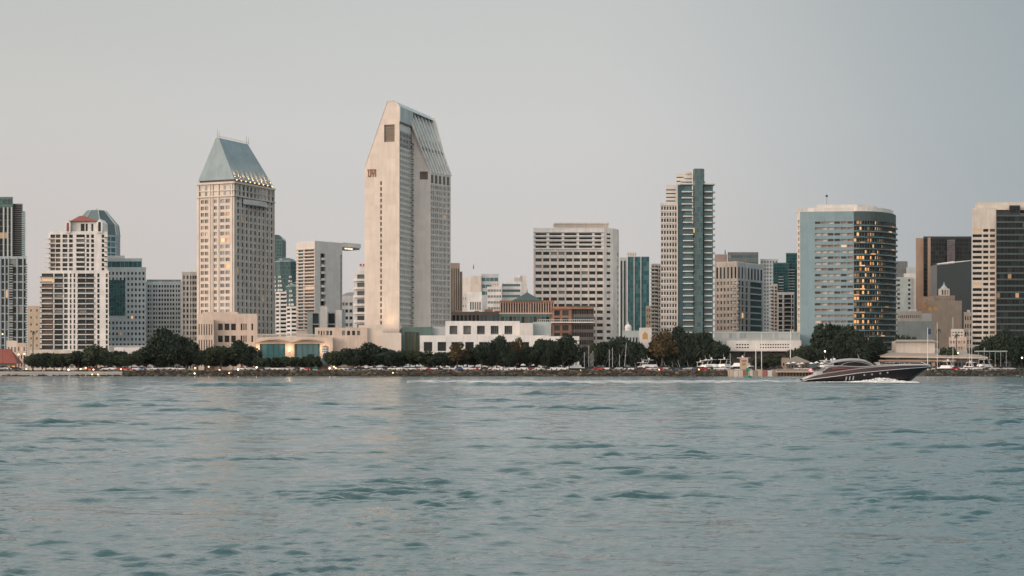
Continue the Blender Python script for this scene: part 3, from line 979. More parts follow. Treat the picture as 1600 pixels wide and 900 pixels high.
    b.wall.poly([qb(0.42, zb1), qb(0.88, zb1), qb(0.88, ztop(0.88)), qb(0.42, ztop(0.42))], G)
    b.wall.poly([qb(0.88, LAND), qb(1, LAND), qb(1, z_w), qb(0.88, ztop(0.88))], G)
    op = MB()
    op.poly([qb(0.42, zb0, -1), qb(0.88, zb0, -1), qb(0.88, zb1, -1), qb(0.42, zb1, -1)], 'dark_stone')
    for i in range(7):
        t = 0.42 + 0.46 * (i + 0.25) / 7
        p = qb(t, zb0, -0.9); op.box(p, v3((Q1 - Q0) * 0.028), v3(Vector((0, -0.5))), (0, 0, zb1 - zb0), 'brown_wall')
    for t in (0.42, 0.88): b.wall.poly([qb(t, zb0, -1), qb(t, zb0), qb(t, zb1), qb(t, zb1, -1)], G)
    b.wall.poly([qb(0.42, zb0), qb(0.88, zb0), qb(0.88, zb0, -1), qb(0.42, zb0, -1)], G)
    b.wall.poly([qb(0.42, zb1, -1), qb(0.88, zb1, -1), qb(0.88, zb1), qb(0.42, zb1)], G)
    b.part('louvre', op)
    b.face(Ew, Fw, LAND, z_w, G, n=10, m=27, w=0.66, h=0.66, d=0.8, glass='glass_dark', mb=20, mt=6.5, ml=0.4, mr=0.4,
           pier=(0.5, 0.35, [0.0, 0.2, 0.4, 0.6, 0.8, 1.0]), slab=(0.3, 0.2))
    for i in range(5):                      # tall top openings under the eave
        a = Ew + (Fw - Ew) * (0.03 + 0.195 * i); c = Ew + (Fw - Ew) * (0.03 + 0.195 * i + 0.13)
        n2 = Vector(((Fw - Ew).y, -(Fw - Ew).x)).normalized() * 0.02
        mb = MB(); mb.poly([(a.x + n2.x, a.y + n2.y, z_w - 5.8), (c.x + n2.x, c.y + n2.y, z_w - 5.8), (c.x + n2.x, c.y + n2.y, z_w - 0.9), (a.x + n2.x, a.y + n2.y, z_w - 0.9)], 'dark_stone'); mb.build('window', b.root)
    # far side of the wing
    Gb = at(1.0) + v * depth
    b.wall.poly([(Fw.x, Fw.y, LAND), (Gb.x, Gb.y, LAND), (Gb.x, Gb.y, zR), (RidgeF.x, RidgeF.y, zR), (Fw.x, Fw.y, z_w)], G)
    rf = MB()
    e3, f3 = Vector((Ew.x, Ew.y, z_w)), Vector((Fw.x, Fw.y, z_w))
    rn, rfv = Vector((RidgeN.x, RidgeN.y, zR)), Vector((RidgeF.x, RidgeF.y, zR))
    c3 = Vector(qb(0.12, z_c)); c30 = Vector(qb(0, z_c))
    m3 = Vector((C0.x, C0.y, zm))
    rf.poly([tuple(e3), tuple(f3), tuple(rfv), tuple(rn)], RM)
    rf.poly([tuple(e3), tuple(rn), tuple(c3)], RM)
    rf.poly([tuple(c30), tuple(c3), tuple(rn), tuple(m3)], RM)
    up = (rn - e3).cross(f3 - e3).normalized()
    if up.y > 0: up = -up
    for i in range(8):                      # raised ribs and small dormers of the slope
        t = i / 7
        a = e3 + (f3 - e3) * t; c = rn + (rfv - rn) * t
        rf.box(tuple(a + up * 0.01), (f3 - e3) * 0.03, tuple(up * 0.9), c - a, 'white_wall')
    b.part('sloping_roof', rf)
    for row, s in ((0, 0.52), (1, 0.34)):
        for i in range(7):
            t = (i + 0.35) / 7
            lo = e3 + (f3 - e3) * t; hi = rn + (rfv - rn) * t
            p = lo + (hi - lo) * s
            dm = MB(); dm.box(tuple(p + up * 0.05), (f3 - e3) * 0.055, tuple(up * 0.5), (hi - lo) * 0.05, 'black_glass' if row else 'roof_pale_metal'); b.part('dormer', dm)
    # uplight at the foot of the end wall
    sd = bpy.data.lights.new('wall_uplight', 'SPOT'); sd.energy = 3500; sd.spot_size = R(60); sd.spot_blend = 1.0; sd.color = (1.0, 0.66, 0.3); sd.shadow_soft_size = 1
    so = bpy.data.objects.new('wall_uplight', sd); COL.objects.link(so)
    p = at(0.78) + Vector((u.y, -u.x)) * 7; src = Vector((p.x, p.y, Zp(522, D))); g_ = at(0.72); tgt = Vector((g_.x, g_.y, Zp(488, D)))
    so.location = src; so.rotation_euler = (src - tgt).to_track_quat('Z', 'Y').to_euler()
    fx = MB(); fx.box((src.x - 0.4, src.y - 0.4, src.z - 0.9), (0.8, 0, 0), (0, 0.8, 0), (0, 0, 0.5), 'lamp_lit'); b.part('floodlight', fx)
    b.done()


def v3(p):
    return (p[0], p[1], 0.0)


def u_(p, k):
    return (p[0] * k, p[1] * k, 0.0)


def green_pavilion():
    D = 975
    b = Bld('glass_pavilion', 'dark green framed pavilion with olive glass at the foot of the tall tower', P(650, D), cat='pavilion')
    b.tower(flat(628, 676, D, 30), LAND, Zp(511, D), 'green_wall', {0: dict(cols=[(0.1, 0.2), (0.22, 0.32), (0.34, 0.44), (0.46, 0.56)], m=1, rows=[(LAND + 1, Zp(519, D))], glass='olive_glass', d=1.0)}, roof='roof_dark_green')
    b.done()


def white_hotel_podium():
    D = 975
    b = Bld('hotel_annex', 'low white hotel annex with a row of deep square windows above the trees', P(760, D))
    W = 'white_wall'
    p0 = 696
    b.tower(flat(656, 858, D - 8, 50), LAND, Zp(525.5, D - 8), W, {0: dict(cols=[(0.03 + 0.107 * i, 0.03 + 0.107 * i + 0.066) for i in range(9)], m=2, h=0.62, glass='glass_black', d=1.6, mb=1, mt=1.6)}, parapet=0.5)
    b.tower(flat(696, 812, D, 40), Zp(525.5, D - 8), Zp(503, D), W, {0: dict(cols=[(0.055 + 0.185 * i, 0.055 + 0.185 * i + 0.105) for i in range(5)], m=1, rows=[(Zp(522.5, D), Zp(509, D))], glass='glass_mixed', d=1.6)}, parapet=0.5)
    b.tower(flat(676, 696, D + 3, 30), Zp(525.5, D - 8), Zp(510, D), 'grey_wall')
    b.tower(flat(812, 833, D - 4, 30), Zp(525.5, D - 8), Zp(505, D), 'concrete_pale')
    b.tower(flat(833, 861, D + 2, 30), Zp(525.5, D - 8), Zp(504, D), 'sage_wall', parapet=0.4)
    m = MB()
    for i in range(5):
        t = 0.055 + 0.185 * i
        x0, y0 = lerp(P(696, D), P(812, D), t); x1, _ = lerp(P(696, D), P(812, D), t + 0.105)
        for k in range(1, 4):
            x = x0 + (x1 - x0) * k / 4
            m.abox(x - 0.1, x + 0.1, y0 + 1.2, y0 + 1.5, Zp(522.5, D), Zp(509, D), 'dark_grey_wall')
        m.abox(x0, x1, y0 + 1.1, y0 + 1.4, Zp(522.5, D), Zp(520, D), 'dark_stone')
    b.part('window_bars', m)
    b.tower(flat(846, 905, D - 14, 20), LAND, Zp(527, D), W, {0: dict(cols=slots(5, 0.45, 0.62, 0.95), m=1, h=0.9, glass='dark_stone', d=1.0)}, parapet=0.3)
    b.done()


# ---- group left of the tall tower
def round_top_tower():
    D = 1500
    b = Bld('office_tower', 'slim teal glass tower with a rounded top behind the copper roofed hotel', P(432, D))
    x0, y0 = P(424, D); x1, _ = P(441, D)
    z1 = Zp(374, D)
    b.tower([(x0, y0), (x1, y0), (x1, y0 + 25), (x0, y0 + 25)], LAND, z1, 'green_wall', {0: dict(n=4, m=40, w=0.85, h=0.8, glass='glass_teal', d=0.1)})
    m = MB(); prev = None
    for i in range(7):
        t = i / 6 * math.pi / 2
        x = x1 - 4.5 + 4.5 * math.cos(t); z = z1 + 4.0 * math.sin(t)
        if prev: m.poly([(prev[0], y0, prev[1]), (prev[0], y0 + 25, prev[1]), (x, y0 + 25, z), (x, y0, z)], 'glass_teal'); m.poly([(prev[0], y0, z1 - .02), (prev[0], y0, prev[1]), (x, y0, z), (x, y0, z1 - .02)], 'glass_teal')
        prev = (x, z)
    m.poly([(x0, y0, z1 + 4), (x1 - 4.5, y0, z1 + 4), (x1 - 4.5, y0 + 25, z1 + 4), (x0, y0 + 25, z1 + 4)], 'glass_teal')
    m.poly([(x0, y0, z1), (x1 - 4.5, y0, z1), (x1 - 4.5, y0, z1 + 4), (x0, y0, z1 + 4)], 'glass_teal')
    b.part('rounded_top', m)
    b.done()


def emerald(pl, pr, pt, ps, D, label):
    b = Bld('office_tower', label, P((pl + pr) / 2, D))
    cx, cy = P((pl + pr) / 2, D + 16)
    rr = (pr - pl) / 2 / FPX * D
    hx = ngon(cx, cy, rr, rr * 0.9, 6, 0)
    z1, zs = Zp(pt, D), Zp(ps, D)
    # striped lower part
    b.tower(hx, LAND, zs, 'white_wall', default=dict(n=1, m=int((zs - LAND) / 3.4), w=0.9, h=0.5, glass='glass_black', d=0.6))
    b.tower(inset(hx, 0.985), zs, z1, 'green_wall', default=dict(n=5, m=int((z1 - zs) / 3.6), w=0.96, h=0.92, glass='glass_teal', d=0.06, mt=0.1, mb=0.1), roof='roof_dark_green')
    # hexagonal crown ring, cut at a slant
    c = MB(); ins = inset(hx, 0.62)
    for i in range(6):
        j = (i + 1) % 6
        h0 = z1 + 1.2 + 2.2 * (0.5 + 0.5 * math.sin(i * 1.05)); h1 = z1 + 1.2 + 2.2 * (0.5 + 0.5 * math.sin(((i + 1) % 6) * 1.05))
        c.poly([(*hx[i], z1), (*hx[j], z1), (*ins[j], h1), (*ins[i], h0)], 'glass_teal')
        c.tube((*hx[i], z1), (*hx[j], z1), 0.35, 0.35, 'roof_pale_metal', 4)
        c.tube((*ins[i], h0), (*ins[j], h1), 0.3, 0.3, 'roof_pale_metal', 4)
    c.poly([(*p, z1 + 1.2) for p in ins], 'roof_pale_metal')
    b.part('crown', c)
    # white floors creep up the sides into the glass
    for i in range(4):
        p = MB(); z = zs + i * 3.6
        for k in (4, 5, 3):
            a, q = Vector(hx[k]), Vector(hx[(k + 1) % 6]); d = (q - a); n2 = Vector((d.y, -d.x)).normalized()
            wdt = 0.26 - 0.055 * i
            for t0 in (0.02, 0.98 - wdt):
                s0 = a + d * t0 + n2 * 0.02
                p.box((s0.x, s0.y, z + 0.6), v3(d * wdt), v3(n2 * 0.6), (0, 0, 1.7), 'white_wall')
        b.part('spandrel', p)
    b.done()


def slab_tower():
    D = 1250
    b = Bld('apartment_tower', 'white slab tower with a roof canopy jutting right and a slot of curved balconies', P(490, D))
    f = corner(463, 492, 535, D, 38)
    zt = Zp(376, D)
    G = 'concrete_pale'
    b.tower(f, LAND, Zp(384, D), G, {
        0: dict(wall='hotel_beige', cols=[(0.1, 0.38), (0.44, 0.96)], m=24, h=0.55, glass=lambda c, j: 'glass_teal' if c == 0 else 'glass_warm', d=1.0, mb=30, mt=2, slab=(0.4, 0.6), smat='white_wall'),
        1: dict(wall=G, cols=[(0.20, 0.38), (0.93, 0.985)], m=12, h=0.93, glass=lambda c, j: 'glass_mixed' if c == 0 else 'glass_teal', d=1.6, mb=26, mt=5)})
    a, q = Vector(f[1]), Vector(f[2]); d = q - a; n2 = Vector((d.y, -d.x)).normalized()
    zz0, zz1 = LAND + 26, Zp(384, D) - 5
    for i in range(12):
        z = zz0 + (zz1 - zz0) * i / 12
        m = MB(); prev = None
        for k in range(7):
            t = 0.215 + 0.15 * k / 6; p = a + d * t + n2 * (0.3 + 1.1 * math.sin(math.pi * k / 6)); base = a + d * t - n2 * 1.5
            if prev:
                (p0, b0) = prev
                m.poly([(p0.x, p0.y, z), (p.x, p.y, z), (p.x, p.y, z + 1.6), (p0.x, p0.y, z + 1.6)], 'white_wall')
                m.poly([(b0.x, b0.y, z + 0.3), (p0.x, p0.y, z + 0.3), (p.x, p.y, z + 0.3), (base.x, base.y, z + 0.3)], 'white_wall')
                m.poly([(p0.x, p0.y, z), (b0.x, b0.y, z), (base.x, base.y, z), (p.x, p.y, z)], 'white_wall')
            prev = (p, base)
        b.part('balcony', m)
    # roof canopy
    rc = MB()
    l, mm, r_, k = [Vector(p) for p in f]
    U = (r_ - mm).normalized()
    tip = Vector(P(554, D + 60))
    z0, z1 = Zp(384, D) + 0.01, Zp(375, D)
    rc.prism([l, mm - (mm - l).normalized() * 0, mm, r_, k], z0, z1 - 0.8, G, bottom=False) if False else None
    b.tower([tuple(l), tuple(mm), tuple(r_), tuple(k)], Zp(384, D), z1 - 0.5, G)
    end = r_ + U * 20
    back = U.orthogonal() * 18
    bb = k - r_
    bb = bb.normalized() * 14
    rc.prism([tuple(r_ + U * 0.01), tuple(end), tuple(end + bb), tuple(r_ + U * 0.01 + bb)], z1 - 3.2, z1, 'white_wall')
    for i in range(9):
        s0 = r_ + U * (1.5 + i * 2.1)
        rc.box((s0.x, s0.y, z1 - 4.6), (U.x * 0.4, U.y * 0.4, 0), (bb.x, bb.y, 0), (0, 0, 1.3), 'grey_wall')
    b.part('roof_canopy', rc)
    for i in range(3):
        s0 = r_ + U * (2.5 + i * 3.0) - Vector((0, 0.6))
        lm = MB(); lm.box((s0.x, s0.y, z1 - 4.9), (U.x * 1.8, U.y * 1.8, 0), (0.4, 0.4, 0), (0, 0, 0.9), 'lamp_soft'); b.part('soffit_lamp', lm)
    # lower wing of white piers and dark glass
    b.tower(flat(480, 540, D - 30, 20), LAND, Zp(487, D - 30), 'sage_wall', {0: dict(cols=[(0.14, 0.30), (0.55, 0.72)], m=5, h=0.9, glass='glass_dark', d=1.2)})
    pr = MB()
    for pl, pr_, pt in ((500, 511.5, 481.5), (524.5, 534, 487)):
        x0, y0 = P(pl, D - 34); x1, _ = P(pr_, D - 34); pr.abox(x0, x1, y0, y0 + 8, LAND, Zp(pt, D), 'white_wall')
    b.part('pier', pr)
    b.done()


def arched_mid():
    D = 1300
    b = Bld('office_building', 'low white block with an arched rooftop plant beside the curved balcony building', P(532, D))
    b.tower(flat(519, 552, D, 30), LAND, Zp(468, D), 'white_wall', {0: dict(cols=[(0.03, 0.3), (0.45, 0.58), (0.62, 0.75), (0.82, 0.96)], m=10, h=0.45, glass='glass_mixed', d=0.5)})
    b.tower(flat(535, 552, D + 3, 20), Zp(468, D), Zp(462, D), 'white_wall')
    m = MB(); prev = None
    x0, y0 = P(534, D + 4); x1, _ = P(553, D + 4)
    for i in range(9):
        t = math.pi * 0.5 * i / 8
        x = x0 + (x1 - x0) * (1 - math.cos(t)); z = Zp(463, D) + 3.4 * math.sin(t)
        if prev:
            m.poly([(prev[0], y0, prev[1]), (x, y0, z), (x, y0 + 18, z), (prev[0], y0 + 18, prev[1])], 'roof_pale_metal')
            m.poly([(prev[0], y0, Zp(463, D)), (x, y0, Zp(463, D)), (x, y0, z), (prev[0], y0, prev[1])], 'grey_wall')
        prev = (x, z)
    b.part('arched_roof', m)
    b.done()


def curved_balcony_block():
    D = 1150
    b = Bld('apartment_building', 'white apartment block with rounded stacked balconies against the tall tower', P(562, D))
    f = flat(553, 574, D, 24)
    z1 = Zp(424, D)
    b.tower(f, LAND, z1, 'white_wall', {0: dict(cols=[(0.25, 0.98)], m=10, h=0.55, glass='glass_mixed', d=0.8, mb=10)}, parapet=0.4)
    b.tower(flat(560, 574, D + 3, 14), z1, Zp(415, D), 'white_wall')
    x0, y0 = P(552, D)
    for i in range(10):
        z = LAND + 10 + (z1 - LAND - 11) / 10 * i
        m = MB(); prev = None
        for k in range(10):
            t = k / 9; a = math.pi * (1.0 - 0.5 * t)
            x = x0 + 8.5 + 8.5 * math.cos(a); y = y0 + 0.4 - 2.8 * math.sin(a)
            if prev:
                m.poly([(prev[0], prev[1], z), (x, y, z), (x, y, z + 1.5), (prev[0], prev[1], z + 1.5)], 'white_wall')
                m.poly([(prev[0], y0 + 0.3, z + 0.2), (prev[0], prev[1], z + 0.2), (x, y, z + 0.2), (x, y0 + 0.3, z + 0.2)], 'white_wall')
                m.poly([(prev[0], prev[1], z), (prev[0], y0 + 0.3, z), (x, y0 + 0.3, z), (x, y, z)], 'white_wall')
            prev = (x, y)
        b.part('balcony', m)
    sg = MB()
    for px in (563.5, 568.5):
        x, y = P(px, D + 2); sg.abox(x - 0.7, x + 0.7, y, y + 0.3, Zp(415, D), Zp(412, D), 'red_paint')
    b.part('rooftop_sign', sg)
    b.done()


# ---- between the two big hotels
def fin_tower():
    D = 1350
    b = Bld('office_tower', 'slim brown office tower with dark vertical strips right of the tall tower', P(712, D))
    b.tower(flat(704, 718.5, D, 25), LAND, Zp(411, D), 'brown_wall', {0: dict(cols=slots(4, 0.35), m=1, h=0.97, glass='glass_black', d=1.0, mt=3)})
    b.tower(flat(718.5, 722.5, D + 3, 22), LAND, Zp(424, D), 'brown_wall')
    b.done()


def far_whites():
    b = Bld('office_building', 'distant white block with a wide grey glass upper storey', P(750, 1900))
    D = 1900
    b.tower(flat(735, 752, D, 30), LAND, Zp(431, D), 'cream')
    b.tower(flat(752, 779, D + 2, 30), LAND, Zp(430, D), 'grey_wall', {0: dict(n=4, m=6, w=0.9, h=0.5, glass='glass_blue', mb=60)}, parapet=1.5)
    b.tower(flat(722, 735, D + 20, 30), LAND, Zp(432, D), 'concrete_pale'); b.done()
    D = 1700
    b = Bld('office_building', 'distant plain white block with five tall windows low on its wall', P(745, D))
    b.tower(flat(729, 753, D, 30), LAND, Zp(456, D), 'white_wall', {0: dict(cols=slots(5, 0.6, 0.2, 0.95), m=1, rows=[(Zp(484, D), Zp(472, D))], glass='glass_mixed', d=0.8)})
    b.tower(flat(753, 761, D - 2, 30), LAND, Zp(462, D), 'grey_wall'); b.done()
    b = Bld('office_building', 'distant white block with a stepped top and rows of small dark windows', P(772, 1600))
    D = 1600
    b.tower(flat(761, 784, D, 25), LAND, Zp(448, D), 'white_wall', {0: dict(n=9, m=14, w=0.6, h=0.4, glass='glass_black', d=0.5)})
    b.tower(flat(768, 780, D + 4, 15), Zp(448, D), Zp(440, D), 'cream', {0: dict(n=3, m=1, w=0.3, h=0.3, glass='glass_black')}); b.done()
    b = Bld('office_building', 'distant white block with four long horizontal dark bands of windows', P(799, 1620))
    D = 1620
    b.tower(flat(784, 815, D, 25), LAND, Zp(440, D), 'white_wall', {0: dict(cols=[(0.03, 0.93)], m=16, h=0.45, glass='glass_blue', d=0.5)}); b.done()
    b = Bld('office_tower', 'distant pale tower with fine vertical ribs behind the banded block', P(813, 2000))
    D = 2000
    b.tower(flat(803, 813, D, 25), LAND, Zp(430.5, D), 'white_wall', {0: dict(n=5, m=1, w=0.35, h=0.97, glass='glass_mixed', d=0.8)})
    b.tower(flat(813, 823.5, D + 2, 25), LAND, Zp(430, D), 'concrete_pale'); b.done()
    b = Bld('office_building', 'small pale block in front of the brown fin tower', P(724, 1500))
    D = 1500
    b.tower(flat(718, 730, D, 20), LAND, Zp(459, D), 'concrete_pale', {0: dict(n=3, m=10, w=0.3, h=0.3, glass='glass_mixed')}); b.done()
    D = 1850
    r = thing('flagpole', 'tall white flagpole with a dark drooping flag above the distant white blocks', 'flagpole', (*P(739, D), Zp(431, D)))
    x, y = P(739, D)
    m = MB(); m.tube((x, y, Zp(431, D)), (x, y, Zp(407, D)), 0.3, 0.15, 'white_paint', 5); m.build('pole', r)
    m = MB()
    pts = [(0, 411), (1.2, 415), (2.0, 419), (0.6, 421), (0.1, 417)]
    fr = [(x + p * 0.68, y, Zp(q, D)) for p, q in pts]; m.poly(fr, 'navy_paint'); m.poly([(a, b2 + 0.15, c) for a, b2, c in reversed(fr)], 'navy_paint'); m.build('flag', r)


def brick_pavilion():
    D = 1050
    b = Bld('brick_building', 'red brick building with a dark green pyramid roof and tall arched bays', P(823, D))
    zt, zm = Zp(471, D), Zp(489, D)
    b.tower(flat(781, 866, D, 40), LAND, zt, 'brick_red', {0: dict(n=21, m=1, w=0.5, rows=[(zm + 0.6, zt - 1.2)], glass='glass_dark', d=0.9, pier=(0.35, 0.3), pmat='salmon_wall')}, parapet=0.6)
    r = MB(); a = P(800, D - 1.2); c = P(848, D - 1.2)
    x0, x1, y0, y1 = a[0], c[0], a[1], a[1] + 19
    ze = Zp(470, D); za = Zp(455.5, D); cx, cy = (x0 + x1) / 2, (y0 + y1) / 2
    mid = [(x0 + 4.6, y0 + 4.6), (x1 - 4.6, y0 + 4.6), (x1 - 4.6, y1 - 4.6), (x0 + 4.6, y1 - 4.6)]; cor = [(x0, y0), (x1, y0), (x1, y1), (x0, y1)]
    zmm = ze + 2.6
    for i in range(4):
        j = (i + 1) % 4
        r.poly([(*cor[i], ze), (*cor[j], ze), (*mid[j], zmm), (*mid[i], zmm)], 'roof_dark_green')
        r.poly([(*mid[i], zmm), (*mid[j], zmm), (cx, cy, za)], 'roof_dark_green')
    r.poly([(*p, ze) for p in reversed(cor)], 'brick_red')
    b.part('pyramid_roof', r)
    m = MB(); m.tube((cx, cy, za - 0.3), (cx, cy, za + 2), 0.3, 0.08, 'dark_metal'); b.part('finial', m)
    x0, y0 = P(780, D); x1, _ = P(866.5, D)
    c = MB(); c.abox(x0, x1, y0 - 0.7, y0 - 0.004, zm - 0.6, zm, 'salmon_wall'); c.abox(x0, x1, y0 - 0.6, y0 - 0.004, zt - 0.5, zt, 'brick_orange')
    b.part('cornice', c)
    b.tower(flat(781, 866, D - 2, 1.9), LAND, zm - 0.8, 'green_wall', {0: dict(n=13, m=2, w=0.75, h=0.75, glass=lambda c, j: ('glass_teal', 'glass_warm', 'glass_black')[(c * 5 + j) % 3], d=0.5, mb=22)})
    b.done()
    D = 1040
    b = Bld('brick_building', 'dark brick and glass mall wing with a white balcony rail', P(895, D))
    zt = Zp(481, D)
    b.tower(flat(863, 893, D, 30), LAND, zt, 'brick_red', {0: dict(cols=[(0.1, 0.4), (0.52, 0.85)], m=8, h=0.7, glass='glass_dark', d=0.8)}, parapet=0.8)
    b.tower(flat(893, 928, D + 1, 30), LAND, Zp(479, D), 'dark_stone', {0: dict(n=9, m=8, w=0.85, h=0.6, glass=lambda c, j: 'glass_teal' if j == 6 else 'glass_black', d=0.5)}, parapet=0.5)
    x0, y0 = P(840, D - 3); x1, _ = P(928, D - 3)
    m = MB(); zr = Zp(503, D)
    m.abox(x0, x1, y0, y0 + 3, zr - 0.6, zr, 'white_wall')
    for i in range(30):
        x = x0 + (x1 - x0) * i / 29; m.abox(x - 0.08, x + 0.08, y0, y0 + 0.15, zr, zr + 1.2, 'white_wall')
    m.abox(x0, x1, y0 - 0.02, y0 + 0.12, zr + 1.2, zr + 1.4, 'white_wall')
    b.part('balcony_rail', m)
    x0, y0 = P(863, D - 0.5); x1, _ = P(928, D)
    m = MB(); m.abox(x0, x1, y0 - 0.5, y0 + 0.4, zt - 0.6, zt + 0.2, 'brick_orange'); b.part('cornice', m)
    b.done()
    D = 1120
    b = Bld('brick_building', 'low dark mall building with teal shopfront glass behind the white annex', P(745, D))
    b.tower(flat(705, 782, D, 30), LAND, Zp(487, D), 'dark_stone', {0: dict(n=12, m=5, w=0.7, h=0.6, glass=lambda c, j: 'glass_teal' if (c > 6) else 'glass_black', d=0.6)})
    m = MB()
    for pl, pr, pt in ((757, 770, 483), (741, 748, 485.5), (772, 781, 485), (712, 722, 485)):
        x0, y0 = P(pl, D + 2); x1, _ = P(pr, D); m.abox(x0, x1, y0, y0 + 6, Zp(487, D), Zp(pt, D), 'brick_orange')
    b.part('rooftop_block', m)
    b.done()


# ---- broad white hotel
def broad_hotel():
    D = 1090
    b = Bld('hotel_building', 'broad white hotel block with rows of short dark window bands and a rooftop plant ring', P(900, D))
    W = 'cream'
    poly = [P(833.5, D), P(944, D), P(958, D + 4), P(964, D + 9), P(967, D + 16), P(967, D + 34), P(833.5, D + 34)]
    zt = Zp(358, D)
    zsplit = Zp(390, D)
    F = dict(n=9, m=18, w=0.8, h=0.5, glass='glass_dark', d=1.0, mb=2, mt=0.3, ml=0.8, mr=0.2, pier=(0.9, 0.45), pmat='hotel_beige')
    b.tower(poly, LAND, zsplit, 'white_wall', {0: F, 1: dict(n=1, m=18, w=0.5, h=0.4, mb=2, mt=.3, glass='glass_mixed', d=0.6), 2: dict(n=1, m=0), 3: dict(n=1, m=18, w=0.6, h=0.5, mb=2, mt=.3, glass='glass_dark', d=0.5)})
    b.tower(poly, zsplit + 0.01, zt, 'white_wall', {0: dict(cols=[(0.03, 0.185), (0.225, 0.40), (0.435, 0.61), (0.645, 0.83), (0.865, 0.96)], m=4, h=0.5, glass='glass_black', d=1.4, mt=1.8, mb=0.4, slab=(0.35, 0.7)), 1: dict(n=1, m=4, w=0.5, h=0.4, glass='glass_dark', mt=1.8)}, parapet=0.8)
    # rooftop plant
    x0, y0 = P(867, D + 6); x1, _ = P(950, D + 6)
    m = MB(); zr = zt; zh = Zp(347, D)
    m.abox(x0, x1, y0, y0 + 16, zr, zh - 0.9, 'cream')
    for i in range(26):
        x = x0 + (x1 - x0) * i / 25
        m.abox(x - 0.35, x + 0.35, y0 - 0.5, y0 - 0.01, zr, zh - 0.9, 'hotel_beige')
    m.abox(x0 - 0.6, x1 + 0.6, y0 - 0.7, y0 + 16.6, zh - 0.9, zh, 'cream')
    b.part('rooftop_plant', m)
    b.done()


def teal_block():
    D = 1300
    b = Bld('office_tower', 'teal glass office tower with two white vertical ribs right of the broad white hotel', P(995, D))
    zt = Zp(401, D)
    b.tower(flat(968.5, 980, D + 2, 28), LAND, zt - 0.5, 'grey_wall', {0: dict(cols=[(0.1, 0.35), (0.55, 0.8)], m=1, h=0.96, glass='glass_mixed', d=0.6)})
    b.tower(flat(980, 1014.5, D, 28), LAND, zt, 'green_wall', {0: dict(n=8, m=25, w=0.93, h=0.93, glass='glass_blue', d=0.15, ml=0.2, mr=0.2, mt=0.4, pier=(0.4, 0.5, [0.01, 0.31, 0.62]), pmat='white_wall')})
    b.tower(flat(980, 995, D + 5, 15), zt, Zp(393, D), 'concrete_pale', {0: dict(n=5, m=1, w=0.3, h=0.7, glass='glass_mixed')})
    b.done()


def small_condos():
    D = 1150
    b = Bld('apartment_building', 'short cream apartment block with stacked balconies beside the tall teal condominium', P(1024, D))
    b.tower(flat(1017.5, 1033, D, 20), LAND, Zp(412, D), 'cream', {0: dict(cols=[(0.08, 0.3), (0.38, 0.72), (0.8, 0.92)], m=28, h=0.6, glass='glass_mixed', d=0.8)})
    for i in range(28):
        z = LAND + 1 + (Zp(412, D) - LAND - 2) / 28 * i
        b.balcony(P(1016, D), P(1027, D), 0, 1, z, dep=0.8, slab='cream', rail='white_wall', rh=0.6)
    b.done()
    b = Bld('apartment_building', 'small tan block between the teal tower and the short cream apartments', P(1014, 1200))
    D = 1200
    b.tower(flat(1009, 1020, D, 20), LAND, Zp(478, D), 'tan_wall', {0: dict(n=3, m=10, w=0.45, h=0.45, glass='glass_warm')}); b.done()
    # domed station building low by the trees
    D = 1010
    b = Bld('station_building', 'low pale building with a white dome between the broad hotel and the trees', P(985, D))
    b.tower(flat(972, 1008, D, 20), LAND, Zp(518, D), 'sage_wall', {0: dict(n=7, m=2, w=0.6, h=0.5, glass='glass_dark')}, parapet=0.5)
    m = MB(); x, y = P(981.5, D + 5); z = Zp(518, D)
    m.tube((x, y, z), (x, y, z + 2.4), 2.0, 2.0, 'white_wall', 12); m.ball((x, y, z + 2.3), 2.1, 'white_wall', 12, 8); m.tube((x, y, z + 4.2), (x, y, z + 6.2), .3, .05, 'white_wall', 5)
    b.part('dome', m)
    b.done()
    D = 990
    r = thing('wall_mural', 'pale gable wall with an orange yellow arched panel above the trees', 'wall', (*P(1005, D), LAND))
    x0, y0 = P(1000, D); x1, _ = P(1018, D); m = MB()
    m.abox(x0, x1, y0, y0 + 6, LAND, Zp(512, D), 'concrete_pale'); m.build('wall', r)
    m = MB(); xa, _ = P(1004, D); xb, _ = P(1012, D); xc = (xa + xb) / 2
    pts = [(xa, y0 - 0.1, Zp(530, D)), (xb, y0 - 0.1, Zp(530, D)), (xb, y0 - 0.1, Zp(522, D)), (xc, y0 - 0.1, Zp(518, D)), (xa, y0 - 0.1, Zp(522, D))]
    m.poly(pts, 'ochre'); m.build('panel', r)


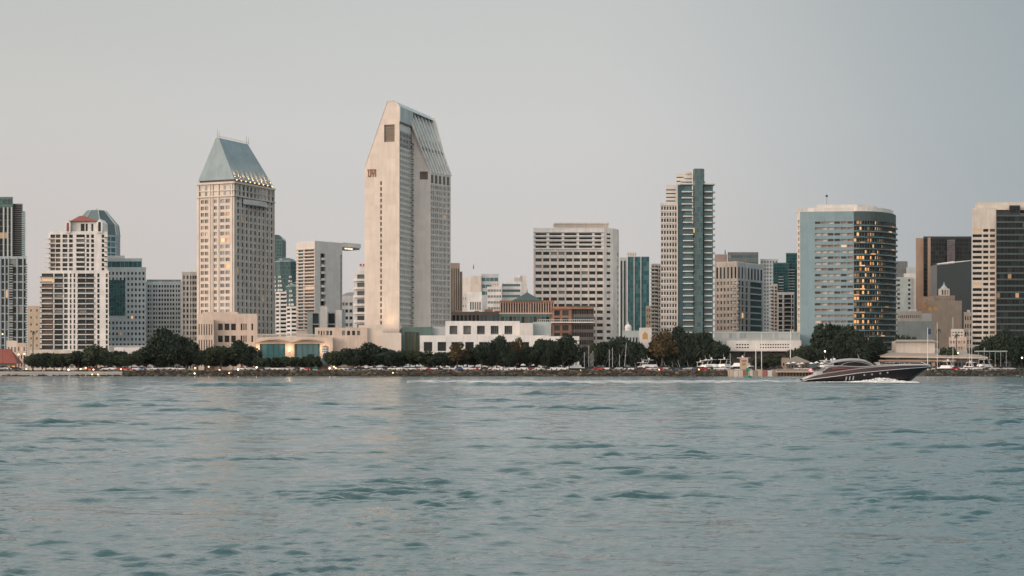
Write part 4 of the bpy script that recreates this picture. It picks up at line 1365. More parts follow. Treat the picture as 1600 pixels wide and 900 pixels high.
# ---- tall teal condominium
def tall_condo():
    D = 1080
    b = Bld('condominium_tower', 'tall condominium tower with teal glass core, white balcony slabs and a cream left side', P(1085, D))
    C = 'concrete_pale'
    z318, z290, z287, z268, z264 = Zp(318, D), Zp(289, D), Zp(289, D), Zp(269, D), Zp(264.5, D)
    # cream side
    b.tower(flat(1032, 1059, D + 2, 26), LAND, z318, C, {0: dict(n=6, m=27, w=0.58, h=0.56, glass='glass_dark', d=0.9, pier=(0.25, 0.2), slab=(0.3, 0.4), ml=0.2, mr=0.2)}, parapet=0.6)
    b.tower(flat(1040, 1059, D + 4, 22), z318, z290, C, {0: dict(cols=[(0.05, 0.82)], m=4, h=0.3, glass='glass_black', d=1.4, mt=1.5)}, parapet=0.4)
    b.tower(flat(1056.5, 1082, D + 7, 20), z290 - 4, Zp(270, D), C, {0: dict(cols=[(0.02, 0.96)], m=4, h=0.25, glass='glass_black', d=1.2)}, parapet=0.3)
    # glass body
    b.tower(flat(1059, 1114, D, 26), LAND, z287, 'green_wall', {0: dict(cols=[(0.01, 0.19), (0.2, 0.41), (0.43, 0.69), (0.70, 0.985)], m=30, h=0.96, glass=lambda c, j: 'glass_blue2' if c == 0 else 'glass_blue', d=0.25, mt=0.3, mb=0.5)})
    # proud core rising above the roof
    core = [P(1083, D), P(1085.5, D - 4), P(1098, D - 4), P(1100.5, D), P(1100.5, D + 20), P(1083, D + 20)]
    b.tower(core, LAND, z264, 'green_wall', {0: dict(n=1, m=38, w=0.9, h=0.9, glass='glass_mixed', d=0.1, ml=.1, mr=.1), 1: dict(n=4, m=38, w=0.94, h=0.9, glass='glass_skyblue', d=0.1, ml=.1, mr=.1), 2: dict(n=1, m=38, w=0.9, h=0.9, glass='glass_teal', d=0.1, ml=.1, mr=.1)}, roof='roof_dark_green')
    for i in range(30):
        z = LAND + 0.6 + (z287 - LAND - 1.5) / 30 * i
        top = i > 25
        b.balcony(P(1065 if top else 1067, D), P(1083, D), 0, 1, z, dep=2.0, slab='white_wall', rail='glass_skyblue', th=0.6, rh=0.9)
        b.balcony(P(1099, D - 0), P(1112.5, D), 0.08, 1, z, dep=1.8, slab='white_wall', rail='glass_skyblue', th=0.6, rh=0.9)
        b.balcony(P(1113.6, D + 6), P(1116.6, D + 6), 0, 1, z, dep=3.0, slab='white_wall', rail='white_wall', th=0.3, rh=0.7)
    r = MB()
    x0, y0 = P(1062, D - 2); x1, _ = P(1117, D); r.abox(x0, x1, y0, y0 + 10, z287 + 0.02, z287 + 0.6, 'roof_pale_metal')
    x0, y0 = P(1072, D + 6); x1, _ = P(1082.5, D); r.abox(x0, x1, y0, y0 + 10, Zp(270, D), Zp(267, D), 'cream')
    x0, y0 = P(1100.6, D + 6); x1, _ = P(1104, D); r.abox(x0, x1, y0, y0 + 10, Zp(283, D), Zp(282, D), 'roof_pale_metal')
    for k, (pa, pb, ta, tb) in enumerate(((1060, 1083, 287.5, 283), (1064, 1083, 282.5, 277.5), (1069, 1083, 277, 271.5))):
        x0, y0 = P(pa, D + 3 + k); x1, _ = P(pb, D); r.abox(x0, x1, y0, y0 + 3, Zp(ta, D), Zp(tb, D) - 0.7, 'concrete_pale')
    b.part('roof_canopy', r)
    sp = MB(); x0, y0 = P(1081.2, D - 0.3); x1, _ = P(1082.8, D); sp.abox(x0, x1, y0 - 0.7, y0, Zp(350, D), z264 - 0.5, 'white_wall'); b.part('corner_pier', sp)
    x0, y0 = P(1057, D - 0.3); x1, _ = P(1059, D); sp = MB(); sp.abox(x0, x1, y0 - 0.4, y0, LAND, z318, 'cream'); b.part('corner_pier', sp)
    b.done()


def right_mid_group():
    D = 1200
    b = Bld('apartment_building', 'cream and grey apartment block with glazed bays behind the convention hall', P(1160, D))
    f = corner(1118, 1152, 1192, D, 32)
    zt = Zp(410, D)
    b.tower(f, LAND, zt, 'cream', {
        0: dict(wall='cream', n=6, m=14, w=0.45, h=0.55, glass='glass_mixed', d=0.7, mt=12, pier=(0.4, 0.25), pmat='salmon_wall'),
        1: dict(wall='grey_wall', cols=[(0.04, 0.12), (0.16, 0.26), (0.32, 0.42), (0.5, 0.97)], m=14, h=0.8, glass=lambda c, j: 'glass_teal' if c == 3 else 'glass_mixed', d=0.6, mt=12, pier=(0.7, 0.4, [0.01, 0.14, 0.29, 0.46]), pmat='sage_wall')}, parapet=0.8)
    wq = MB()
    for (a, q, n, mat) in ((Vector(f[0]), Vector(f[1]), 6, 'glass_dark'), (Vector(f[1]), Vector(f[2]), 8, 'glass_black')):
        d = q - a; nn = Vector((d.y, -d.x)).normalized() * 0.02
        for i in range(n):
            s0 = a + d * ((i + 0.25) / n) + nn; e0 = a + d * ((i + 0.7) / n) + nn
            mb = MB(); mb.poly([(s0.x, s0.y, zt - 11), (e0.x, e0.y, zt - 11), (e0.x, e0.y, zt - 3), (s0.x, s0.y, zt - 3)], mat); mb.build('window', b.root)
    for i in range(14):
        z = LAND + 1.5 + (zt - 12 - LAND) / 14 * i
        b.balcony(P(1143, D - 1.5), P(1154, D - 1.5), 0, 1, z, dep=0.9, slab='cream', rail='white_wall', rh=0.7)
    b.done()
    D = 1330
    b = Bld('office_building', 'dark grey block rising behind the cream apartment block', P(1160, D))
    b.tower(flat(1137, 1185, D, 30), LAND, Zp(394, D), 'dark_grey_wall', {0: dict(n=10, m=4, w=0.8, h=0.4, glass='glass_blue', mb=70)})
    b.tower(flat(1117, 1136, D + 3, 30), LAND, Zp(397, D), 'rust_grey')
    m = MB(); x, y = P(1133, D); m.tube((x, y, Zp(397, D)), (x, y, Zp(390, D)), .5, .2, 'dark_metal'); b.part('mast', m)
    b.tower(flat(1188, 1216, D + 6, 30), LAND, Zp(404, D), 'grey_wall', {0: dict(n=6, m=30, w=0.5, h=0.5, glass='glass_blue')})
    b.done()
    D = 1170
    b = Bld('condominium_tower', 'teal glass condominium tower with white slab edges left of the curved hotel', P(1225, D))
    b.tower(flat(1204, 1215, D + 6, 20), LAND, Zp(444, D), 'cream', {0: dict(cols=[(0.1, 0.45), (0.62, 0.9)], m=24, h=0.6, glass='glass_dark', d=0.8)}, parapet=0.5)
    b.tower(flat(1208, 1232, D + 16, 22), LAND, Zp(408, D), 'green_wall', {0: dict(n=5, m=36, w=0.95, h=0.9, glass='glass_teal', d=0.1)})
    b.tower(flat(1228, 1248, D + 20, 24), LAND, Zp(392, D), 'green_wall', {0: dict(n=4, m=38, w=0.95, h=0.9, glass='glass_teal', d=0.1)})
    b.tower(flat(1215, 1241, D, 24), LAND, Zp(458, D), 'white_wall', {0: dict(cols=[(0.06, 0.3), (0.4, 0.82), (0.86, 0.98)], m=17, h=0.82, glass='glass_dark', d=1.2, pier=(0.35, 0.3, [0.02, 0.34, 0.84]))}, parapet=0.6)
    for i in range(24):
        z = LAND + 1 + (Zp(444, D) - LAND - 2) / 24 * i
        b.balcony(P(1202, D + 5), P(1207, D + 5), 0, 1, z, dep=1.5, slab='white_wall', rail='white_wall', rh=0.6)
    for i in range(17):
        z = LAND + 1 + (Zp(458, D) - LAND - 2) / 17 * i
        b.balcony(P(1224, D), P(1236, D), 0, 1, z, dep=1.0, slab='white_wall', rail='glass_warm', rh=0.8)
    for i in range(9):
        z = Zp(455, D) + (Zp(415, D) - Zp(455, D)) / 9 * i
        b.balcony(P(1229, D + 20), P(1241, D + 20), 0, 1, z, dep=1.4, slab='white_wall', rail='glass_teal', rh=0.8)
        b.balcony(P(1216, D + 16), P(1224, D + 16), 0, 1, z - 5, dep=1.4, slab='white_wall', rail='glass_teal', rh=0.8)
    b.done()
    D = 990
    b = Bld('convention_hall', 'long low grey convention hall with a metal clad upper storey', P(1180, D), cat='hall')
    b.tower(flat(1136, 1252, D - 14, 50), LAND, Zp(534, D), 'concrete_pale', {0: dict(cols=slots(5, 0.7, 0.12, 0.3) + slots(12, 0.6, 0.44, 0.84), rows=[(Zp(544, D - 14), Zp(542, D - 14)), (Zp(539.5, D - 14), Zp(537.5, D - 14))], m=2, glass='glass_black', d=0.8)}, parapet=0.5)
    b.tower(flat(1116, 1250, D, 50), LAND, Zp(519, D), 'sage_wall', {0: dict(n=24, m=1, w=0.85, rows=[(Zp(528.5, D), Zp(520.5, D))], glass='metal_panel', d=0.2)}, parapet=0.3)
    x0, y0 = P(1124, D - 13); x1, _ = P(1256, D); m = MB(); m.abox(x0, x1, y0 - 8, y0 - 1.2, Zp(549.5, D), Zp(547.5, D), 'concrete_pale'); b.part('canopy', m)
    m = MB(); x0, y0 = P(1138, D - 13); x1, _ = P(1250, D); m.abox(x0, x1, y0 - 1.1, y0 - 1.02, LAND, Zp(549.6, D), 'dark_stone'); b.part('shopfront', m)
    b.done()


# ---- curved hotel
def curved_hotel():
    D = 1040
    b = Bld('hotel_tower', 'teal grey hotel tower with a banded front and bulging side, gold reflections as glowing panes', P(1320, D))
    zt = Zp(331, D)
    G = 'teal_wall'
    # footprint: flat left wall then a bulging curve
    pts = [P(1245.5, D + 6), P(1250, D), P(1272, D - 1.5), P(1334, D - 4)]
    x0, y0 = P(1334, D - 4); x1, y1 = P(1400, D + 26)
    curve = []
    for i in range(1, 13):
        t = i / 12
        a = math.pi / 2 * t
        px = 1334 + (1400 - 1334) * math.sin(a); dd = D - 4 + 30 * (1 - math.cos(a)) - 2.5 * math.sin(math.pi * t)
        curve.append(P(px, dd))
    poly = pts + curve + [P(1398, D + 52), P(1250, D + 48)]
    sp = {0: dict(wall='hotel_beige', n=1, m=25, w=0.6, h=0.6, glass='glass_warm', d=0.6, mb=3, mt=4), 1: dict(n=1, m=0)}
    sp[1] = None
    sp = {k: v for k, v in sp.items() if v}
    sp[2] = dict(wall=G, n=6, m=25, w=0.86, h=0.40, glass='glass_blush', d=0.9, mb=3, mt=5, ml=0.3, mr=0.1)
    for i in range(12):
        sp[3 + i] = dict(wall='teal_dark_wall', n=2, m=25, w=0.78, h=0.55, glass='glass_glow', d=1.0, mb=3, mt=5, ml=0.05, mr=0.05)  # gold reflections on the curve put in as glowing panes
    b.tower(poly, LAND, zt, G, sp)
    edges = [Vector(P(1334, D - 4))] + [Vector(c) for c in curve]
    for i in range(25):
        z = LAND + 3 + (zt - LAND - 8) / 25 * i - 0.2
        for seg in ((0, 4), (4, 8), (8, 12)):
            m = MB()
            for k in range(*seg):
                a, q = edges[k], edges[k + 1]; d = q - a; nn = Vector((d.y, -d.x)).normalized()
                m.box((a.x + nn.x * .02, a.y + nn.y * .02, z), v3(d * 0.995), v3(nn * 1.1), (0, 0, 0.3), 'teal_wall')
                m.box((a.x + nn.x * 1.02, a.y + nn.y * 1.02, z + 0.31), v3(d * 0.97), v3(nn * 0.06), (0, 0, 0.55), 'glass_teal' if (i * 3 + k) % 4 else 'glass_glow')  # some rail panels glow too, as part of the reflections
            s = m
            b.balc.append((seg[0] + 1.0, s))
    # glass top storeys of the curve and roof ring
    cr = MB(); top = inset(poly, 1.0); zc = Zp(324, D)
    cx = sum(p[0] for p in poly) / len(poly); cy = sum(p[1] for p in poly) / len(poly)
    ringp = [P(1262, D + 4), P(1272, D + 2), P(1334, D)] + [(c[0] - 1.0, c[1] + 2.0) for c in curve[:-1]] + [P(1390, D + 48), P(1258, D + 46)]
    cr.prism(ringp, zt + 0.01, zc, 'concrete_pale')
    ring2 = [P(1276, D + 6), P(1340, D + 6), P(1366, D + 12), P(1372, D + 30), P(1280, D + 40)]
    cr.prism(ring2, zc, Zp(318, D), 'concrete_pale')
    b.part('roof_ring', cr)
    x0, y0 = P(1246, D + 4); x1, _ = P(1277, D)
    m = MB(); m.abox(x0, x1, y0, y0 + 6, zt + 0.02, Zp(322, D) - 1.2, 'cream'); b.part('penthouse', m)
    m = MB(); x, y = P(1291, D + 10); xa, _ = P(1296.5, D)
    m.tube((x, y, Zp(318, D)), (xa, y, Zp(304, D)), 0.35, 0.25, 'grey_metal', 5); m.ball((xa, y, Zp(303.5, D)), 0.8, 'dark_metal', 6, 4); b.part('rooftop_hoist', m)
    b.done()


def right_far_group():
    D = 1500
    b = Bld('office_building', 'stepped grey block in the gap right of the curved hotel', P(1415, D))
    b.tower(flat(1400, 1418, D + 10, 30), LAND, Zp(407, D), 'dark_grey_wall')
    b.tower(flat(1416, 1430, D + 5, 30), LAND, Zp(417, D), 'grey_wall')
    b.tower(flat(1398, 1424, D, 30), LAND, Zp(433, D), 'sage_wall', {0: dict(cols=[(0.15, 0.32), (0.8, 0.95)], m=20, h=0.5, glass='glass_dark')})
    b.tower(flat(1412, 1432, D + 3, 30), LAND, Zp(427, D), 'concrete_pale')
    b.done()
    D = 1330
    b = Bld('office_tower', 'dark glass tower with rust coloured stone fins on its left side', P(1475, D))
    zt = Zp(371, D)
    b.tower(flat(1431, 1443, D + 2, 30), LAND, zt - 0.3, 'rust_wall')
    b.tower(flat(1443, 1518, D, 30), LAND, zt, 'black_wall', {0: dict(n=16, m=32, w=0.94, h=0.9, glass='glass_black', d=0.1, ml=0.1, pier=(2.2, 0.5, [0.115]), pmat='rust_wall')}, parapet=0.8)
    b.tower(flat(1480, 1492, D - 3, 2.9), Zp(440, D), zt - 2, 'dark_grey_wall', {0: dict(n=3, m=20, w=0.9, h=0.8, glass='glass_mauve', d=0.1)})
    b.done()
    D = 1290
    r = thing('office_building', 'dark glass block with a slanted white edged roof in front of the rust finned tower', 'building', (*P(1500, D), LAND))
    x0, y0 = P(1464, D); x1, _ = P(1518, D)
    za, zb, zc = Zp(413, D), Zp(410, D), Zp(407, D)
    fr = [(x0, LAND), (x1, LAND), (x1, zc), (x0 + (x1 - x0) * 0.5, zb), (x0, za)]
    m = MB(); F3 = [(x, y0, z) for x, z in fr]; B3 = [(x, y0 + 20, z) for x, z in fr]
    m.poly(F3, 'slate_glass')
    for i in range(5): m.poly([F3[i], B3[i], B3[(i + 1) % 5], F3[(i + 1) % 5]][::-1], 'dark_grey_wall')
    m.build('wall', r)
    m = MB(); m.tube(F3[4], F3[3], 0.7, 1.0, 'white_wall', 5); m.tube(F3[3], F3[2], 0.5, 0.3, 'white_wall', 5); m.build('roof_edge', r)
    # old stone hotel with square tower
    D = 1220
    b = Bld('old_hotel', 'old brown stone hotel with a square lantern tower and small spire', P(1472, D))
    b.tower(flat(1449, 1503, D, 34), LAND, Zp(472, D), 'brown_wall', {0: dict(cols=[(0.02, 0.14), (0.17, 0.29)], m=1, rows=[(Zp(485, D), Zp(478, D))], glass='ochre', d=0.4)}, parapet=1.0)
    b.tower(flat(1460, 1492, D + 5, 24), Zp(472, D), Zp(463, D), 'brown_wall', {0: dict(n=7, m=1, w=0.3, h=0.3, glass='glass_warm')}, parapet=0.8)
    b.tower(flat(1441, 1460, D + 3, 26), LAND, Zp(463, D), 'rust_wall', {0: dict(n=3, m=1, rows=[(Zp(480, D), Zp(473, D))], glass='ochre', d=0.3)})
    m = MB(); x, y = P(1475, D + 12); w = 3.2
    z0, z1 = Zp(463, D), Zp(450, D)
    m.abox(x - w, x + w, y - w, y + w, z0, z1, 'cream')
    for i in range(4): m.tube((x, y, z1 + i * 0.8), (x, y, z1 + (i + 1) * 0.8), w * (0.9 - 0.2 * i), w * (0.7 - 0.2 * i), 'sage_wall', 8)
    m.tube((x, y, z1 + 3), (x, y, Zp(439, D)), 0.5, 0.1, 'sage_wall', 5)
    b.part('lantern_tower', m)
    for k in (-1.8, 0, 1.8):
        mb = MB(); mb.poly([(x + k - .5, y - w - .02, z0 + 1.5), (x + k + .5, y - w - .02, z0 + 1.5), (x + k + .5, y - w - .02, z1 - 1), (x + k - .5, y - w - .02, z1 - 1)], 'glass_warm'); mb.build('window', b.root)
    b.done()
    D = 1130
    b = Bld('terminal_building', 'low cream building with arched windows over a plain grey green wall', P(1430, D))
    b.tower(flat(1402, 1458, D, 30), LAND, Zp(502, D), 'sage_wall')
    b.tower(flat(1402, 1440, D + 3, 24), Zp(502, D), Zp(487, D), 'cream', {0: dict(n=12, m=1, w=0.45, h=0.4, glass='glass_warm', d=0.5)}, roof='roof_grey', parapet=0.4)
    b.tower(flat(1418, 1456, D + 8, 16), Zp(502, D), Zp(489, D), 'concrete_pale')
    b.tower(flat(1420, 1432, D + 10, 10), Zp(487, D), Zp(482, D), 'white_wall')
    b.done()
    D = 1160
    b = Bld('apartment_building', 'small pale pink corner block beside the banded tower', P(1512, D))
    b.tower(flat(1506, 1519, D, 20), LAND, Zp(489, D), 'salmon_wall', {0: dict(n=3, m=7, w=0.5, h=0.5, glass='glass_black')}, parapet=0.6)
    b.tower(flat(1511, 1516, D + 3, 8), Zp(489, D), Zp(484, D), 'white_wall'); b.done()


def banded_tower():
    D = 1030
    b = Bld('hotel_tower', 'cream hotel tower with horizontal window bands joined to a black glass half', P(1560, D))
    zt = Zp(326, D)
    f = flat(1519, 1556.5, D, 40)
    b.tower(f, LAND, zt, 'cream', {0: dict(cols=[(0.02, 0.42), (0.46, 0.69), (0.74, 0.97)], m=26, h=0.52, glass=lambda c, j: 'glass_black' if c < 2 else 'glass_warm', d=1.2, mb=2, mt=11, sill=0.4)}, parapet=0.5)
    b.tower(flat(1524, 1610, D + 8, 26), zt, Zp(315, D), 'cream', parapet=0.4)
    g = flat(1556.6, 1640, D - 2.5, 40)
    b.tower(g, LAND, Zp(335, D), 'black_wall', {0: dict(n=14, m=24, w=0.92, h=0.7, glass='glass_black', d=0.12, ml=0.1, mr=0.1, mb=1, mt=1, slab=(0.8, 0.4), smat='roof_dark_green')}, roof='dark_stone')
    b.tower(flat(1577, 1594, D - 1, 16), Zp(335, D), Zp(321, D), 'black_wall', {0: dict(n=3, m=3, w=0.9, h=0.8, glass='glass_black', d=.1)})
    b.tower(flat(1556.6, 1577, D - 0.6, 16), Zp(335, D), Zp(330, D), 'black_wall')
    b.done()


glassmat('glass_tealblue', [(0, (0.02, 0.10, 0.12)), (0.4, (0.03, 0.13, 0.145)), (0.8, (0.02, 0.085, 0.105))], rough=0.1, ior=1.4)
glassmat('dome_glass', [(0, (0.10, 0.145, 0.15)), (0.4, (0.13, 0.18, 0.185)), (0.8, (0.08, 0.12, 0.13))], rough=0.15)
glassmat('slate_glass', [(0, (0.045, 0.06, 0.065))], rough=0.15)
glassmat('glass_skyblue', [(0, (0.05, 0.11, 0.125)), (0.4, (0.07, 0.14, 0.155)), (0.8, (0.035, 0.085, 0.10))], rough=0.1, ior=1.42)
glassmat('olive_glass', [(0, (0.10, 0.11, 0.07)), (0.5, (0.13, 0.14, 0.09))], rough=0.25)
glassmat('glass_blue2', [(0, (0.02, 0.07, 0.09)), (0.5, (0.03, 0.09, 0.11))], rough=0.1, ior=1.4)
glassmat('glass_mauve', [(0, (0.10, 0.07, 0.09)), (0.5, (0.14, 0.10, 0.12))], rough=0.2)
glassmat('metal_panel', [(0, (0.34, 0.38, 0.38)), (0.5, (0.42, 0.45, 0.45)), (0.8, (0.27, 0.30, 0.31))], rough=0.45)
wallmat('pale_blue_wall', (0.56, 0.62, 0.64))
wallmat('rust_grey', (0.30, 0.24, 0.22))
glassmat('glass_hot', [(0, (0.3, 0.18, 0.08))], lit=0.7, lits=1.5)
plainmat('ochre', (0.45, 0.27, 0.10), 0.7)
plainmat('lamp_soft', (0.9, 0.6, 0.4), 0.5, emit=(1.0, 0.6, 0.35), es=2.0)

for fn in (far_left_tower, red_roof_condo, dome_tower, slate_office, grid_office, narrow_block, tan_block, copper_roof_hotel, hotel_podium,
           wedge_tower, green_pavilion, white_hotel_podium, round_top_tower): fn()
emerald(430, 464, 407, 455, 1420, 'hexagonal emerald glass office tower with white striped base, the taller of the pair')
emerald(447, 482, 446, 478, 1380, 'hexagonal emerald glass office tower with white striped base, the lower of the pair')
for fn in (slab_tower, arched_mid, curved_balcony_block, fin_tower, far_whites, brick_pavilion, broad_hotel, teal_block, small_condos,
           tall_condo, right_mid_group, curved_hotel, right_far_group, banded_tower): fn()

# ================================================================== WATER
def water_height(X, Y):
    """gentle bay chop: many short crested wave trains running towards the viewer, waxing and waning in patches, plus the wake swells"""
    r = np.random.default_rng(3)
    sp = GRID_STEP
    H = np.zeros_like(X)
    for wl0, n, steep, spread in ((0.15, 16, 0.062, 1.2), (0.26, 16, 0.064, 0.8), (0.45, 16, 0.048, 0.65), (0.8, 14, 0.026, 0.6), (1.5, 12, 0.015, 0.8), (3.2, 9, 0.008, 0.6), (8.0, 6, 0.006, 0.4)):
        fade = np.clip((wl0 / sp - 2.0) / 3.0, 0, 1)
        rows_on = np.nonzero(fade[:, 360] > 0)[0]
        if not len(rows_on): continue
        e = rows_on[-1] + 1
        Xs, Ys = X[:e], Y[:e]
        G = np.zeros_like(Xs)
        for i in range(n):
            wl = wl0 * r.uniform(0.75, 1.35); a = r.normal(0, spread * 0.5) + 0.08
            k = 2 * math.pi / wl
            G += np.sin(k * (Xs * math.sin(a) + Ys * math.cos(a)) + r.uniform(0, 6.28))
        G /= math.sqrt(n / 2.0)
        amp = steep * wl0 / (2 * math.pi) * 1.6
        px = Xs / (wl0 * 6) + r.uniform(0, 50); py = Ys / (wl0 * 9) + r.uniform(0, 50)
        patch = 0.5 + 0.5 * np.sin(px + 1.7 * np.sin(py * 0.7)) * np.sin(py + 1.3 * np.sin(px * 0.6 + 1))
        G = G * amp * (0.35 + 0.95 * patch)
        G = G + 0.40 * np.abs(G) * G / (amp + 1e-6)        # peakier crests
        far = np.clip((Ys - 40) / 60, 0, 1) if wl0 > 0.6 else 0.0
        near_ = 1 - 0.45 * np.clip((26 - Ys) / 12, 0, 1) if wl0 > 0.4 else 1.0
        H[:e] += G * fade[:e] * (1 + 1.1 * far) * near_
    # groups of steeper wavelets: two to four parallel crests that taper out sideways
    for i in range(120):
        d = 19 * (120 / 19) ** r.uniform(0, 1); px = r.uniform(-200, 1800)
        cx, cy = (px - 800) / FPX * d, d
        s_ = 0.22 + d / 34
        wx = r.uniform(0.5, 1.5) * s_; wy = r.uniform(0.22, 0.5) * s_; wl = r.uniform(0.26, 0.5) * s_
        am = wl / 6.283 * r.uniform(0.34, 0.8)
        m = (np.abs(Y - cy) < wy * 3) & (np.abs(X - cx) < wx * 2.6)
        if not m.any(): continue
        dx = (X[m] - cx); dy = (Y[m] - cy)
        bend = r.uniform(-0.12, 0.12) * dx + 0.10 * wl * np.sin(dx * 5.1 / s_ + i) + 0.06 * wl * np.sin(dx * 13 / s_ + 2 * i)
        crest = np.sin(6.283 * (dy + bend) / wl + r.uniform(0, 6))
        crest = crest + 0.25 * crest * np.abs(crest)
        H[m] += am * crest * np.exp(-np.abs(dx / wx) ** 2.2) * np.exp(-(dy / wy) ** 2) * (1 + 0.3 * np.sin(dx * 7 / s_ + 3 * i))
    # long low wake swells left by the speedboat
    def px2(p, row):
        d = EYE * FPX / (row - HOR); return (p - 800) / FPX * d, d
    for pa, pb, row, amp, w in ((255, 480, 604.2, 0.50, 0.55), (690, 945, 602.8, 0.44, 0.55), (120, 190, 602, 0.22, 0.5), (-60, 60, 607.5, 0.24, 0.5), (320, 520, 602.0, 0.26, 0.6)):
        xa, d = px2(pa, row); xb, _ = px2(pb, row)
        t = (X - xa) / (xb - xa)
        env = np.clip(t / 0.25, 0, 1) * np.clip((1 - t) / 0.25, 0, 1); env = env * env * (3 - 2 * env)
        yy = (Y - d - 0.5 * np.sin(t * 4 + pa)) / w
        H += amp * env * (np.exp(-yy ** 2) + 0.5 * np.exp(-(yy - 2.6) ** 2)) * (1 + 0.10 * np.sin(X * 1.3) + 0.08 * np.sin(X * 3.1 + 1))
    return H


def build_water():
    global GRID_STEP
    rows = [4.5]
    while rows[-1] < 868: rows.append(rows[-1] * 1.0024 + 0.001)
    Yr = np.array(rows)
    tt = np.concatenate([-np.geomspace(3.0, 0.37, 14)[:-1], np.linspace(-0.37, 0.37, 720), np.geomspace(0.37, 3.0, 14)[1:]])
    X = np.outer(Yr, tt); Y = np.repeat(Yr[:, None], len(tt), 1)
    GRID_STEP = np.maximum(Y * 0.0024, Y * 0.00103 * 2)
    side = np.abs(tt)[None, :] > 0.372
    H = np.where(side, 0.0, water_height(X, Y))
    H = H * np.clip((868 - Y) / 20, 0, 1)
    nr, nc = X.shape
    co = np.stack([X, Y, H], -1).reshape(-1, 3).astype(np.float32)
    idx = np.arange(nr * nc).reshape(nr, nc)
    f = np.stack([idx[:-1, :-1], idx[:-1, 1:], idx[1:, 1:], idx[1:, :-1]], -1).reshape(-1, 4)
    me = bpy.data.meshes.new('water')
    me.vertices.add(len(co)); me.vertices.foreach_set('co', co.ravel())
    me.loops.add(f.size); me.loops.foreach_set('vertex_index', f.ravel().astype(np.int32))
    me.polygons.add(len(f)); me.polygons.foreach_set('loop_start', np.arange(0, f.size, 4, dtype=np.int32))
    me.polygons.foreach_set('use_smooth', np.ones(len(f), dtype=bool))
    me.update(calc_edges=True)
    me.materials.append(M('sea'))
    o = bpy.data.objects.new('water', me); COL.objects.link(o); o['kind'] = 'structure'


def water_material():
    m, nd, ln, b = newmat('sea')
    b.inputs['Base Color'].default_value = (0.008, 0.058, 0.066, 1)
    b.inputs['Roughness'].default_value = 0.06
    b.inputs['IOR'].default_value = 1.7
    tcn = nd.new('ShaderNodeTexCoord')
    prev = None
    for sx, sy, sc, dist, strg, near in ((1.0, 1.2, 16.0, 0.008, 0.9, None), (1.0, 1.6, 4.5, 0.014, 0.9, None), (1.0, 1.3, 3.2, 0.070, 0.9, (30, 100)), (0.8, 1.3, 0.9, 0.28, 0.9, (50, 160)), (0.5, 1.0, 0.2, 0.70, 0.8, (100, 300))):
        mp = nd.new('ShaderNodeMapping'); mp.inputs['Scale'].default_value = (sx, sy, 1)
        ln(tcn.outputs['Object'], mp.inputs[0])
        n = nd.new('ShaderNodeTexNoise'); n.inputs['Scale'].default_value = sc; n.inputs['Detail'].default_value = 3; n.inputs['Distortion'].default_value = 0.4
        ln(mp.outputs[0], n.inputs['Vector'])
        bp = nd.new('ShaderNodeBump'); bp.inputs['Distance'].default_value = dist; bp.inputs['Strength'].default_value = strg
        if near is not None:
            sx_ = nd.new('ShaderNodeSeparateXYZ'); ln(tcn.outputs['Object'], sx_.inputs[0])
            fr_ = nd.new('ShaderNodeMapRange'); fr_.inputs['From Min'].default_value = near[0]; fr_.inputs['From Max'].default_value = near[1]; fr_.inputs['To Max'].default_value = strg
            ln(sx_.outputs['Y'], fr_.inputs[0]); ln(fr_.outputs[0], bp.inputs['Strength'])
        ln(n.outputs['Fac'], bp.inputs['Height'])
        if prev: ln(prev.outputs[0], bp.inputs['Normal'])
        prev = bp
    ln(prev.outputs[0], b.inputs['Normal'])


def foam_material():
    m, nd, ln, b = newmat('foam')
    b.inputs['Base Color'].default_value = (0.75, 0.78, 0.78, 1); b.inputs['Roughness'].default_value = 0.7
    tcn = nd.new('ShaderNodeTexCoord'); mp = nd.new('ShaderNodeMapping'); mp.inputs['Scale'].default_value = (0.35, 1.2, 1)
    ln(tcn.outputs['Object'], mp.inputs[0])
    n = nd.new('ShaderNodeTexNoise'); n.inputs['Scale'].default_value = 0.9; n.inputs['Detail'].default_value = 6
    ln(mp.outputs[0], n.inputs['Vector'])
    mr = nd.new('ShaderNodeMapRange'); mr.inputs['From Min'].default_value = 0.36; mr.inputs['From Max'].default_value = 0.62; mr.inputs['To Min'].default_value = 0.0; mr.inputs['To Max'].default_value = 0.85
    ln(n.outputs['Fac'], mr.inputs[0]); ln(mr.outputs[0], b.inputs['Alpha'])
    wallmat('spray', (0.8, 0.83, 0.83), rough=0.8, var=0.1, scale=2)


water_material(); foam_material()
build_water()
# deep floor of the bay reaching out behind the fine sheet
m = MB(); m.poly([(-9000, -900, -0.6), (9000, -900, -0.6), (9000, 1000, -0.6), (-9000, 1000, -0.6)], 'sea')
o = m.build('water'); o['kind'] = 'structure'

# ================================================================== LAND
wallmat('ground', (0.10, 0.10, 0.095), var=0.25, scale=0.3, streak=False)
wallmat('lawn', (0.10, 0.12, 0.05), var=0.35, scale=0.5, streak=False)
wallmat('asphalt', (0.055, 0.055, 0.058), var=0.15, streak=False)
wallmat('rock', (0.10, 0.10, 0.09), var=0.45, scale=1.2, streak=False)
wallmat('rock_warm', (0.13, 0.105, 0.075), var=0.45, scale=1.2, streak=False)
wallmat('sand_wall', (0.36, 0.36, 0.35), var=0.15, streak=False)

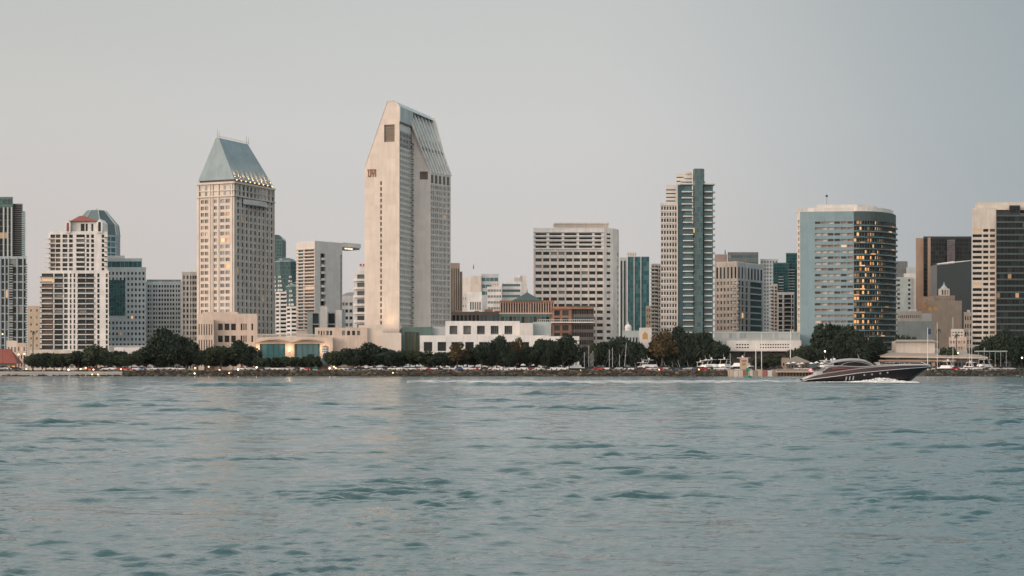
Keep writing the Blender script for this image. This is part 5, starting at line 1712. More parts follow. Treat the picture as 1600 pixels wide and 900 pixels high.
glassmat('rock', [(0, (0.025, 0.026, 0.022)), (0.3, (0.05, 0.05, 0.042)), (0.6, (0.035, 0.036, 0.03)), (0.8, (0.075, 0.072, 0.06)), (0.95, (0.14, 0.135, 0.12))], rough=0.9)
glassmat('rock_warm', [(0, (0.028, 0.025, 0.019)), (0.3, (0.065, 0.055, 0.038)), (0.6, (0.04, 0.037, 0.028)), (0.8, (0.085, 0.072, 0.052)), (0.95, (0.15, 0.13, 0.10))], rough=0.9)
SH = 862.0     # shoreline distance


def strip(name, x0, x1, y0, y1, z, mat, z0=-1.5):
    m = MB(); m.abox(x0, x1, y0, y1, z0, z, mat); o = m.build(name); o['kind'] = 'structure'; return o


X0, X1 = -2600, 2600
strip('land', X0, X1, 960, 6000, LAND - 0.02, 'ground')
strip('terrain', X0, X1, SH + 6, 905, LAND - 0.3, 'ground')
m = MB(); m.poly([(X0, SH + 7, LAND - 0.29), (X1, SH + 7, LAND - 0.29), (X1, 904, LAND - 0.05), (X0, 904, LAND - 0.05)], 'lawn')
o = m.build('lawn'); o['kind'] = 'structure'
m = MB(); m.abox(X0, X1, SH + 7.5, SH + 9, LAND - 0.29, LAND - 0.2, 'sand_wall'); o = m.build('path'); o['kind'] = 'structure'
m = MB(); m.abox(X0, X1, SH + 10, SH + 17, LAND - 0.29, LAND - 0.10, 'asphalt'); o = m.build('road'); o['kind'] = 'structure'

# boulders of the sea wall: heaped rip-rap, past counting
def riprap(xa, xb, mat, seed):
    r = random.Random(seed); m = MB()
    x = xa
    while x < xb:
        for k in range(4):
            t = (k + r.random()) / 4
            s = r.uniform(0.5, 1.15)
            c = (x + r.uniform(-1, 1), SH + 0.5 + 5.5 * t, -0.2 + 3.0 * t)
            pts = []
            base = len(m.v); rot = r.uniform(0, 6)
            for j in range(3):
                for i in range(5):
                    a = rot + 6.283 * i / 5
                    rr = s * (1.0, 1.1, 0.6)[j] * r.uniform(0.75, 1.25)
                    m.v.append((c[0] + rr * math.cos(a) * 1.3, c[1] + rr * math.sin(a), c[2] + (-0.6, 0.1, 0.65)[j] * s))
            mi = m.mi(mat if r.random() < 0.8 else 'rock')
            for j in range(2):
                for i in range(5):
                    i2 = (i + 1) % 5
                    m.f.append((base + j * 5 + i, base + j * 5 + i2, base + j * 5 + 5 + i2, base + j * 5 + 5 + i)); m.m.append(mi)
            m.f.append(tuple(base + 10 + i for i in range(5))); m.m.append(mi)
        x += 0.85
    o = m.build('boulder_revetment', kind='stuff')
    o['label'] = 'heaped grey brown boulders facing the shore along the waterline'
    return o


wallmat('ground_dark', (0.05, 0.05, 0.045), streak=False)
m = MB(); m.poly([(X0, SH - 0.5, -0.8), (X1, SH - 0.5, -0.8), (X1, SH + 6.2, LAND - 0.32), (X0, SH + 6.2, LAND - 0.32)], 'ground_dark'); o = m.build('shore'); o['kind'] = 'structure'
xl = P(190, SH)[0]
riprap(xl, P(1140, SH)[0], 'rock_warm', 1)
riprap(P(1452, SH)[0], P(1700, SH)[0], 'rock', 2)
# low concrete sea wall at the left
r_ = thing('sea_wall', 'low pale concrete sea wall along the left part of the shore', 'wall', (P(60, SH)[0], SH, 0))
m = MB(); m.abox(P(-60, SH)[0], xl, SH + 1.0, SH + 3.0, -1, 1.9, 'sand_wall'); m.build('wall_face', r_)
m = MB(); m.abox(P(-60, SH)[0], xl, SH + 0.7, SH + 3.4, 1.9, 2.3, 'concrete_pale'); m.build('coping', r_)
riprap(P(-60, SH)[0], xl, 'rock', 5)

# ================================================================== TREES
def leafmat(name, dark, lite, hue=(0, 0, 0)):
    m, nd, ln, b = newmat(name)
    g = nd.new('ShaderNodeNewGeometry')
    rp = nd.new('ShaderNodeValToRGB')
    rp.color_ramp.elements[0].color = (*dark, 1); rp.color_ramp.elements[1].color = (*lite, 1)
    ln(g.outputs['Random Per Island'], rp.inputs[0])
    ln(rp.outputs[0], b.inputs['Base Color'])
    b.inputs['Roughness'].default_value = 0.75
    b.inputs['Specular IOR Level'].default_value = 0.2
    return m


leafmat('leaf_dark', (0.012, 0.026, 0.019), (0.030, 0.048, 0.029))
leafmat('leaf_mid', (0.018, 0.034, 0.022), (0.05, 0.066, 0.032))
leafmat('leaf_autumn', (0.05, 0.042, 0.022), (0.12, 0.085, 0.04))
leafmat('leaf_palm', (0.03, 0.045, 0.025), (0.07, 0.08, 0.04))


def make_crown(rx, ry, rz, seed, leaf, nleaf, nclump, size=0.55, flatb=0.62, drop=0.0, irregular=0.35):
    r = np.random.default_rng(seed)
    cl = []
    for i in range(nclump):
        a = r.uniform(0, 2 * math.pi); u = r.uniform(-0.55, 1.0)
        s = math.sqrt(max(0, 1 - u * u)); q = r.uniform(0.45, 0.86)
        z = u * rz * q
        if z < -rz * flatb: z = -rz * flatb * r.uniform(0.6, 1)
        cl.append((s * math.cos(a) * rx * q, s * math.sin(a) * ry * q, z, r.uniform(0.22, irregular + 0.12) * min(rx, rz * 1.4)))
    cl.append((0, 0, 0, min(rx, rz) * 0.7))
    cl = np.array(cl)
    w = cl[:, 3] ** 2; w /= w.sum()
    ci = r.choice(len(cl), nleaf, p=w)
    d = r.normal(size=(nleaf, 3)); d /= np.linalg.norm(d, axis=1)[:, None]
    rad = r.uniform(0.35, 1.0, nleaf) ** 0.5 * (1 + 0.22 * (r.uniform(size=nleaf) > 0.93))
    c = cl[ci, :3] + d * (cl[ci, 3] * rad)[:, None] * np.array([1, 1, 0.8])
    n1 = r.normal(size=(nleaf, 3)); n1 /= np.linalg.norm(n1, axis=1)[:, None]
    n2 = np.cross(n1, r.normal(size=(nleaf, 3))); n2 /= np.linalg.norm(n2, axis=1)[:, None]
    s = size * r.uniform(0.55, 1.25, nleaf)[:, None]
    v = np.stack([c - n1 * s - n2 * s * 0.5, c + n1 * s - n2 * s * 0.6, c + n1 * s * 0.8 + n2 * s * 0.5, c - n1 * s * 0.7 + n2 * s * 0.6], 1).reshape(-1, 3).astype(np.float32)
    me = bpy.data.meshes.new('crown')
    me.vertices.add(len(v)); me.vertices.foreach_set('co', v.ravel())
    me.loops.add(len(v)); me.loops.foreach_set('vertex_index', np.arange(len(v), dtype=np.int32))
    me.polygons.add(nleaf); me.polygons.foreach_set('loop_start', np.arange(0, len(v), 4, dtype=np.int32))
    me.update(calc_edges=True)
    me.materials.append(M(leaf))
    return me, cl


def tree_proto(rx, rz, H, seed, leaf, nleaf=3200, nclump=16, size=0.42, bark='bark', **kw):
    me, cl = make_crown(rx, rx * 0.8, rz, seed, leaf, nleaf, nclump, size, **kw)
    zc = H - rz
    me.transform(__import__('mathutils').Matrix.Translation((0, 0, zc)))
    t = MB(); r = random.Random(seed)
    th = zc - rz * 0.25
    lean = r.uniform(-0.5, 0.5)
    t.tube((0, 0, -0.3), (lean * 0.5, 0, th * 0.6), 0.40, 0.30, bark, 7)
    t.tube((lean * 0.5, 0, th * 0.55), (lean, 0, zc), 0.30, 0.16, bark, 6)
    for c in cl[:9]:
        t.tube((lean * 0.6, 0, th * r.uniform(0.5, 0.9)), (c[0] * 0.85, c[1] * 0.85, zc + c[2] * 0.8), 0.18, 0.06, bark, 5)
    tm = MB_mesh(t, 'trunk')
    return me, tm


def MB_mesh(s, name):
    me = bpy.data.meshes.new(name); me.from_pydata(s.v, [], s.f)
    for mt in s.mats: me.materials.append(M(mt))
    me.polygons.foreach_set('material_index', s.m); me.update(); return me


TP = [tree_proto(7.0, 4.9, 10.5, 1, 'leaf_dark'), tree_proto(6.2, 5.2, 11.0, 2, 'leaf_dark', nclump=20), tree_proto(7.6, 4.2, 9.0, 3, 'leaf_mid', nclump=18, nleaf=3800),
      tree_proto(5.0, 5.4, 11.5, 4, 'leaf_dark', nclump=14, nleaf=2800), tree_proto(8.5, 5.0, 10.5, 5, 'leaf_dark', nclump=26, nleaf=5600),
      tree_proto(4.4, 4.6, 10.5, 6, 'leaf_autumn', nclump=14, nleaf=1500), tree_proto(3.6, 2.6, 5.6, 7, 'leaf_mid', nclump=10, nleaf=1600, size=0.35),
      tree_proto(5.6, 4.6, 9.5, 8, 'leaf_mid', nclump=12, nleaf=2500)]
TW = [7.0, 6.2, 7.6, 5.0, 8.5, 4.4, 3.6, 5.6]
TH = [10.5, 11.0, 9.0, 11.5, 10.5, 10.5, 5.6, 9.5]
tr = random.Random(77)


def tree(px, top, halfw, kind, D=None, label='dark round crowned tree on the shore', group='trees along the shore', zbase=None):
    if D is None: D = SH + 19 + tr.uniform(0, 13) if px < 897 else (1006.0 if 1400 < px < 1430 else 961 + tr.uniform(0, 12))
    x, y = P(px, D)
    zb = (LAND - 0.2) if zbase is None else zbase
    h = Zp(top, D) - zb; w = halfw / FPX * D * 1.2
    me, tm = TP[kind]
    o = thing('broadleaf_tree', label, 'tree', (x, y, zb), group)
    s = (w / TW[kind], w / TW[kind] * tr.uniform(0.9, 1.1), h / (TH[kind] + 0.3))
    o.scale = s; o.rotation_euler = (0, 0, tr.choice((0, math.pi)) + tr.uniform(-0.3, 0.3))
    c = bpy.data.objects.new('crown', me); COL.objects.link(c); c.parent = o
    t = bpy.data.objects.new('trunk', tm); COL.objects.link(t); t.parent = o
    return o


T = []   # (px, top row, half width px, kind, label)
lab = lambda s: s
T += [(52, 553, 15, 2, 'low dark tree near the red brick roof at the far left'), (72, 551, 18, 0, 'dark spreading tree in front of the cream condominium podium, left one'),
      (97, 550, 19, 2, 'dark spreading tree in front of the cream condominium podium, middle one'), (122, 546, 17, 1, 'dark tree in front of the cream condominium, beside the tall olive tree'),
      (150, 536, 21, 7, 'tall olive green tree in front of the cream condominium'), (172, 548, 18, 0, 'dark tree in front of the blue grey office block'),
      (200, 551, 22, 2, 'low wide dark tree below the white colonnade'), (228, 541, 19, 1, 'dark tree left of the largest dome shaped tree'),
      (264, 518, 37, 4, 'largest dome shaped dark tree in front of the pale grid block'), (245, 540, 24, 0, 'dark tree low in front of the largest dome shaped tree'),
      (292, 540, 22, 2, 'dark tree between the largest tree and the hotel podium'), (320, 545, 19, 1, 'dark tree at the left corner of the salmon podium'),
      (345, 537, 22, 2, 'rounded tree in front of the salmon podium, left of two'), (378, 535, 25, 4, 'rounded dense tree in front of the salmon podium, right of two'),
      (412, 557, 15, 6, 'low tree under the first arched podium bay'), (436, 556, 16, 6, 'low tree under the second arched podium bay'), (462, 556, 17, 2, 'low wide tree under the last arched podium bay'),
      (486, 552, 14, 7, 'small tree left of the white lookout turret'), (524, 546, 18, 2, 'dark tree right of the white lookout turret'),
      (548, 543, 21, 0, 'dark tree in front of the right end of the salmon podium'), (584, 538.5, 30, 4, 'broad domed tree at the foot of the tall tower'),
      (612, 545, 20, 1, 'dark tree right of the broad domed tree'), (640, 544, 20, 2, 'tree in front of the olive glass pavilion'), (668, 546, 20, 7, 'tree left of the russet leaved sycamore'),
      (694, 548, 15, 1, 'dark tree just behind the russet leaved sycamore'), (714, 534, 15, 5, 'russet leaved sycamore in front of the white annex, left one'), (730, 542, 16, 3, 'dark tree right of the left russet sycamore'),
      (752, 535, 17, 1, 'dark tree left of the darkest round tree'), (776, 528.5, 23, 4, 'darkest round tree in front of the white annex windows'), (796, 545, 15, 0, 'small dark tree tucked beside the darkest round tree'),
      (807, 527, 12, 5, 'russet leaved sycamore in front of the plain end of the white annex'), (828, 536, 18, 3, 'dark tree right of the second russet sycamore'), (850, 528, 19, 0, 'dark tree left of the wide tree by the white pillars'),
      (880, 526, 25, 4, 'wide dark tree beside the white pillars'), (906, 543, 14, 3, 'slim dark tree in front of the white pillars'), (926, 534, 14, 7, 'loose tree behind the cluster of white masts'),
      (945, 528, 15, 3, 'dark tree below the broad white hotel'), (968, 522, 19, 1, 'tall dark tree below the right corner of the broad white hotel'), (992, 533, 20, 0, 'dark tree below the white dome'),
      (1012, 541, 17, 2, 'low dark tree under the orange wall panel'), (1034, 515, 20, 5, 'brownish tree below the short cream apartments'), (1042, 520, 22, 1, 'dark tree below the cream side of the tall condominium'),
      (1066, 515, 24, 4, 'big dark tree in front of the tall condominium, left one'), (1094, 517, 24, 0, 'big dark tree in front of the tall condominium, right one'), (1118, 530, 18, 1, 'dark tree at the left end of the convention hall'),
      (1080, 541, 20, 2, 'low tree between the two big trees by the tall condominium'),
      (1192, 559, 14, 6, 'small round dark tree in front of the convention hall doors'), (1206, 551, 14, 7, 'mid green tree in front of the convention hall, beside the small round one'),
      (1246, 541, 15, 2, 'dark tree at the left foot of the curved hotel'), (1264, 536, 17, 1, 'dark tree in front of the plain side of the curved hotel'), (1300, 497, 26, 3, 'tallest bushy tree in front of the curved hotel'),
      (1322, 503, 22, 1, 'bushy tree just right of the tallest one by the curved hotel'), (1344, 524, 24, 0, 'dark tree under the glass side of the curved hotel'), (1366, 530, 20, 4, 'dark tree at the right foot of the curved hotel'),
      (1296, 538, 26, 4, 'low dark tree under the tallest bushy tree'), (1330, 542, 26, 0, 'low dark tree behind the cabin of the speedboat'),
      (1408, 519, 10, 6, 'small bush like tree above the low tiled roof'), (1425, 522, 10, 6, 'second small tree above the low tiled roof'),
      (1478, 540, 14, 6, 'small tree behind the bare masts on the right'), (1532, 535, 16, 3, 'dark tree under the left side of the banded tower'), (1553, 520, 20, 1, 'tall dark tree in front of the banded tower'),
      (1578, 519, 22, 4, 'tall dark tree in front of the black glass half, left one'), (1602, 520, 22, 0, 'tall dark tree in front of the black glass half, at the frame edge'),
      (1560, 543, 22, 2, 'low dark tree over the parked cars at the right'), (1592, 545, 20, 1, 'low dark tree at the right frame edge')]
for px, top, hw, kd, lb in T: tree(px, top, hw, kd, label=lb)


# a second, lower row set back behind the first so that the belt of trees closes up
back = random.Random(21)
px = 66
k = 0
names = ('cream condominium', 'blue grey office', 'pale grid block', 'salmon podium', 'arched podium bays', 'tall tower foot', 'olive glass pavilion', 'white annex', 'brick mall', 'broad white hotel', 'white dome', 'tall teal condominium')
lims = (165, 215, 285, 395, 500, 620, 690, 800, 870, 965, 1010, 1140)
cnt = {}
while px < 1135:
    if not (488 < px < 506):
        nm = names[[i for i, l in enumerate(lims) if px <= l][0]]
        cnt[nm] = cnt.get(nm, 0) + 1
        tree(px, back.uniform(546, 558) if not 396 < px < 490 else 560, back.uniform(11, 15), back.choice((0, 2, 3, 7, 1)), D=(SH + 33 if px < 895 else 968) + back.uniform(0, 6),
             label='low dark tree of the back row below the %s, %s from the left' % (nm, ('first', 'second', 'third', 'fourth', 'fifth', 'sixth', 'seventh', 'eighth')[cnt[nm] - 1]), group='back row of shore trees')
    px += back.uniform(17, 23)


def palm(px, top, D, label, r_px=4.5):
    x, y = P(px, D); zt = Zp(top, D) - 1.0
    o = thing('palm_tree', label, 'palm tree', (x, y, LAND), 'palms near the waterfront')
    m = MB(); m.tube((x, y, LAND), (x + 0.3, y, zt), 0.32, 0.22, 'bark', 7); m.build('trunk', o)
    m = MB(); r = random.Random(int(px)); Rr = r_px / FPX * D
    for i in range(26):
        a = 6.283 * i / 26 + r.uniform(-.1, .1); el = r.uniform(-0.7, 1.2); prev = None
        for k in range(6):
            t = k / 5; rad = Rr * t; z = zt + Rr * (math.sin(el) * t - 0.75 * t * t)
            p = Vector((x + 0.3 + math.cos(a) * rad * math.cos(el * .6), y + math.sin(a) * rad * math.cos(el * .6), z)); w = Rr * 0.16 * (1 - 0.75 * t)
            s = Vector((-math.sin(a), math.cos(a), 0)) * w
            if prev: m.poly([tuple(prev[0] - prev[1]), tuple(prev[0] + prev[1]), tuple(p + s), tuple(p - s)], 'leaf_palm')
            prev = (p, s)
    m.build('crown', o)


palm(51, 515, 905, 'single tall palm with a ball of brown green fronds beside the cream condominium', 5)
for i, (px, tp) in enumerate(((1398, 540), (1466, 512), (1494, 520))):
    palm(px, tp, 985, ('palm between the curved hotel and the tiled roof', 'palm in front of the old stone hotel', 'palm right of the old stone hotel')[i], 5)

# ================================================================== SMALL BUILDINGS BY THE WATER
def small_house(name, label, pl, pr, ptop, proof, D, wall, roof, n=3, glass='glass_glow', cat='building', overhang=0.6, m=1, pyramid=False, ridge=0.6):
    b = Bld(name, label, P((pl + pr) / 2, D), cat=cat)
    ze = Zp(ptop, D); zr = Zp(proof, D)
    f = flat(pl, pr, D, 9)
    b.tower(f, LAND, ze, wall, {0: dict(n=n, m=m, w=0.5, h=0.55, glass=glass, d=0.25)})
    x0, y0 = P(pl, D); x1, _ = P(pr, D); o = overhang
    c = [(x0 - o, y0 - o), (x1 + o, y0 - o), (x1 + o, y0 + 9 + o), (x0 - o, y0 + 9 + o)]
    xm = (x0 + x1) / 2; k = 0 if pyramid else (x1 - x0) / 2 * ridge
    A, B_ = (xm - k, y0 + 4.5, zr), (xm + k, y0 + 4.5, zr)
    r = MB(); z = ze + 0.02
    V = [(*p, z) for p in c]
    r.poly([V[0], V[1], B_, A], roof); r.poly([V[1], V[2], B_], roof); r.poly([V[2], V[3], A, B_], roof); r.poly([V[3], V[0], A], roof); r.poly(V[::-1], roof)
    b.part('hipped_roof', r)
    return b.done()


small_house('waterfront_restaurant', 'low building with a wide dark red roof at the far left of the shore', -40, 26, 568, 545, 890, 'dark_stone', 'roof_red', 8)
b = Bld('village_house', 'salmon stuccoed stepped house with small lit windows next to the dark red roof', P(34, 915))
b.tower(flat(26, 41, 915, 10), LAND, Zp(537, 915), 'salmon_wall', {0: dict(n=3, m=3, w=0.4, h=0.5, glass='glass_glow', d=0.3)}, roof='roof_red', parapet=0.4)
b.tower(flat(10, 27, 918, 10), LAND, Zp(534, 918), 'cream', {0: dict(n=3, m=2, w=0.4, h=0.4, glass='glass_dark', d=0.3)}, parapet=0.6)
b.done()
small_house('shore_cottage', 'olive roofed cottage half hidden behind trees below the cream condominium', 122, 168, 553, 543, 955 + 6, 'salmon_wall', 'roof_tan', 6)
b = Bld('shore_pavilion', 'white flat pavilion with a gabled end beside the largest dome shaped tree', P(200, 975), cat='pavilion')
b.tower(flat(178, 226, 975, 12), LAND, Zp(544, 975), 'white_wall', {0: dict(n=9, m=1, w=0.6, h=0.6, glass='glass_mixed', d=0.5)}, parapet=0.4)
b.done()
small_house('park_kiosk', 'small lit wooden kiosk with a gable roof under the trees below the salmon podium', 320, 335, 573, 567, 893, 'timber', 'cream_paint', 4, 'glass_hot', ridge=0.2)
b = Bld('lookout_turret', 'white octagonal lookout turret with banded windows above a brown timber base', P(508, 950), cat='turret')
x, y = P(508, 950); rr = 7.0 / FPX * 950 * 0.8
o1 = ngon(x, y, rr * 0.85, rr * 0.85, 8, R(22.5)); o2 = ngon(x, y, rr, rr, 8, R(22.5))
b.tower(o1, LAND, Zp(553, 950), 'cream', default=dict(n=1, m=2, w=0.4, h=0.5, glass='glass_dark'))
b.tower(o2, Zp(553, 950), Zp(542, 950), 'white_wall', default=dict(n=1, m=2, w=0.9, h=0.45, glass='glass_blue', d=0.2, ml=.05, mr=.05))
m = MB()
for i in range(8):
    q = ngon(x, y, rr * 1.15, rr * 1.15, 8, R(22.5)); m.poly([(*q[i], Zp(542, 950)), (*q[(i + 1) % 8], Zp(542, 950)), (x, y, Zp(539.5, 950))], 'brick_orange')
b.part('cap', m); b.done()
small_house('harbour_hut', 'dark brown shingled hut with a wide roof below the white turret', 496, 513, 572, 560, 896, 'brick_red', 'roof_dark_green', 2, 'glass_black')
small_house('thatched_pavilion', 'grey pyramid roofed pavilion on the pier left of the speedboat', 1229, 1264, 567, 556, 905, 'dark_stone', 'thatch', 6, 'glass_black', pyramid=True, cat='pavilion', overhang=1.6)
b = Bld('timber_booth', 'square tan booth with a small red sign board in front of the convention hall', P(1162, 905), cat='booth')
b.tower(flat(1156, 1169, 905, 5), LAND, Zp(561, 905), 'tan_wall', {0: dict(n=1, m=1, w=0.5, h=0.25, glass='glass_warm')}, parapet=0.3)
m = MB(); xs, ys = P(1159, 904.8); xe, _ = P(1166, 905); m.abox(xs, xe, ys - 0.15, ys, Zp(564.5, 905), Zp(563, 905), 'red_paint'); b.part('sign_board', m); b.done()
b = Bld('orange_shed', 'low orange walled shed left of the grey pyramid roof', P(1228, 935), cat='shed')
b.tower(flat(1221, 1233, 935, 6), LAND, Zp(559, 935), 'rust_wall', {0: dict(n=2, m=1, w=0.4, h=0.4, glass='glass_black')}); b.done()
# wide low roofs at the right
b = Bld('exhibition_hall', 'wide low hall with a long pale sloping roof and salmon eaves behind the speedboat bow', P(1450, 960), cat='hall')
D = 962
x0, y0 = P(1382, D); x1, _ = P(1530, D)
b.tower(flat(1384, 1528, D, 30), LAND, Zp(560, D), 'dark_stone', {0: dict(n=24, m=1, w=0.8, h=0.4, glass='glass_black', d=0.6)})
m = MB(); ze, zr = Zp(556, D), Zp(541, D)
m.poly([(x0 - 3, y0 - 3, ze), (x1 + 4, y0 - 3, Zp(558, D)), (x1 - 4, y0 + 24, Zp(545, D)), (x0 + 16, y0 + 24, zr)], 'roof_tan')
m.poly([(x0 - 3, y0 - 3, ze), (x0 + 16, y0 + 24, zr), (x0 - 3, y0 + 32, ze)], 'roof_tan')
b.part('sloping_roof', m)
m = MB(); m.box((x0 - 3, y0 - 3.3, ze - 0.9), (x1 - x0 + 7, 0, Zp(558, D) - ze), (0, 0.29, 0), (0, 0, 0.85), 'salmon_wall'); b.part('eaves', m)
m = MB(); m.abox(x0 - 5, x1 - 16, y0 - 12, y0 - 8, Zp(565, D), Zp(562.5, D), 'rust_wall'); b.part('lower_canopy', m)
m = MB(); m.abox(x0 + 8, x0 + 30, y0 + 8, y0 + 18, ze, Zp(533, D), 'cream'); b.part('roof_house', m)
m = MB(); m.poly([(x0 + 6, y0 + 6, Zp(533.5, D)), (x0 + 32, y0 + 6, Zp(533.5, D)), (x0 + 30, y0 + 14, Zp(530, D)), (x0 + 10, y0 + 14, Zp(530, D))], 'roof_tan'); b.part('upper_roof', m)
b.done()
b = Bld('waterfront_house', 'small pink and white stepped building between the bare masts and the banded tower', P(1495, 1020))
b.tower(flat(1483, 1510, 1020, 14), LAND, Zp(528, 1020), 'salmon_wall', {0: dict(n=6, m=5, w=0.6, h=0.45, glass='glass_blush', d=0.5)}, parapet=0.5)
b.tower(flat(1486, 1506, 1024, 10), Zp(528, 1020), Zp(515, 1020), 'cream', {0: dict(n=4, m=2, w=0.7, h=0.5, glass='glass_blue', d=0.4)}, parapet=0.5)
b.done()
b = Bld('carport', 'flat pale roofed carport under the trees at the right', P(1552, 915), cat='carport')
x0, y0 = P(1528, 915); x1, _ = P(1574, 915)
m = MB(); m.abox(x0, x1, y0, y0 + 7, Zp(549.5, 915), Zp(548, 915), 'sage_wall'); b.part('flat_roof', m)
for k in range(6):
    m = MB(); xx = x0 + 0.5 + (x1 - x0 - 1) * k / 5; m.abox(xx - .12, xx + .12, y0 + 0.3, y0 + 0.54, LAND, Zp(549.6, 915), 'grey_metal'); b.part('post', m)
b.done()
# pier right of the booth
r_ = thing('pier', 'low timber pier with a dark shaded underside left of the speedboat', 'pier', (P(1238, 860)[0], 858, 0))
x0, _ = P(1212, 860); x1, _ = P(1268, 860)
m = MB(); m.abox(x0, x1, 856, SH + 6.5, 1.9, 2.7, 'tan_wall'); m.build('deck', r_)
for k in range(12):
    xx = x0 + 0.5 + (x1 - x0 - 1) * k / 11; m = MB(); m.tube((xx, 857, -1), (xx, 857, 1.9), .22, .22, 'timber', 6); m.build('pile', r_)
m = MB(); m.abox(x0, x1, 856.1, 856.25, 3.5, 3.65, 'salmon_wall')
for k in range(24):
    xx = x0 + (x1 - x0) * k / 23; m.abox(xx - .06, xx + .06, 856.1, 856.22, 2.7, 3.5, 'salmon_wall')
m.build('railing', r_)
m = MB(); m.abox(x0 + .4, x1 - .4, 858.2, 858.5, -0.5, 1.88, 'ground_dark'); m.build('shade_sheet', r_)  # dark sheet added under the deck to stand for its shade
# painted panels along the quay
cols = ['salmon_wall', 'white_wall', 'green_wall', 'tan_wall', 'rust_wall', 'cream', 'red_dull', 'concrete_pale']
wallmat('red_dull', (0.30, 0.12, 0.11))
quay = thing('quay_wall', 'quay wall of pale and reddish concrete panels behind the green buoy', 'wall', (P(1178, SH)[0], SH, 0))
for k in range(10):
    x0, _ = P(1138 + k * 7.6, SH); x1, _ = P(1138 + k * 7.6 + 7.2, SH)
    m = MB(); m.abox(x0, x1, SH - 1.2 - 0.2 * (k % 2), SH + 3, -0.8, 2.9 + 0.5 * (k % 3 == 0), ['tan_wall', 'cream', 'salmon_wall', 'red_dull', 'cream', 'brown_wall', 'tan_wall', 'red_dull', 'concrete_pale', 'brown_wall'][k]); m.build('panel', quay)

# ================================================================== SMALL THINGS
def mooring_buoy():
    d = 560.0
    x, y = P(1168.5, d)
    o = thing('channel_buoy', 'green channel buoy with a lattice top floating off the quay', 'buoy', (x, y, 0))
    m = MB(); m.tube((x, y, -0.4), (x, y, 0.55), 1.15, 1.25, 'green_paint', 12); m.tube((x, y, 0.55), (x, y, 0.75), 1.25, 0.7, 'green_paint', 12); m.build('float', o)
    m = MB()
    for k in range(4):
        a = k * math.pi / 2 + 0.6
        m.tube((x + .8 * math.cos(a), y + .8 * math.sin(a), 0.7), (x + .25 * math.cos(a), y + .25 * math.sin(a), 3.2), 0.07, 0.05, 'green_paint', 5)
    for z, rr in ((1.5, .62), (2.4, .42)):
        for k in range(4):
            a = k * math.pi / 2 + .6; c = a + math.pi / 2
            m.tube((x + rr * math.cos(a), y + rr * math.sin(a), z), (x + rr * math.cos(c), y + rr * math.sin(c), z), .05, .05, 'green_paint', 4)
    m.build('lattice', o)
    m = MB(); m.abox(x - .55, x + .55, y - .1, y + .1, 2.2, 3.3, 'green_paint'); m.build('daymark', o)
    m = MB(); m.tube((x, y, 3.3), (x, y, 3.8), .15, .12, 'white_paint', 6); m.build('lantern', o)


mooring_buoy()


def lamp_post(px, py, D, label, h=None, white=False, group='lamps along the shore path'):
    x, y = P(px, D); z = Zp(py, D)
    o = thing('street_lamp', label, 'street lamp', (x, y, LAND - 0.1), group)
    m = MB(); m.tube((x, y, LAND - 0.1), (x, y, z - 0.2), .09, .06, 'dark_metal', 5); m.build('pole', o)
    m = MB(); m.ball((x, y, z), 0.36, 'lamp_white' if white else 'lamp_lit', 7, 5); m.build('globe', o)
    return o


LP = [(4, 522, 0, 'orange lamp high in front of the dark glass tower'), (23, 580, 0, 'low orange lamp under the dark red roof'), (29, 554, 0, 'orange lamp on the wall side of the salmon house'), (38, 553, 0, 'orange lamp right of the salmon house'),
      (41, 577, 0, 'low orange lamp below the salmon house'), (66, 579, 0, 'orange lamp below the palm'), (92, 578, 0, 'orange lamp under the left spreading tree'), (107, 578, 1, 'white lamp between two orange lamps'),
      (118, 579, 0, 'tall lit lamp in the bright cluster under the olive tree'), (126, 576.5, 0, 'second lamp in the bright cluster under the olive tree'), (134, 575, 0, 'brightest lamp under the olive tree'), (146, 577.5, 0, 'last lamp of the cluster under the olive tree'),
      (144, 585, 0, 'small ground lamp at the water edge, first'), (153, 585.2, 0, 'small ground lamp at the water edge, second'), (189, 577, 0, 'lone orange lamp below the blue grey office'), (304, 583.5, 1, 'white lamp low beside the lit kiosk'), (305, 575, 0, 'orange lamp at the left of the lit kiosk'),
      (326, 573, 0, 'orange lamp above the kiosk door'), (343, 578, 0, 'orange round lamp right of the kiosk'), (358, 583, 0, 'low lamp below the salmon podium'), (372, 577.5, 1, 'white lamp under the right rounded podium tree'),
      (401, 574, 1, 'white lamp below the first podium pillar'), (412, 582, 1, 'low white lamp near the arched podium bays'), (522, 573, 0, 'orange lamp in the coloured cluster right of the turret'), (524.5, 575.3, 0, 'second orange lamp right of the turret'),
      (515, 575.5, 1, 'white lamp right of the turret'), (557, 582, 0, 'orange lamp near the water below the domed tree'), (614, 582.5, 0, 'orange lamp near the water below the tall tower'), (787, 580, 0, 'yellow lamp in front of the darkest round tree'),
      (846, 580, 0, 'orange lamp in front of the wide tree'), (907, 579, 0, 'orange lamp left of the white mast cluster'), (1030, 578, 0, 'orange lamp in front of the big trees'), (1092, 577.5, 0, 'orange lamp below the big right tree'), (1289, 549, 1, 'white lamp in front of the tallest bushy tree'),
      (1597, 559, 1, 'bright white lamp at the right frame edge'), (1497, 551.5, 0, 'warm lamp on the pink stepped building side')]
for px, py, wh, lb in LP:
    if py > 582: D_l = SH + 0.2
    else: D_l = SH + 9.2
    if py > 582:
        x, y = P(px, D_l)
        o = thing('ground_lamp', lb, 'lamp', (x, y, 1.2), 'ground lamps at the waterline')
        m = MB(); m.tube((x, y, -0.5), (x, y, Zp(py, D_l)), .1, .1, 'dark_metal', 5); m.build('pole', o)
        m = MB(); m.ball((x, y, Zp(py, D_l)), 0.3, 'lamp_white' if wh else 'lamp_lit', 7, 5); m.build('globe', o)
    else: lamp_post(px, py, D_l, lb, white=bool(wh))


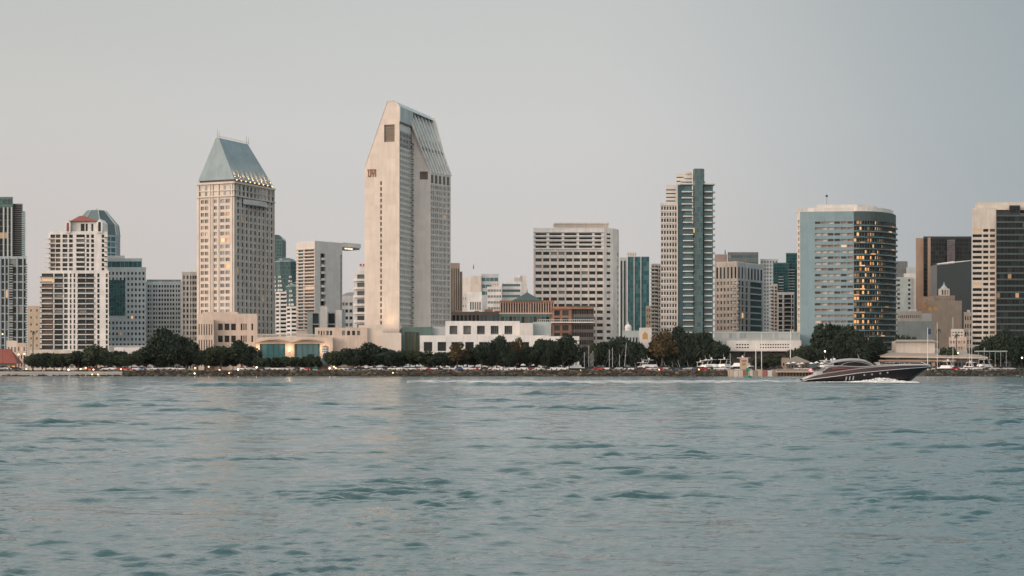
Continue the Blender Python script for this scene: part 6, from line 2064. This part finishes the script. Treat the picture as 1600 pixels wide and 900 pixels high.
# ---- flagpoles and light masts
def pole(px, top, D, label, r0=0.22, mat='white_paint', flag=None, cat='pole', name='flagpole', lean=0.0, z0=None):
    x, y = P(px, D); zb = LAND if z0 is None else z0
    o = thing(name, label, cat, (x, y, zb))
    m = MB(); m.tube((x, y, zb), (x + lean, y, Zp(top, D)), r0, r0 * 0.6, mat, 6); m.build('shaft', o)
    if flag:
        z = Zp(top, D); m = MB()
        m.box((x + 0.15, y, z - 3.4), (1.6, 0.2, -0.3), (0, 0.06, 0), (0.1, 0, 3.0), flag); m.build('flag', o)
    return o


pole(1449.5, 512, 935, 'tall white flagpole with a limp dark flag in front of the low terminal wall', flag='navy_paint')
pole(1235, 515, 935, 'tall white pole in front of the curved hotel left edge', 0.28)
pole(1190, 521, 935, 'tallest white pole in front of the convention hall', 0.25)
pole(1181, 538, 925, 'shorter white pole left of the tallest one by the convention hall', 0.25)

# ---- cars
def make_car(paint):
    """4.4 m hatch or saloon, nose towards +X"""
    o = thing('parked_car', 'car', 'car', (0, 0, 0))
    prof = [(-2.15, .35), (-2.2, .75), (-1.95, .95), (-1.5, 1.0), (1.0, .95), (1.95, .82), (2.2, .6), (2.2, .35)]
    m = MB()
    for s in (-1, 1):
        pts = [(x, s * .87, z) for x, z in prof]; m.poly(pts if s < 0 else pts[::-1], paint)
    for i in range(len(prof)):
        a, c = prof[i], prof[(i + 1) % len(prof)]; m.poly([(a[0], -.87, a[1]), (a[0], .87, a[1]), (c[0], .87, c[1]), (c[0], -.87, c[1])], paint)
    roofp = [(-1.2, 1.42), (.2, 1.45)]
    m.poly([(-1.2, -.65, 1.42), (.25, -.65, 1.45), (.25, .65, 1.45), (-1.2, .65, 1.42)], paint)
    m.build('body', o)
    g = MB(); lo = [(-1.8, -.8, .99), (1.0, -.8, .96), (1.0, .8, .96), (-1.8, .8, .99)]; hi = [(-1.2, -.65, 1.415), (.25, -.65, 1.445), (.25, .65, 1.445), (-1.2, .65, 1.415)]
    for i in range(4):
        j = (i + 1) % 4; g.poly([lo[i], lo[j], hi[j], hi[i]], 'black_glass')
    g.build('windows', o)
    for x in (-1.4, 1.4):
        for s in (-1, 1):
            w = MB(); w.tube((x, s * .70, .33), (x, s * .89, .33), .33, .33, 'rubber', 10); w.build('wheel', o)
    return o


for nme, c in (('car_white', (0.7, 0.7, 0.7)), ('car_silver', (0.4, 0.42, 0.43)), ('car_black', (0.02, 0.02, 0.025)), ('car_red', (0.35, 0.03, 0.03)), ('car_blue', (0.05, 0.09, 0.2))):
    plainmat(nme, c, 0.25, 0.1)
CARS = {}
NAMES = {'car_white': 'white', 'car_silver': 'silver grey', 'car_black': 'black', 'car_red': 'dark red', 'car_blue': 'dark blue'}
PLACES = [(60, 'under the leftmost spreading trees'), (160, 'below the blue grey office block'), (240, 'under the largest dome shaped tree'), (300, 'left of the lit kiosk'), (390, 'near the first arched podium bay'), (450, 'below the arched podium bays'),
          (540, 'right of the brown harbour hut'), (600, 'below the foot of the tall tower'), (660, 'below the olive glass pavilion'), (720, 'below the left russet sycamore'), (780, 'below the darkest round tree'), (840, 'below the brick mall wing'),
          (900, 'left of the white masts'), (960, 'below the broad white hotel'), (1030, 'in front of the big dark trees'), (1090, 'below the tall teal condominium'), (1130, 'at the left end of the convention hall'), (1210, 'on the pier'), (1300, 'behind the speedboat stern'), (1480, 'near the bare masts at the right'), (1510, 'near the bare masts at the right'), (1560, 'under the trees at the right frame edge')]


def where(px):
    return min(PLACES, key=lambda t: abs(t[0] - px))[1]


cr_ = random.Random(9)
seen = {}
def uniq(lbl):
    seen[lbl] = seen.get(lbl, 0) + 1
    k = seen[lbl]
    if k == 1: return lbl
    return lbl + ', ' + ('', '', 'second', 'third', 'fourth', 'fifth', 'sixth', 'seventh', 'eighth', 'ninth', 'tenth', 'eleventh', 'twelfth')[k] + ' from left'


carpx = sorted([5, 12, 140, 158, 176, 206, 214, 222, 242, 252, 262, 270, 380, 398, 418, 426, 440, 456, 470, 530, 544, 560, 576, 592, 606, 622, 634, 650, 664, 678, 700, 716, 728, 742, 756, 770, 812, 826, 842, 858, 874, 926, 938, 958, 974, 990, 1003,
         1016, 1030, 1042, 1054, 1066, 1078, 1090, 1102, 1112, 1122, 1134, 1206, 1216, 1246, 1276, 1494, 1502, 1512, 1522, 1534, 1546, 1556, 1570] + [20, 28, 148, 167, 186, 196, 232, 282, 388, 408, 434, 448, 463, 478, 537, 552, 568, 584, 599, 614, 628, 642, 657, 671, 686, 693, 708, 735, 749, 763, 777, 790, 800, 819, 834, 850, 866, 882, 918, 932, 948, 966, 982, 997, 1010, 1023, 1036, 1048, 1060, 1072, 1084, 1096, 1107, 1117, 1128, 1254, 1262, 1284, 1508, 1518, 1528, 1540, 1564, 1580])
for i, px in enumerate(carpx):
    k = cr_.choices(list(NAMES), (5, 3, 3, 1, 1))[0]
    D = SH + 13.5
    if k not in CARS:
        o = make_car(k); CARS[k] = o
    else:
        o = copy_tree(CARS[k])
    o.location = (P(px + cr_.uniform(-.8, .8), D)[0], D, LAND - 0.09); o.rotation_euler = (0, 0, cr_.choice((0, math.pi)) + cr_.uniform(-.05, .05))
    o.scale = (1, 1, cr_.uniform(1.0, 1.35))
    o['label'] = uniq(NAMES[k] + ' car parked ' + where(px)); o['group'] = 'cars parked along the shore road'

# ---- boats in the marina behind the park strip
def make_yacht(L_, style):
    o = thing('motor_yacht', 'yacht', 'boat', (0, 0, 0))
    n = 9; m = MB(); st = []
    for i in range(n + 1):
        t = i / n; x = -L_ / 2 + L_ * t
        w = L_ * 0.145 * (1 - max(0, (t - .5) / .5) ** 2.2) + 0.02; sh = L_ * (0.085 + 0.06 * t * t)
        st.append([(x, -w, sh), (x, -w * .86, 0.05), (x, 0, -.4), (x, w * .86, 0.05), (x, w, sh)])
    for i in range(n):
        for k in range(4): m.poly([st[i][k], st[i][k + 1], st[i + 1][k + 1], st[i + 1][k]][::-1], 'white_paint')
        m.poly([st[i][0], st[i + 1][0], st[i + 1][4], st[i][4]], 'white_paint')
    m.poly(st[0], 'white_paint'); m.build('hull', o)
    s = L_ / 16
    def cab(name, x0, x1, w, z0, z1, rake0, rake1, mat):
        c = MB(); A = [(x0, -w, z0), (x1, -w, z0), (x1, w, z0), (x0, w, z0)]; B_ = [(x0 + rake0, -w * .85, z1), (x1 - rake1, -w * .85, z1), (x1 - rake1, w * .85, z1), (x0 + rake0, w * .85, z1)]
        for i in range(4):
            j = (i + 1) % 4; c.poly([A[i], A[j], B_[j], B_[i]], mat)
        c.poly(B_, mat); c.build(name, o)
    cab('cabin', -5 * s, 4 * s, 1.75 * s, 1.4 * s, 2.1 * s, 0, .9 * s, 'white_paint')
    cab('cabin_windows', -4.7 * s, 3.0 * s, 1.6 * s, 2.1 * s, 2.75 * s, .1 * s, 1.3 * s, 'black_glass')
    cab('cabin_roof', -5.6 * s, 2.0 * s, 1.6 * s, 2.75 * s, 3.0 * s, 0, .3 * s, 'white_paint')
    if style:
        cab('flybridge', -4.4 * s, 0.8 * s, 1.3 * s, 3.0 * s, 3.8 * s, 0, .6 * s, 'white_paint')
        c = MB()
        for sy in (-1, 1): c.tube((-3.4 * s, sy * 1.2 * s, 3.8 * s), (-2.6 * s, sy * 1.1 * s, 5.2 * s), .09, .09, 'white_paint', 5)
        c.box((-4.6 * s, -1.3 * s, 5.2 * s), (3.8 * s, 0, 0), (0, 2.6 * s, 0), (0, 0, .14), 'white_paint'); c.build('hardtop', o)
        c = MB(); c.tube((-2.6 * s, 0, 5.3 * s), (-3.1 * s, 0, 7.0 * s), .06, .03, 'white_paint', 4); c.ball((-2.2 * s, 0, 5.65 * s), .35, 'white_paint', 7, 5); c.build('radar', o)
    else:
        c = MB()
        for sy in (-1, 1):
            c.tube((-4.0 * s, sy * 1.4 * s, 2.9 * s), (-3.0 * s, sy * 1.1 * s, 4.3 * s), .1, .1, 'white_paint', 5)
        c.tube((-3.0 * s, -1.1 * s, 4.3 * s), (-3.0 * s, 1.1 * s, 4.3 * s), .12, .12, 'white_paint', 5); c.build('radar_arch', o)
        c = MB(); c.tube((-3.2 * s, .6 * s, 4.3 * s), (-4.4 * s, .8 * s, 8.2 * s), .05, .02, 'white_paint', 4); c.build('antenna', o)
    return o


YP = [make_yacht(16, 1), make_yacht(13, 0), make_yacht(19, 1)]
ypx = [575, 586, 597, 607, 618, 628, 637, 647, 658, 668, 680, 692, 703, 714, 726, 738, 750, 762, 802, 816, 894, 904, 992, 1002, 1012, 1023, 1034, 1046, 1058, 1070, 1083, 1096, 1108, 1120, 1136, 1150, 1280, 1290, 1300, 1462, 1474, 1498, 1508, 1520, 1532]
yr = random.Random(4)
for i, px in enumerate(ypx):
    k = yr.randrange(3)
    o = YP[k] if i < 3 and False else None
    o = copy_tree(YP[k])
    D = yr.uniform(916, 935)
    o.location = (P(px, D)[0], D, 0.0); o.rotation_euler = (0, 0, yr.choice((0.5, -0.6, 2.4, 1.0, 3.5, 0.2)) + yr.uniform(-.3, .3))
    s = yr.uniform(1.15, 1.6) * (0.88 if px > 895 else 1); o.scale = (s, s, s * 1.12)
    o['label'] = uniq(('white flybridge yacht moored ', 'white radar arch cruiser moored ', 'large white flybridge yacht moored ')[k] + where(px)); o['group'] = 'white motor yachts moored behind the park strip'
for y_ in YP:
    for ch in list(y_.children): bpy.data.objects.remove(ch)
    bpy.data.objects.remove(y_)


def sailboat(px, top, label, L_=11, lean=0.0, D=918):
    x, y = P(px, D)
    o = thing('sailboat', label, 'sailboat', (x, y, 0), 'sailboats with bare masts')
    m = MB(); st = []
    n = 8
    for i in range(n + 1):
        t = i / n; xx = x - L_ / 2 + L_ * t; w = 1.6 * math.sin(math.pi * min(1, .25 + .75 * t)) * (1 if t < .6 else 1) + .03; sh = 1.6 + .5 * t
        st.append([(xx, y - w, sh), (xx, y - w * .7, 0), (xx, y + w * .7, 0), (xx, y + w, sh)])
    for i in range(n):
        for k in range(3): m.poly([st[i][k], st[i + 1][k], st[i + 1][k + 1], st[i][k + 1]], 'white_paint')
        m.poly([st[i][0], st[i][3], st[i + 1][3], st[i + 1][0]][::-1], 'white_paint')
    m.poly(st[0], 'white_paint'); m.build('hull', o)
    m = MB(); m.box((x - 2.5, y - .8, 1.8), (4, 0, 0), (0, 1.6, 0), (0, 0, .8), 'white_paint'); m.build('cabin', o)
    zt = Zp(top, D)
    m = MB(); m.tube((x, y, 1.5), (x + lean, y, zt), .13, .08, 'white_paint', 6); m.tube((x + lean * .6 - .9, y, zt * .62), (x + lean * .6 + .9, y, zt * .62), .04, .04, 'white_paint', 4); m.build('mast', o)
    m = MB(); m.tube((x, y, 2.9), (x - 4.2, y, 3.0), .16, .14, 'white_paint', 6); m.build('boom', o)
    m = MB(); m.tube((x + L_ / 2 - .2, y, 2.1), (x + lean, y, zt - .3), .025, .025, 'grey_metal', 3); m.tube((x - L_ / 2 + .2, y, 1.7), (x + lean, y, zt - .1), .025, .025, 'grey_metal', 3); m.build('rigging', o)


SB = [(913, 550, 'left of the mast cluster, short mast'), (920, 540, 'tallest bare mast of the cluster beside the white pillars'), (923.5, 552, 'bare mast just right of the tallest in the cluster'), (926.5, 548, 'last bare mast of the cluster beside the white pillars'),
      (952, 546, 'left of the paired masts below the broad hotel'), (957, 543, 'right of the paired masts below the broad hotel'), (968, 554, 'short mast left of the leaning one'), (975, 536, 'leaning mast below the white dome'),
      (1141, 552, 'mast at the left end of the convention hall'), (1464.5, 503, 'tall bare mast right of the limp flag'), (1489, 495, 'tallest bare mast at the right'), (1514.5, 514, 'left of two close masts in front of the banded tower'), (1518.5, 514, 'right of two close masts in front of the banded tower'), (1538, 543, 'short mast near the carport')]
for px, tp, lb in SB:
    sailboat(px, tp, 'white sailboat, ' + lb, lean=1.3 if px == 975 else 0.0)

# ---- white parasols on the pier side
def parasol(px, py, D, label):
    x, y = P(px, D); z = Zp(py, D)
    o = thing('parasol', label, 'parasol', (x, y, LAND - .1), 'white parasols left of the speedboat')
    m = MB(); m.tube((x, y, LAND - .1), (x, y, z - .1), .05, .05, 'grey_metal', 5); m.build('pole', o)
    m = MB(); q = ngon(x, y, 1.45, 1.45, 8)
    for i in range(8): m.poly([(*q[i], z - .75), (*q[(i + 1) % 8], z - .75), (x, y, z)], 'white_paint'); m.poly([(*q[(i + 1) % 8], z - .80), (*q[i], z - .80), (x, y, z - .06)], 'white_paint')
    m.build('canopy', o)


for i, (px, py) in enumerate(((1232, 566), (1240, 565), (1247, 567), (1253, 566), (1268, 566), (1276, 564.5), (1284, 566))):
    parasol(px, py, SH + 11 + (i % 3), ('white parasol at the left edge of the pyramid roof', 'white parasol, second under the pyramid roof', 'white parasol, third under the pyramid roof', 'white parasol, last under the pyramid roof', 'white parasol just right of the pyramid roof', 'tallest white parasol right of the pyramid roof', 'white parasol nearest the speedboat')[i])

# ================================================================== THE SPEEDBOAT
def speedboat():
    D = 274.0
    o = thing('speedboat', 'dark maroon sport cruiser speeding right with a white hardtop and spray along its hull', 'speedboat', (*P(1353, D), 0))
    k = D / FPX
    def X(px): return (px - 800) * k
    def Z(py): return EYE + (HOR - py) * k
    NS = 28
    xs = [1252 + (1454 - 1252) * (i / NS) for i in range(NS + 1)]
    def interp(px, tab):
        for (a, va), (b_, vb) in zip(tab, tab[1:]):
            if px <= b_: return va + (vb - va) * (px - a) / (b_ - a)
        return tab[-1][1]
    sheer = [(1252, 593.5), (1258, 590.8), (1270, 586.8), (1286, 583.4), (1310, 579.8), (1340, 575.8), (1370, 572.9), (1400, 571.3), (1430, 570.8), (1448, 571.0), (1454, 571.8)]
    rub = [(1252, 595.4), (1258, 593.0), (1300, 588.0), (1340, 582.4), (1380, 578.6), (1412, 576.0), (1445, 573.8), (1454, 572.6)]
    keel = [(1252, 600), (1400, 601), (1414, 600), (1419, 598.4), (1432, 588), (1446, 578), (1454, 573.4)]
    beam = [(1252, 2.0), (1260, 2.15), (1300, 2.5), (1350, 2.55), (1400, 2.1), (1425, 1.5), (1442, 0.8), (1454, 0.06)]
    st = []
    for px in xs:
        w = interp(px, beam); zs, zr, zk = Z(interp(px, sheer)), Z(interp(px, rub)), Z(interp(px, keel))
        zc = zk + (zr - zk) * 0.35
        st.append([(X(px), D - w * .92, zs), (X(px), D - w, zr), (X(px), D - w * .78, zc), (X(px), D, zk), (X(px), D + w * .78, zc), (X(px), D + w, zr), (X(px), D + w * .92, zs)])
    h = MB()
    for i in range(NS):
        for q in range(6):
            h.poly([st[i][q], st[i][q + 1], st[i + 1][q + 1], st[i + 1][q]][::-1], 'boat_maroon' if q in (0, 5) else 'boat_black')
    h.poly(st[0], 'boat_maroon'); h.build('hull', o, smooth=False)
    d = MB()
    for i in range(NS):
        a, c = st[i], st[i + 1]
        cr0 = 0.12 + 0.0; za, zb = a[0][2], c[0][2]
        ma = (a[0][0], D, za + 0.22); mc = (c[0][0], D, zb + 0.22)
        d.poly([a[0], c[0], mc, ma], 'boat_cream'); d.poly([ma, mc, c[6], a[6]], 'boat_cream')
    d.build('deck', o)
    for nm, tab, off, th, mat in (('rub_rail', rub, 0.02, 0.09, 'chrome'), ('gunwale_stripe', sheer, 0.0, 0.16, 'boat_silver')):
        rr = MB(); prev = None
        for i, px in enumerate(xs):
            w = interp(px, beam) * (1 if tab is rub else .93); z = Z(interp(px, tab))
            p = (X(px), D - w - 0.03, z)
            p2 = (X(px), D + w + 0.03, z)
            if prev:
                rr.tube(prev[0], p, th / 2, th / 2, mat, 5); rr.tube(prev[1], p2, th / 2, th / 2, mat, 5)
            prev = (p, p2)
        rr.build(nm, o)
    # coaming: the raised cockpit side sweeping forward to the foredeck
    def side_shape(name, top, bot, halfw, mat, th=0.06, cap=True, taper=0.0):
        m = MB(); n = len(top)
        for s in (-1, 1):
            A = [(X(px), D + s * (halfw + 0.0), Z(py)) for px, py in top]; B_ = [(X(px), D + s * (halfw + .14), Z(py)) for px, py in bot]
            for i in range(n - 1):
                q = [A[i], A[i + 1], B_[i + 1], B_[i]]; m.poly(q if s > 0 else q[::-1], mat)
        if cap:
            for i in range(n - 1):
                m.poly([(X(top[i][0]), D - halfw, Z(top[i][1])), (X(top[i + 1][0]), D - halfw, Z(top[i + 1][1])), (X(top[i + 1][0]), D + halfw, Z(top[i + 1][1])), (X(top[i][0]), D + halfw, Z(top[i][1]))], mat)
        return m.build(name, o)
    # cockpit side with dark red glazing below the white arch
    side_shape('coaming', [(1282, 580.4), (1290, 575.5), (1300, 573.2), (1320, 573.4), (1345, 573.6), (1372, 572.6)], [(1282, 584), (1290, 583), (1300, 581.5), (1320, 579.2), (1345, 576), (1372, 573)], 1.9, 'boat_maroon')
    side_shape('side_window', [(1296, 574.6), (1304, 573.6), (1314, 573.9), (1326, 574.4)], [(1296, 577.8), (1304, 577.4), (1314, 577.0), (1326, 576.0)], 2.04, 'boat_red_glass', cap=False)
    a = MB(); prev = None
    for px, py in ((1284, 579), (1288, 576), (1293, 573.2), (1300, 571.8), (1312, 571.9), (1326, 572.9), (1342, 573.4), (1366, 571.6), (1392, 569.4)):
        pr = [(X(px), D + s * 2.02, Z(py)) for s in (-1, 1)]
        if prev:
            for u_0, u_1 in zip(prev, pr): a.tube(u_0, u_1, 0.09, 0.09, 'boat_silver', 6)
        prev = pr
    a.build('side_arch', o)
    # hardtop shell
    t = MB(); topl = [(1296, 565.6), (1302, 563.6), (1314, 561.6), (1327, 560.4), (1340, 560.8), (1350, 562.6), (1358, 566.2), (1363, 569.8)]
    for i in range(len(topl) - 1):
        (p0, q0), (p1, q1) = topl[i], topl[i + 1]
        ys = [-1.75, -1.3, 0, 1.3, 1.75]; dz = [-.18, 0, .06, 0, -.18]
        for j in range(4):
            t.poly([(X(p0), D + ys[j], Z(q0) + dz[j]), (X(p1), D + ys[j], Z(q1) + dz[j]), (X(p1), D + ys[j + 1], Z(q1) + dz[j + 1]), (X(p0), D + ys[j + 1], Z(q0) + dz[j + 1])], 'boat_silver')
            t.poly([(X(p0), D + ys[j + 1], Z(q0) + dz[j + 1] - .14), (X(p1), D + ys[j + 1], Z(q1) + dz[j + 1] - .14), (X(p1), D + ys[j], Z(q1) + dz[j] - .14), (X(p0), D + ys[j], Z(q0) + dz[j] - .14)], 'boat_silver')
        for s in (-1.75, 1.75):
            t.poly([(X(p0), D + s, Z(q0) - .18), (X(p1), D + s, Z(q1) - .18), (X(p1), D + s, Z(q1) - .34), (X(p0), D + s, Z(q0) - .34)], 'boat_silver')
    t.poly([(X(1296), D - 1.7, Z(565.6) - .1), (X(1296), D + 1.7, Z(565.6) - .1), (X(1296), D + 1.7, Z(569)), (X(1296), D - 1.7, Z(569))], 'boat_silver')
    t.build('hardtop', o)
    side_shape('saloon_glass', [(1306, 566.4), (1318, 563.6), (1330, 562.4), (1342, 563), (1350, 565.2), (1358, 569)], [(1306, 572), (1318, 572.2), (1330, 573), (1342, 573.3), (1350, 573.0), (1358, 571.6)], 1.62, 'black_glass', cap=False)
    w = MB(); w.poly([(X(1350), D - 1.6, Z(563.2)), (X(1371), D - 1.7, Z(572.4)), (X(1371), D + 1.7, Z(572.4)), (X(1350), D + 1.6, Z(563.2))], 'boat_blue_glass')
    w.build('windscreen', o)
    f = MB(); prev = None
    for px, py in ((1308, 572.5), (1314, 568.6), (1322, 566.2), (1332, 565.2), (1342, 566.0), (1350, 568.0), (1360, 571.6)):
        pr = [(X(px), D + s * 1.78, Z(py)) for s in (-1, 1)]
        if prev:
            for u_0, u_1 in zip(prev, pr): f.tube(u_0, u_1, 0.055, 0.055, 'boat_silver', 5)
        prev = pr
    f.build('window_frame', o)
    # foredeck hatches, rail
    f = MB()
    f.box((X(1408), D - .5, Z(570.6)), (X(1424) - X(1408), 0, .02), (0, 1.0, 0), (0, 0, .22), 'boat_cream'); f.build('deck_hatch', o)
    rl = MB(); prev = None
    for px in range(1385, 1450, 8):
        wv = interp(px, beam) * .85; zz = Z(interp(px, sheer)) + .55 - (.35 if px > 1442 else 0)
        pr = [(X(px), D + s * wv, zz) for s in (-1, 1)]
        for s, p in zip((-1, 1), pr): rl.tube((p[0], p[1], Z(interp(px, sheer))), p, .018, .018, 'chrome', 4)
        if prev:
            for u_0, u_1 in zip(prev, pr): rl.tube(u_0, u_1, .022, .022, 'chrome', 4)
        prev = pr
    rl.build('bow_rail', o)
    # portholes and engine vents on the near side
    for px, py in ((1345.5, 586), (1357.5, 585), (1370.5, 583.4), (1382, 582.2)):
        wv = interp(px, beam); zr, zc_ = Z(interp(px, rub)), Z(interp(px, keel)); zz = Z(py)
        m = MB(); m.tube((X(px), D - wv * .99, zz), (X(px), D - wv * .99 - .07, zz), .16, .14, 'boat_silver', 12); m.build('porthole', o)
    for px in (1316, 1321.5, 1327):
        wv = interp(px, beam); zz = Z(594.6 - (px - 1316) * .1)
        m = MB(); m.box((X(px), D - wv * .97 - .05, zz), (.2, 0, 0), (0.0, .12, 0), (0.10, 0, .62), 'boat_silver'); m.build('engine_vent', o)
    # transom lights, ladder, seats and ensign
    m = MB(); m.box((X(1258), D - 2.02, Z(591.6)), (.85, 0, .1), (0, .5, 0), (0, 0, .24), 'lamp_red'); m.build('stern_light', o)
    m = MB(); m.box((X(1272), D - 1.5, Z(586.5)), (1.5, 0, .1), (0, 3, 0), (0.2, 0, .6), 'boat_cream'); m.build('sun_lounge', o)
    m = MB(); m.tube((X(1272), D, Z(587)), (X(1268.5), D, Z(575.2)), .035, .03, 'chrome', 5); m.build('flagstaff', o)
    fl = MB(); px0, pz0 = X(1262.5), Z(581.6)
    for i in range(6):
        for j in range(5):
            x0 = px0 + i * .16; z0_ = pz0 + j * .13 + .05 * math.sin(i * 1.1); z1_ = pz0 + j * .13 + .05 * math.sin((i + 1) * 1.1); y0 = D + .1 * math.sin(i * 1.2); y1 = D + .1 * math.sin((i + 1) * 1.2)
            fl.poly([(x0, y0, z0_), (x0 + .16, y1, z1_), (x0 + .16, y1, z1_ + .13), (x0, y0, z0_ + .13)], 'navy_paint' if (i > 3 and j > 2) else ('flag_red' if j % 2 == 0 else 'white_paint'))
    fl.build('ensign', o)
    m = MB(); m.tube((X(1343), D + .2, Z(560.8)), (X(1340), D + .2, Z(552.5)), .03, .015, 'white_paint', 4); m.tube((X(1304), D, Z(563.4)), (X(1302), D, Z(560)), .05, .04, 'dark_metal', 5); m.build('antenna', o)
    m = MB(); m.ball((X(1303), D - .4, Z(561.6)), .22, 'white_paint', 8, 6); m.build('radar_dome', o)
    m = MB()
    m.box((X(1368), D - .6, Z(571)), (.7, 0, 0), (0, 1.1, 0), (-.15, 0, .5), 'boat_cream'); m.build('seat', o)
    # rooster tail and bow spray: thrown water
    r = random.Random(3); sp = MB()
    for i in range(2200):
        t = r.random()
        px = 1262 + t * 165
        hgt = interp(px, [(1262, .1), (1290, .12), (1320, .16), (1345, .35), (1368, .8), (1385, .7), (1400, .35), (1415, .2), (1427, .1)])
        z = hgt * r.random() ** 2.2; yy = D - interp(px, beam) * (.95 - .1) - r.random() * (.5 + .9 * (1 - z / (hgt + .1))) - .1
        s = r.uniform(.04, .13) * (1 + .9 * (1 - z / (hgt + .1)))
        sp.ball((X(px) + r.uniform(-.3, .3), yy, z), s, 'spray', 5, 3, 0.6)
    ob = sp.build('hull_spray', kind='stuff'); ob['label'] = 'white spray thrown up along the near side of the speedboat hull'
    # foam trail on the water behind
    fm = MB(); n = 150
    for i in range(n):
        t0 = i / n; t1 = (i + 1) / n
        def rowz(t): return X(1425) + (X(640) - X(1425)) * t
        def wd(t): return (1.6 + 24 * min(1, max(0, t - .2) * 3)) * (1 if t < .65 else max(0.1, 1 - (t - .65) / .35))
        xa, xb = rowz(t0), rowz(t1)
        for j in range(5):
            wa0 = D + 1.0 + (-1.05 + .42 * j) * wd(t0) - 6 * t0 * t0; wa1 = D + 1.0 + (-1.05 + .42 * (j + 1)) * wd(t0) - 6 * t0 * t0
            wb0 = D + 1.0 + (-1.05 + .42 * j) * wd(t1) - 6 * t1 * t1; wb1 = D + 1.0 + (-1.05 + .42 * (j + 1)) * wd(t1) - 6 * t1 * t1
            hk = [0, .10, .30, .26, .08, 0]; hk = [q_ * (1 if t0 > .2 else t0 / .2) for q_ in hk]
            z0 = .10 + hk[j] + .05 * math.sin(i * .7 + j) + .03 * math.sin(i * 1.9)
            z1 = .10 + hk[j] + .05 * math.sin((i + 1) * .7 + j) + .03 * math.sin((i + 1) * 1.9)
            y_ = .10 + hk[j + 1] + .05 * math.sin(i * .7 + j + 1) + .03 * math.sin(i * 1.9); y2 = .10 + hk[j + 1] + .05 * math.sin((i + 1) * .7 + j + 1) + .03 * math.sin((i + 1) * 1.9)
            fm.poly([(xa, wa0, z0), (xa, wa1, y_), (xb, wb1, y2), (xb, wb0, z1)], 'foam')
    ob = fm.build('wake_foam', smooth=True, kind='stuff'); ob['label'] = 'pale foam trail on the water behind the speedboat'


plainmat('boat_maroon', (0.038, 0.017, 0.021), 0.2, 0.0, var=0.03)
plainmat('boat_black', (0.010, 0.008, 0.011), 0.3, var=0.03)
plainmat('boat_silver', (0.30, 0.30, 0.30), 0.4)
plainmat('boat_cream', (0.40, 0.42, 0.42), 0.5)
plainmat('chrome', (0.7, 0.7, 0.7), 0.2, 0.9)
plainmat('boat_red_glass', (0.10, 0.03, 0.03), 0.1)
plainmat('boat_blue_glass', (0.03, 0.07, 0.09), 0.08, ior=1.8)
plainmat('flag_red', (0.50, 0.10, 0.14), 0.8)
plainmat('lamp_red', (0.6, 0.2, 0.1), 0.4, emit=(1.0, 0.35, 0.15), es=1.2)
speedboat()

# ================================================================== EVENING HAZE
hz = MB(); hz.abox(-5200, 5200, -1000, 6600, -3.0, 240.0, 'white_paint')
ho = hz.build('haze', kind='stuff')
ho.data.materials.clear()
hm = bpy.data.materials.new('haze_air'); hm.use_nodes = True
for n_ in list(hm.node_tree.nodes): hm.node_tree.nodes.remove(n_)
ho_ = hm.node_tree.nodes.new('ShaderNodeOutputMaterial'); pv = hm.node_tree.nodes.new('ShaderNodeVolumePrincipled')
pv.inputs['Color'].default_value = (0.92, 0.93, 0.95, 1); pv.inputs['Density'].default_value = 0.000012
hm.node_tree.links.new(pv.outputs[0], ho_.inputs['Volume'])
ho.data.materials.append(hm)
ho['label'] = 'thin pale evening haze over the bay and the city'
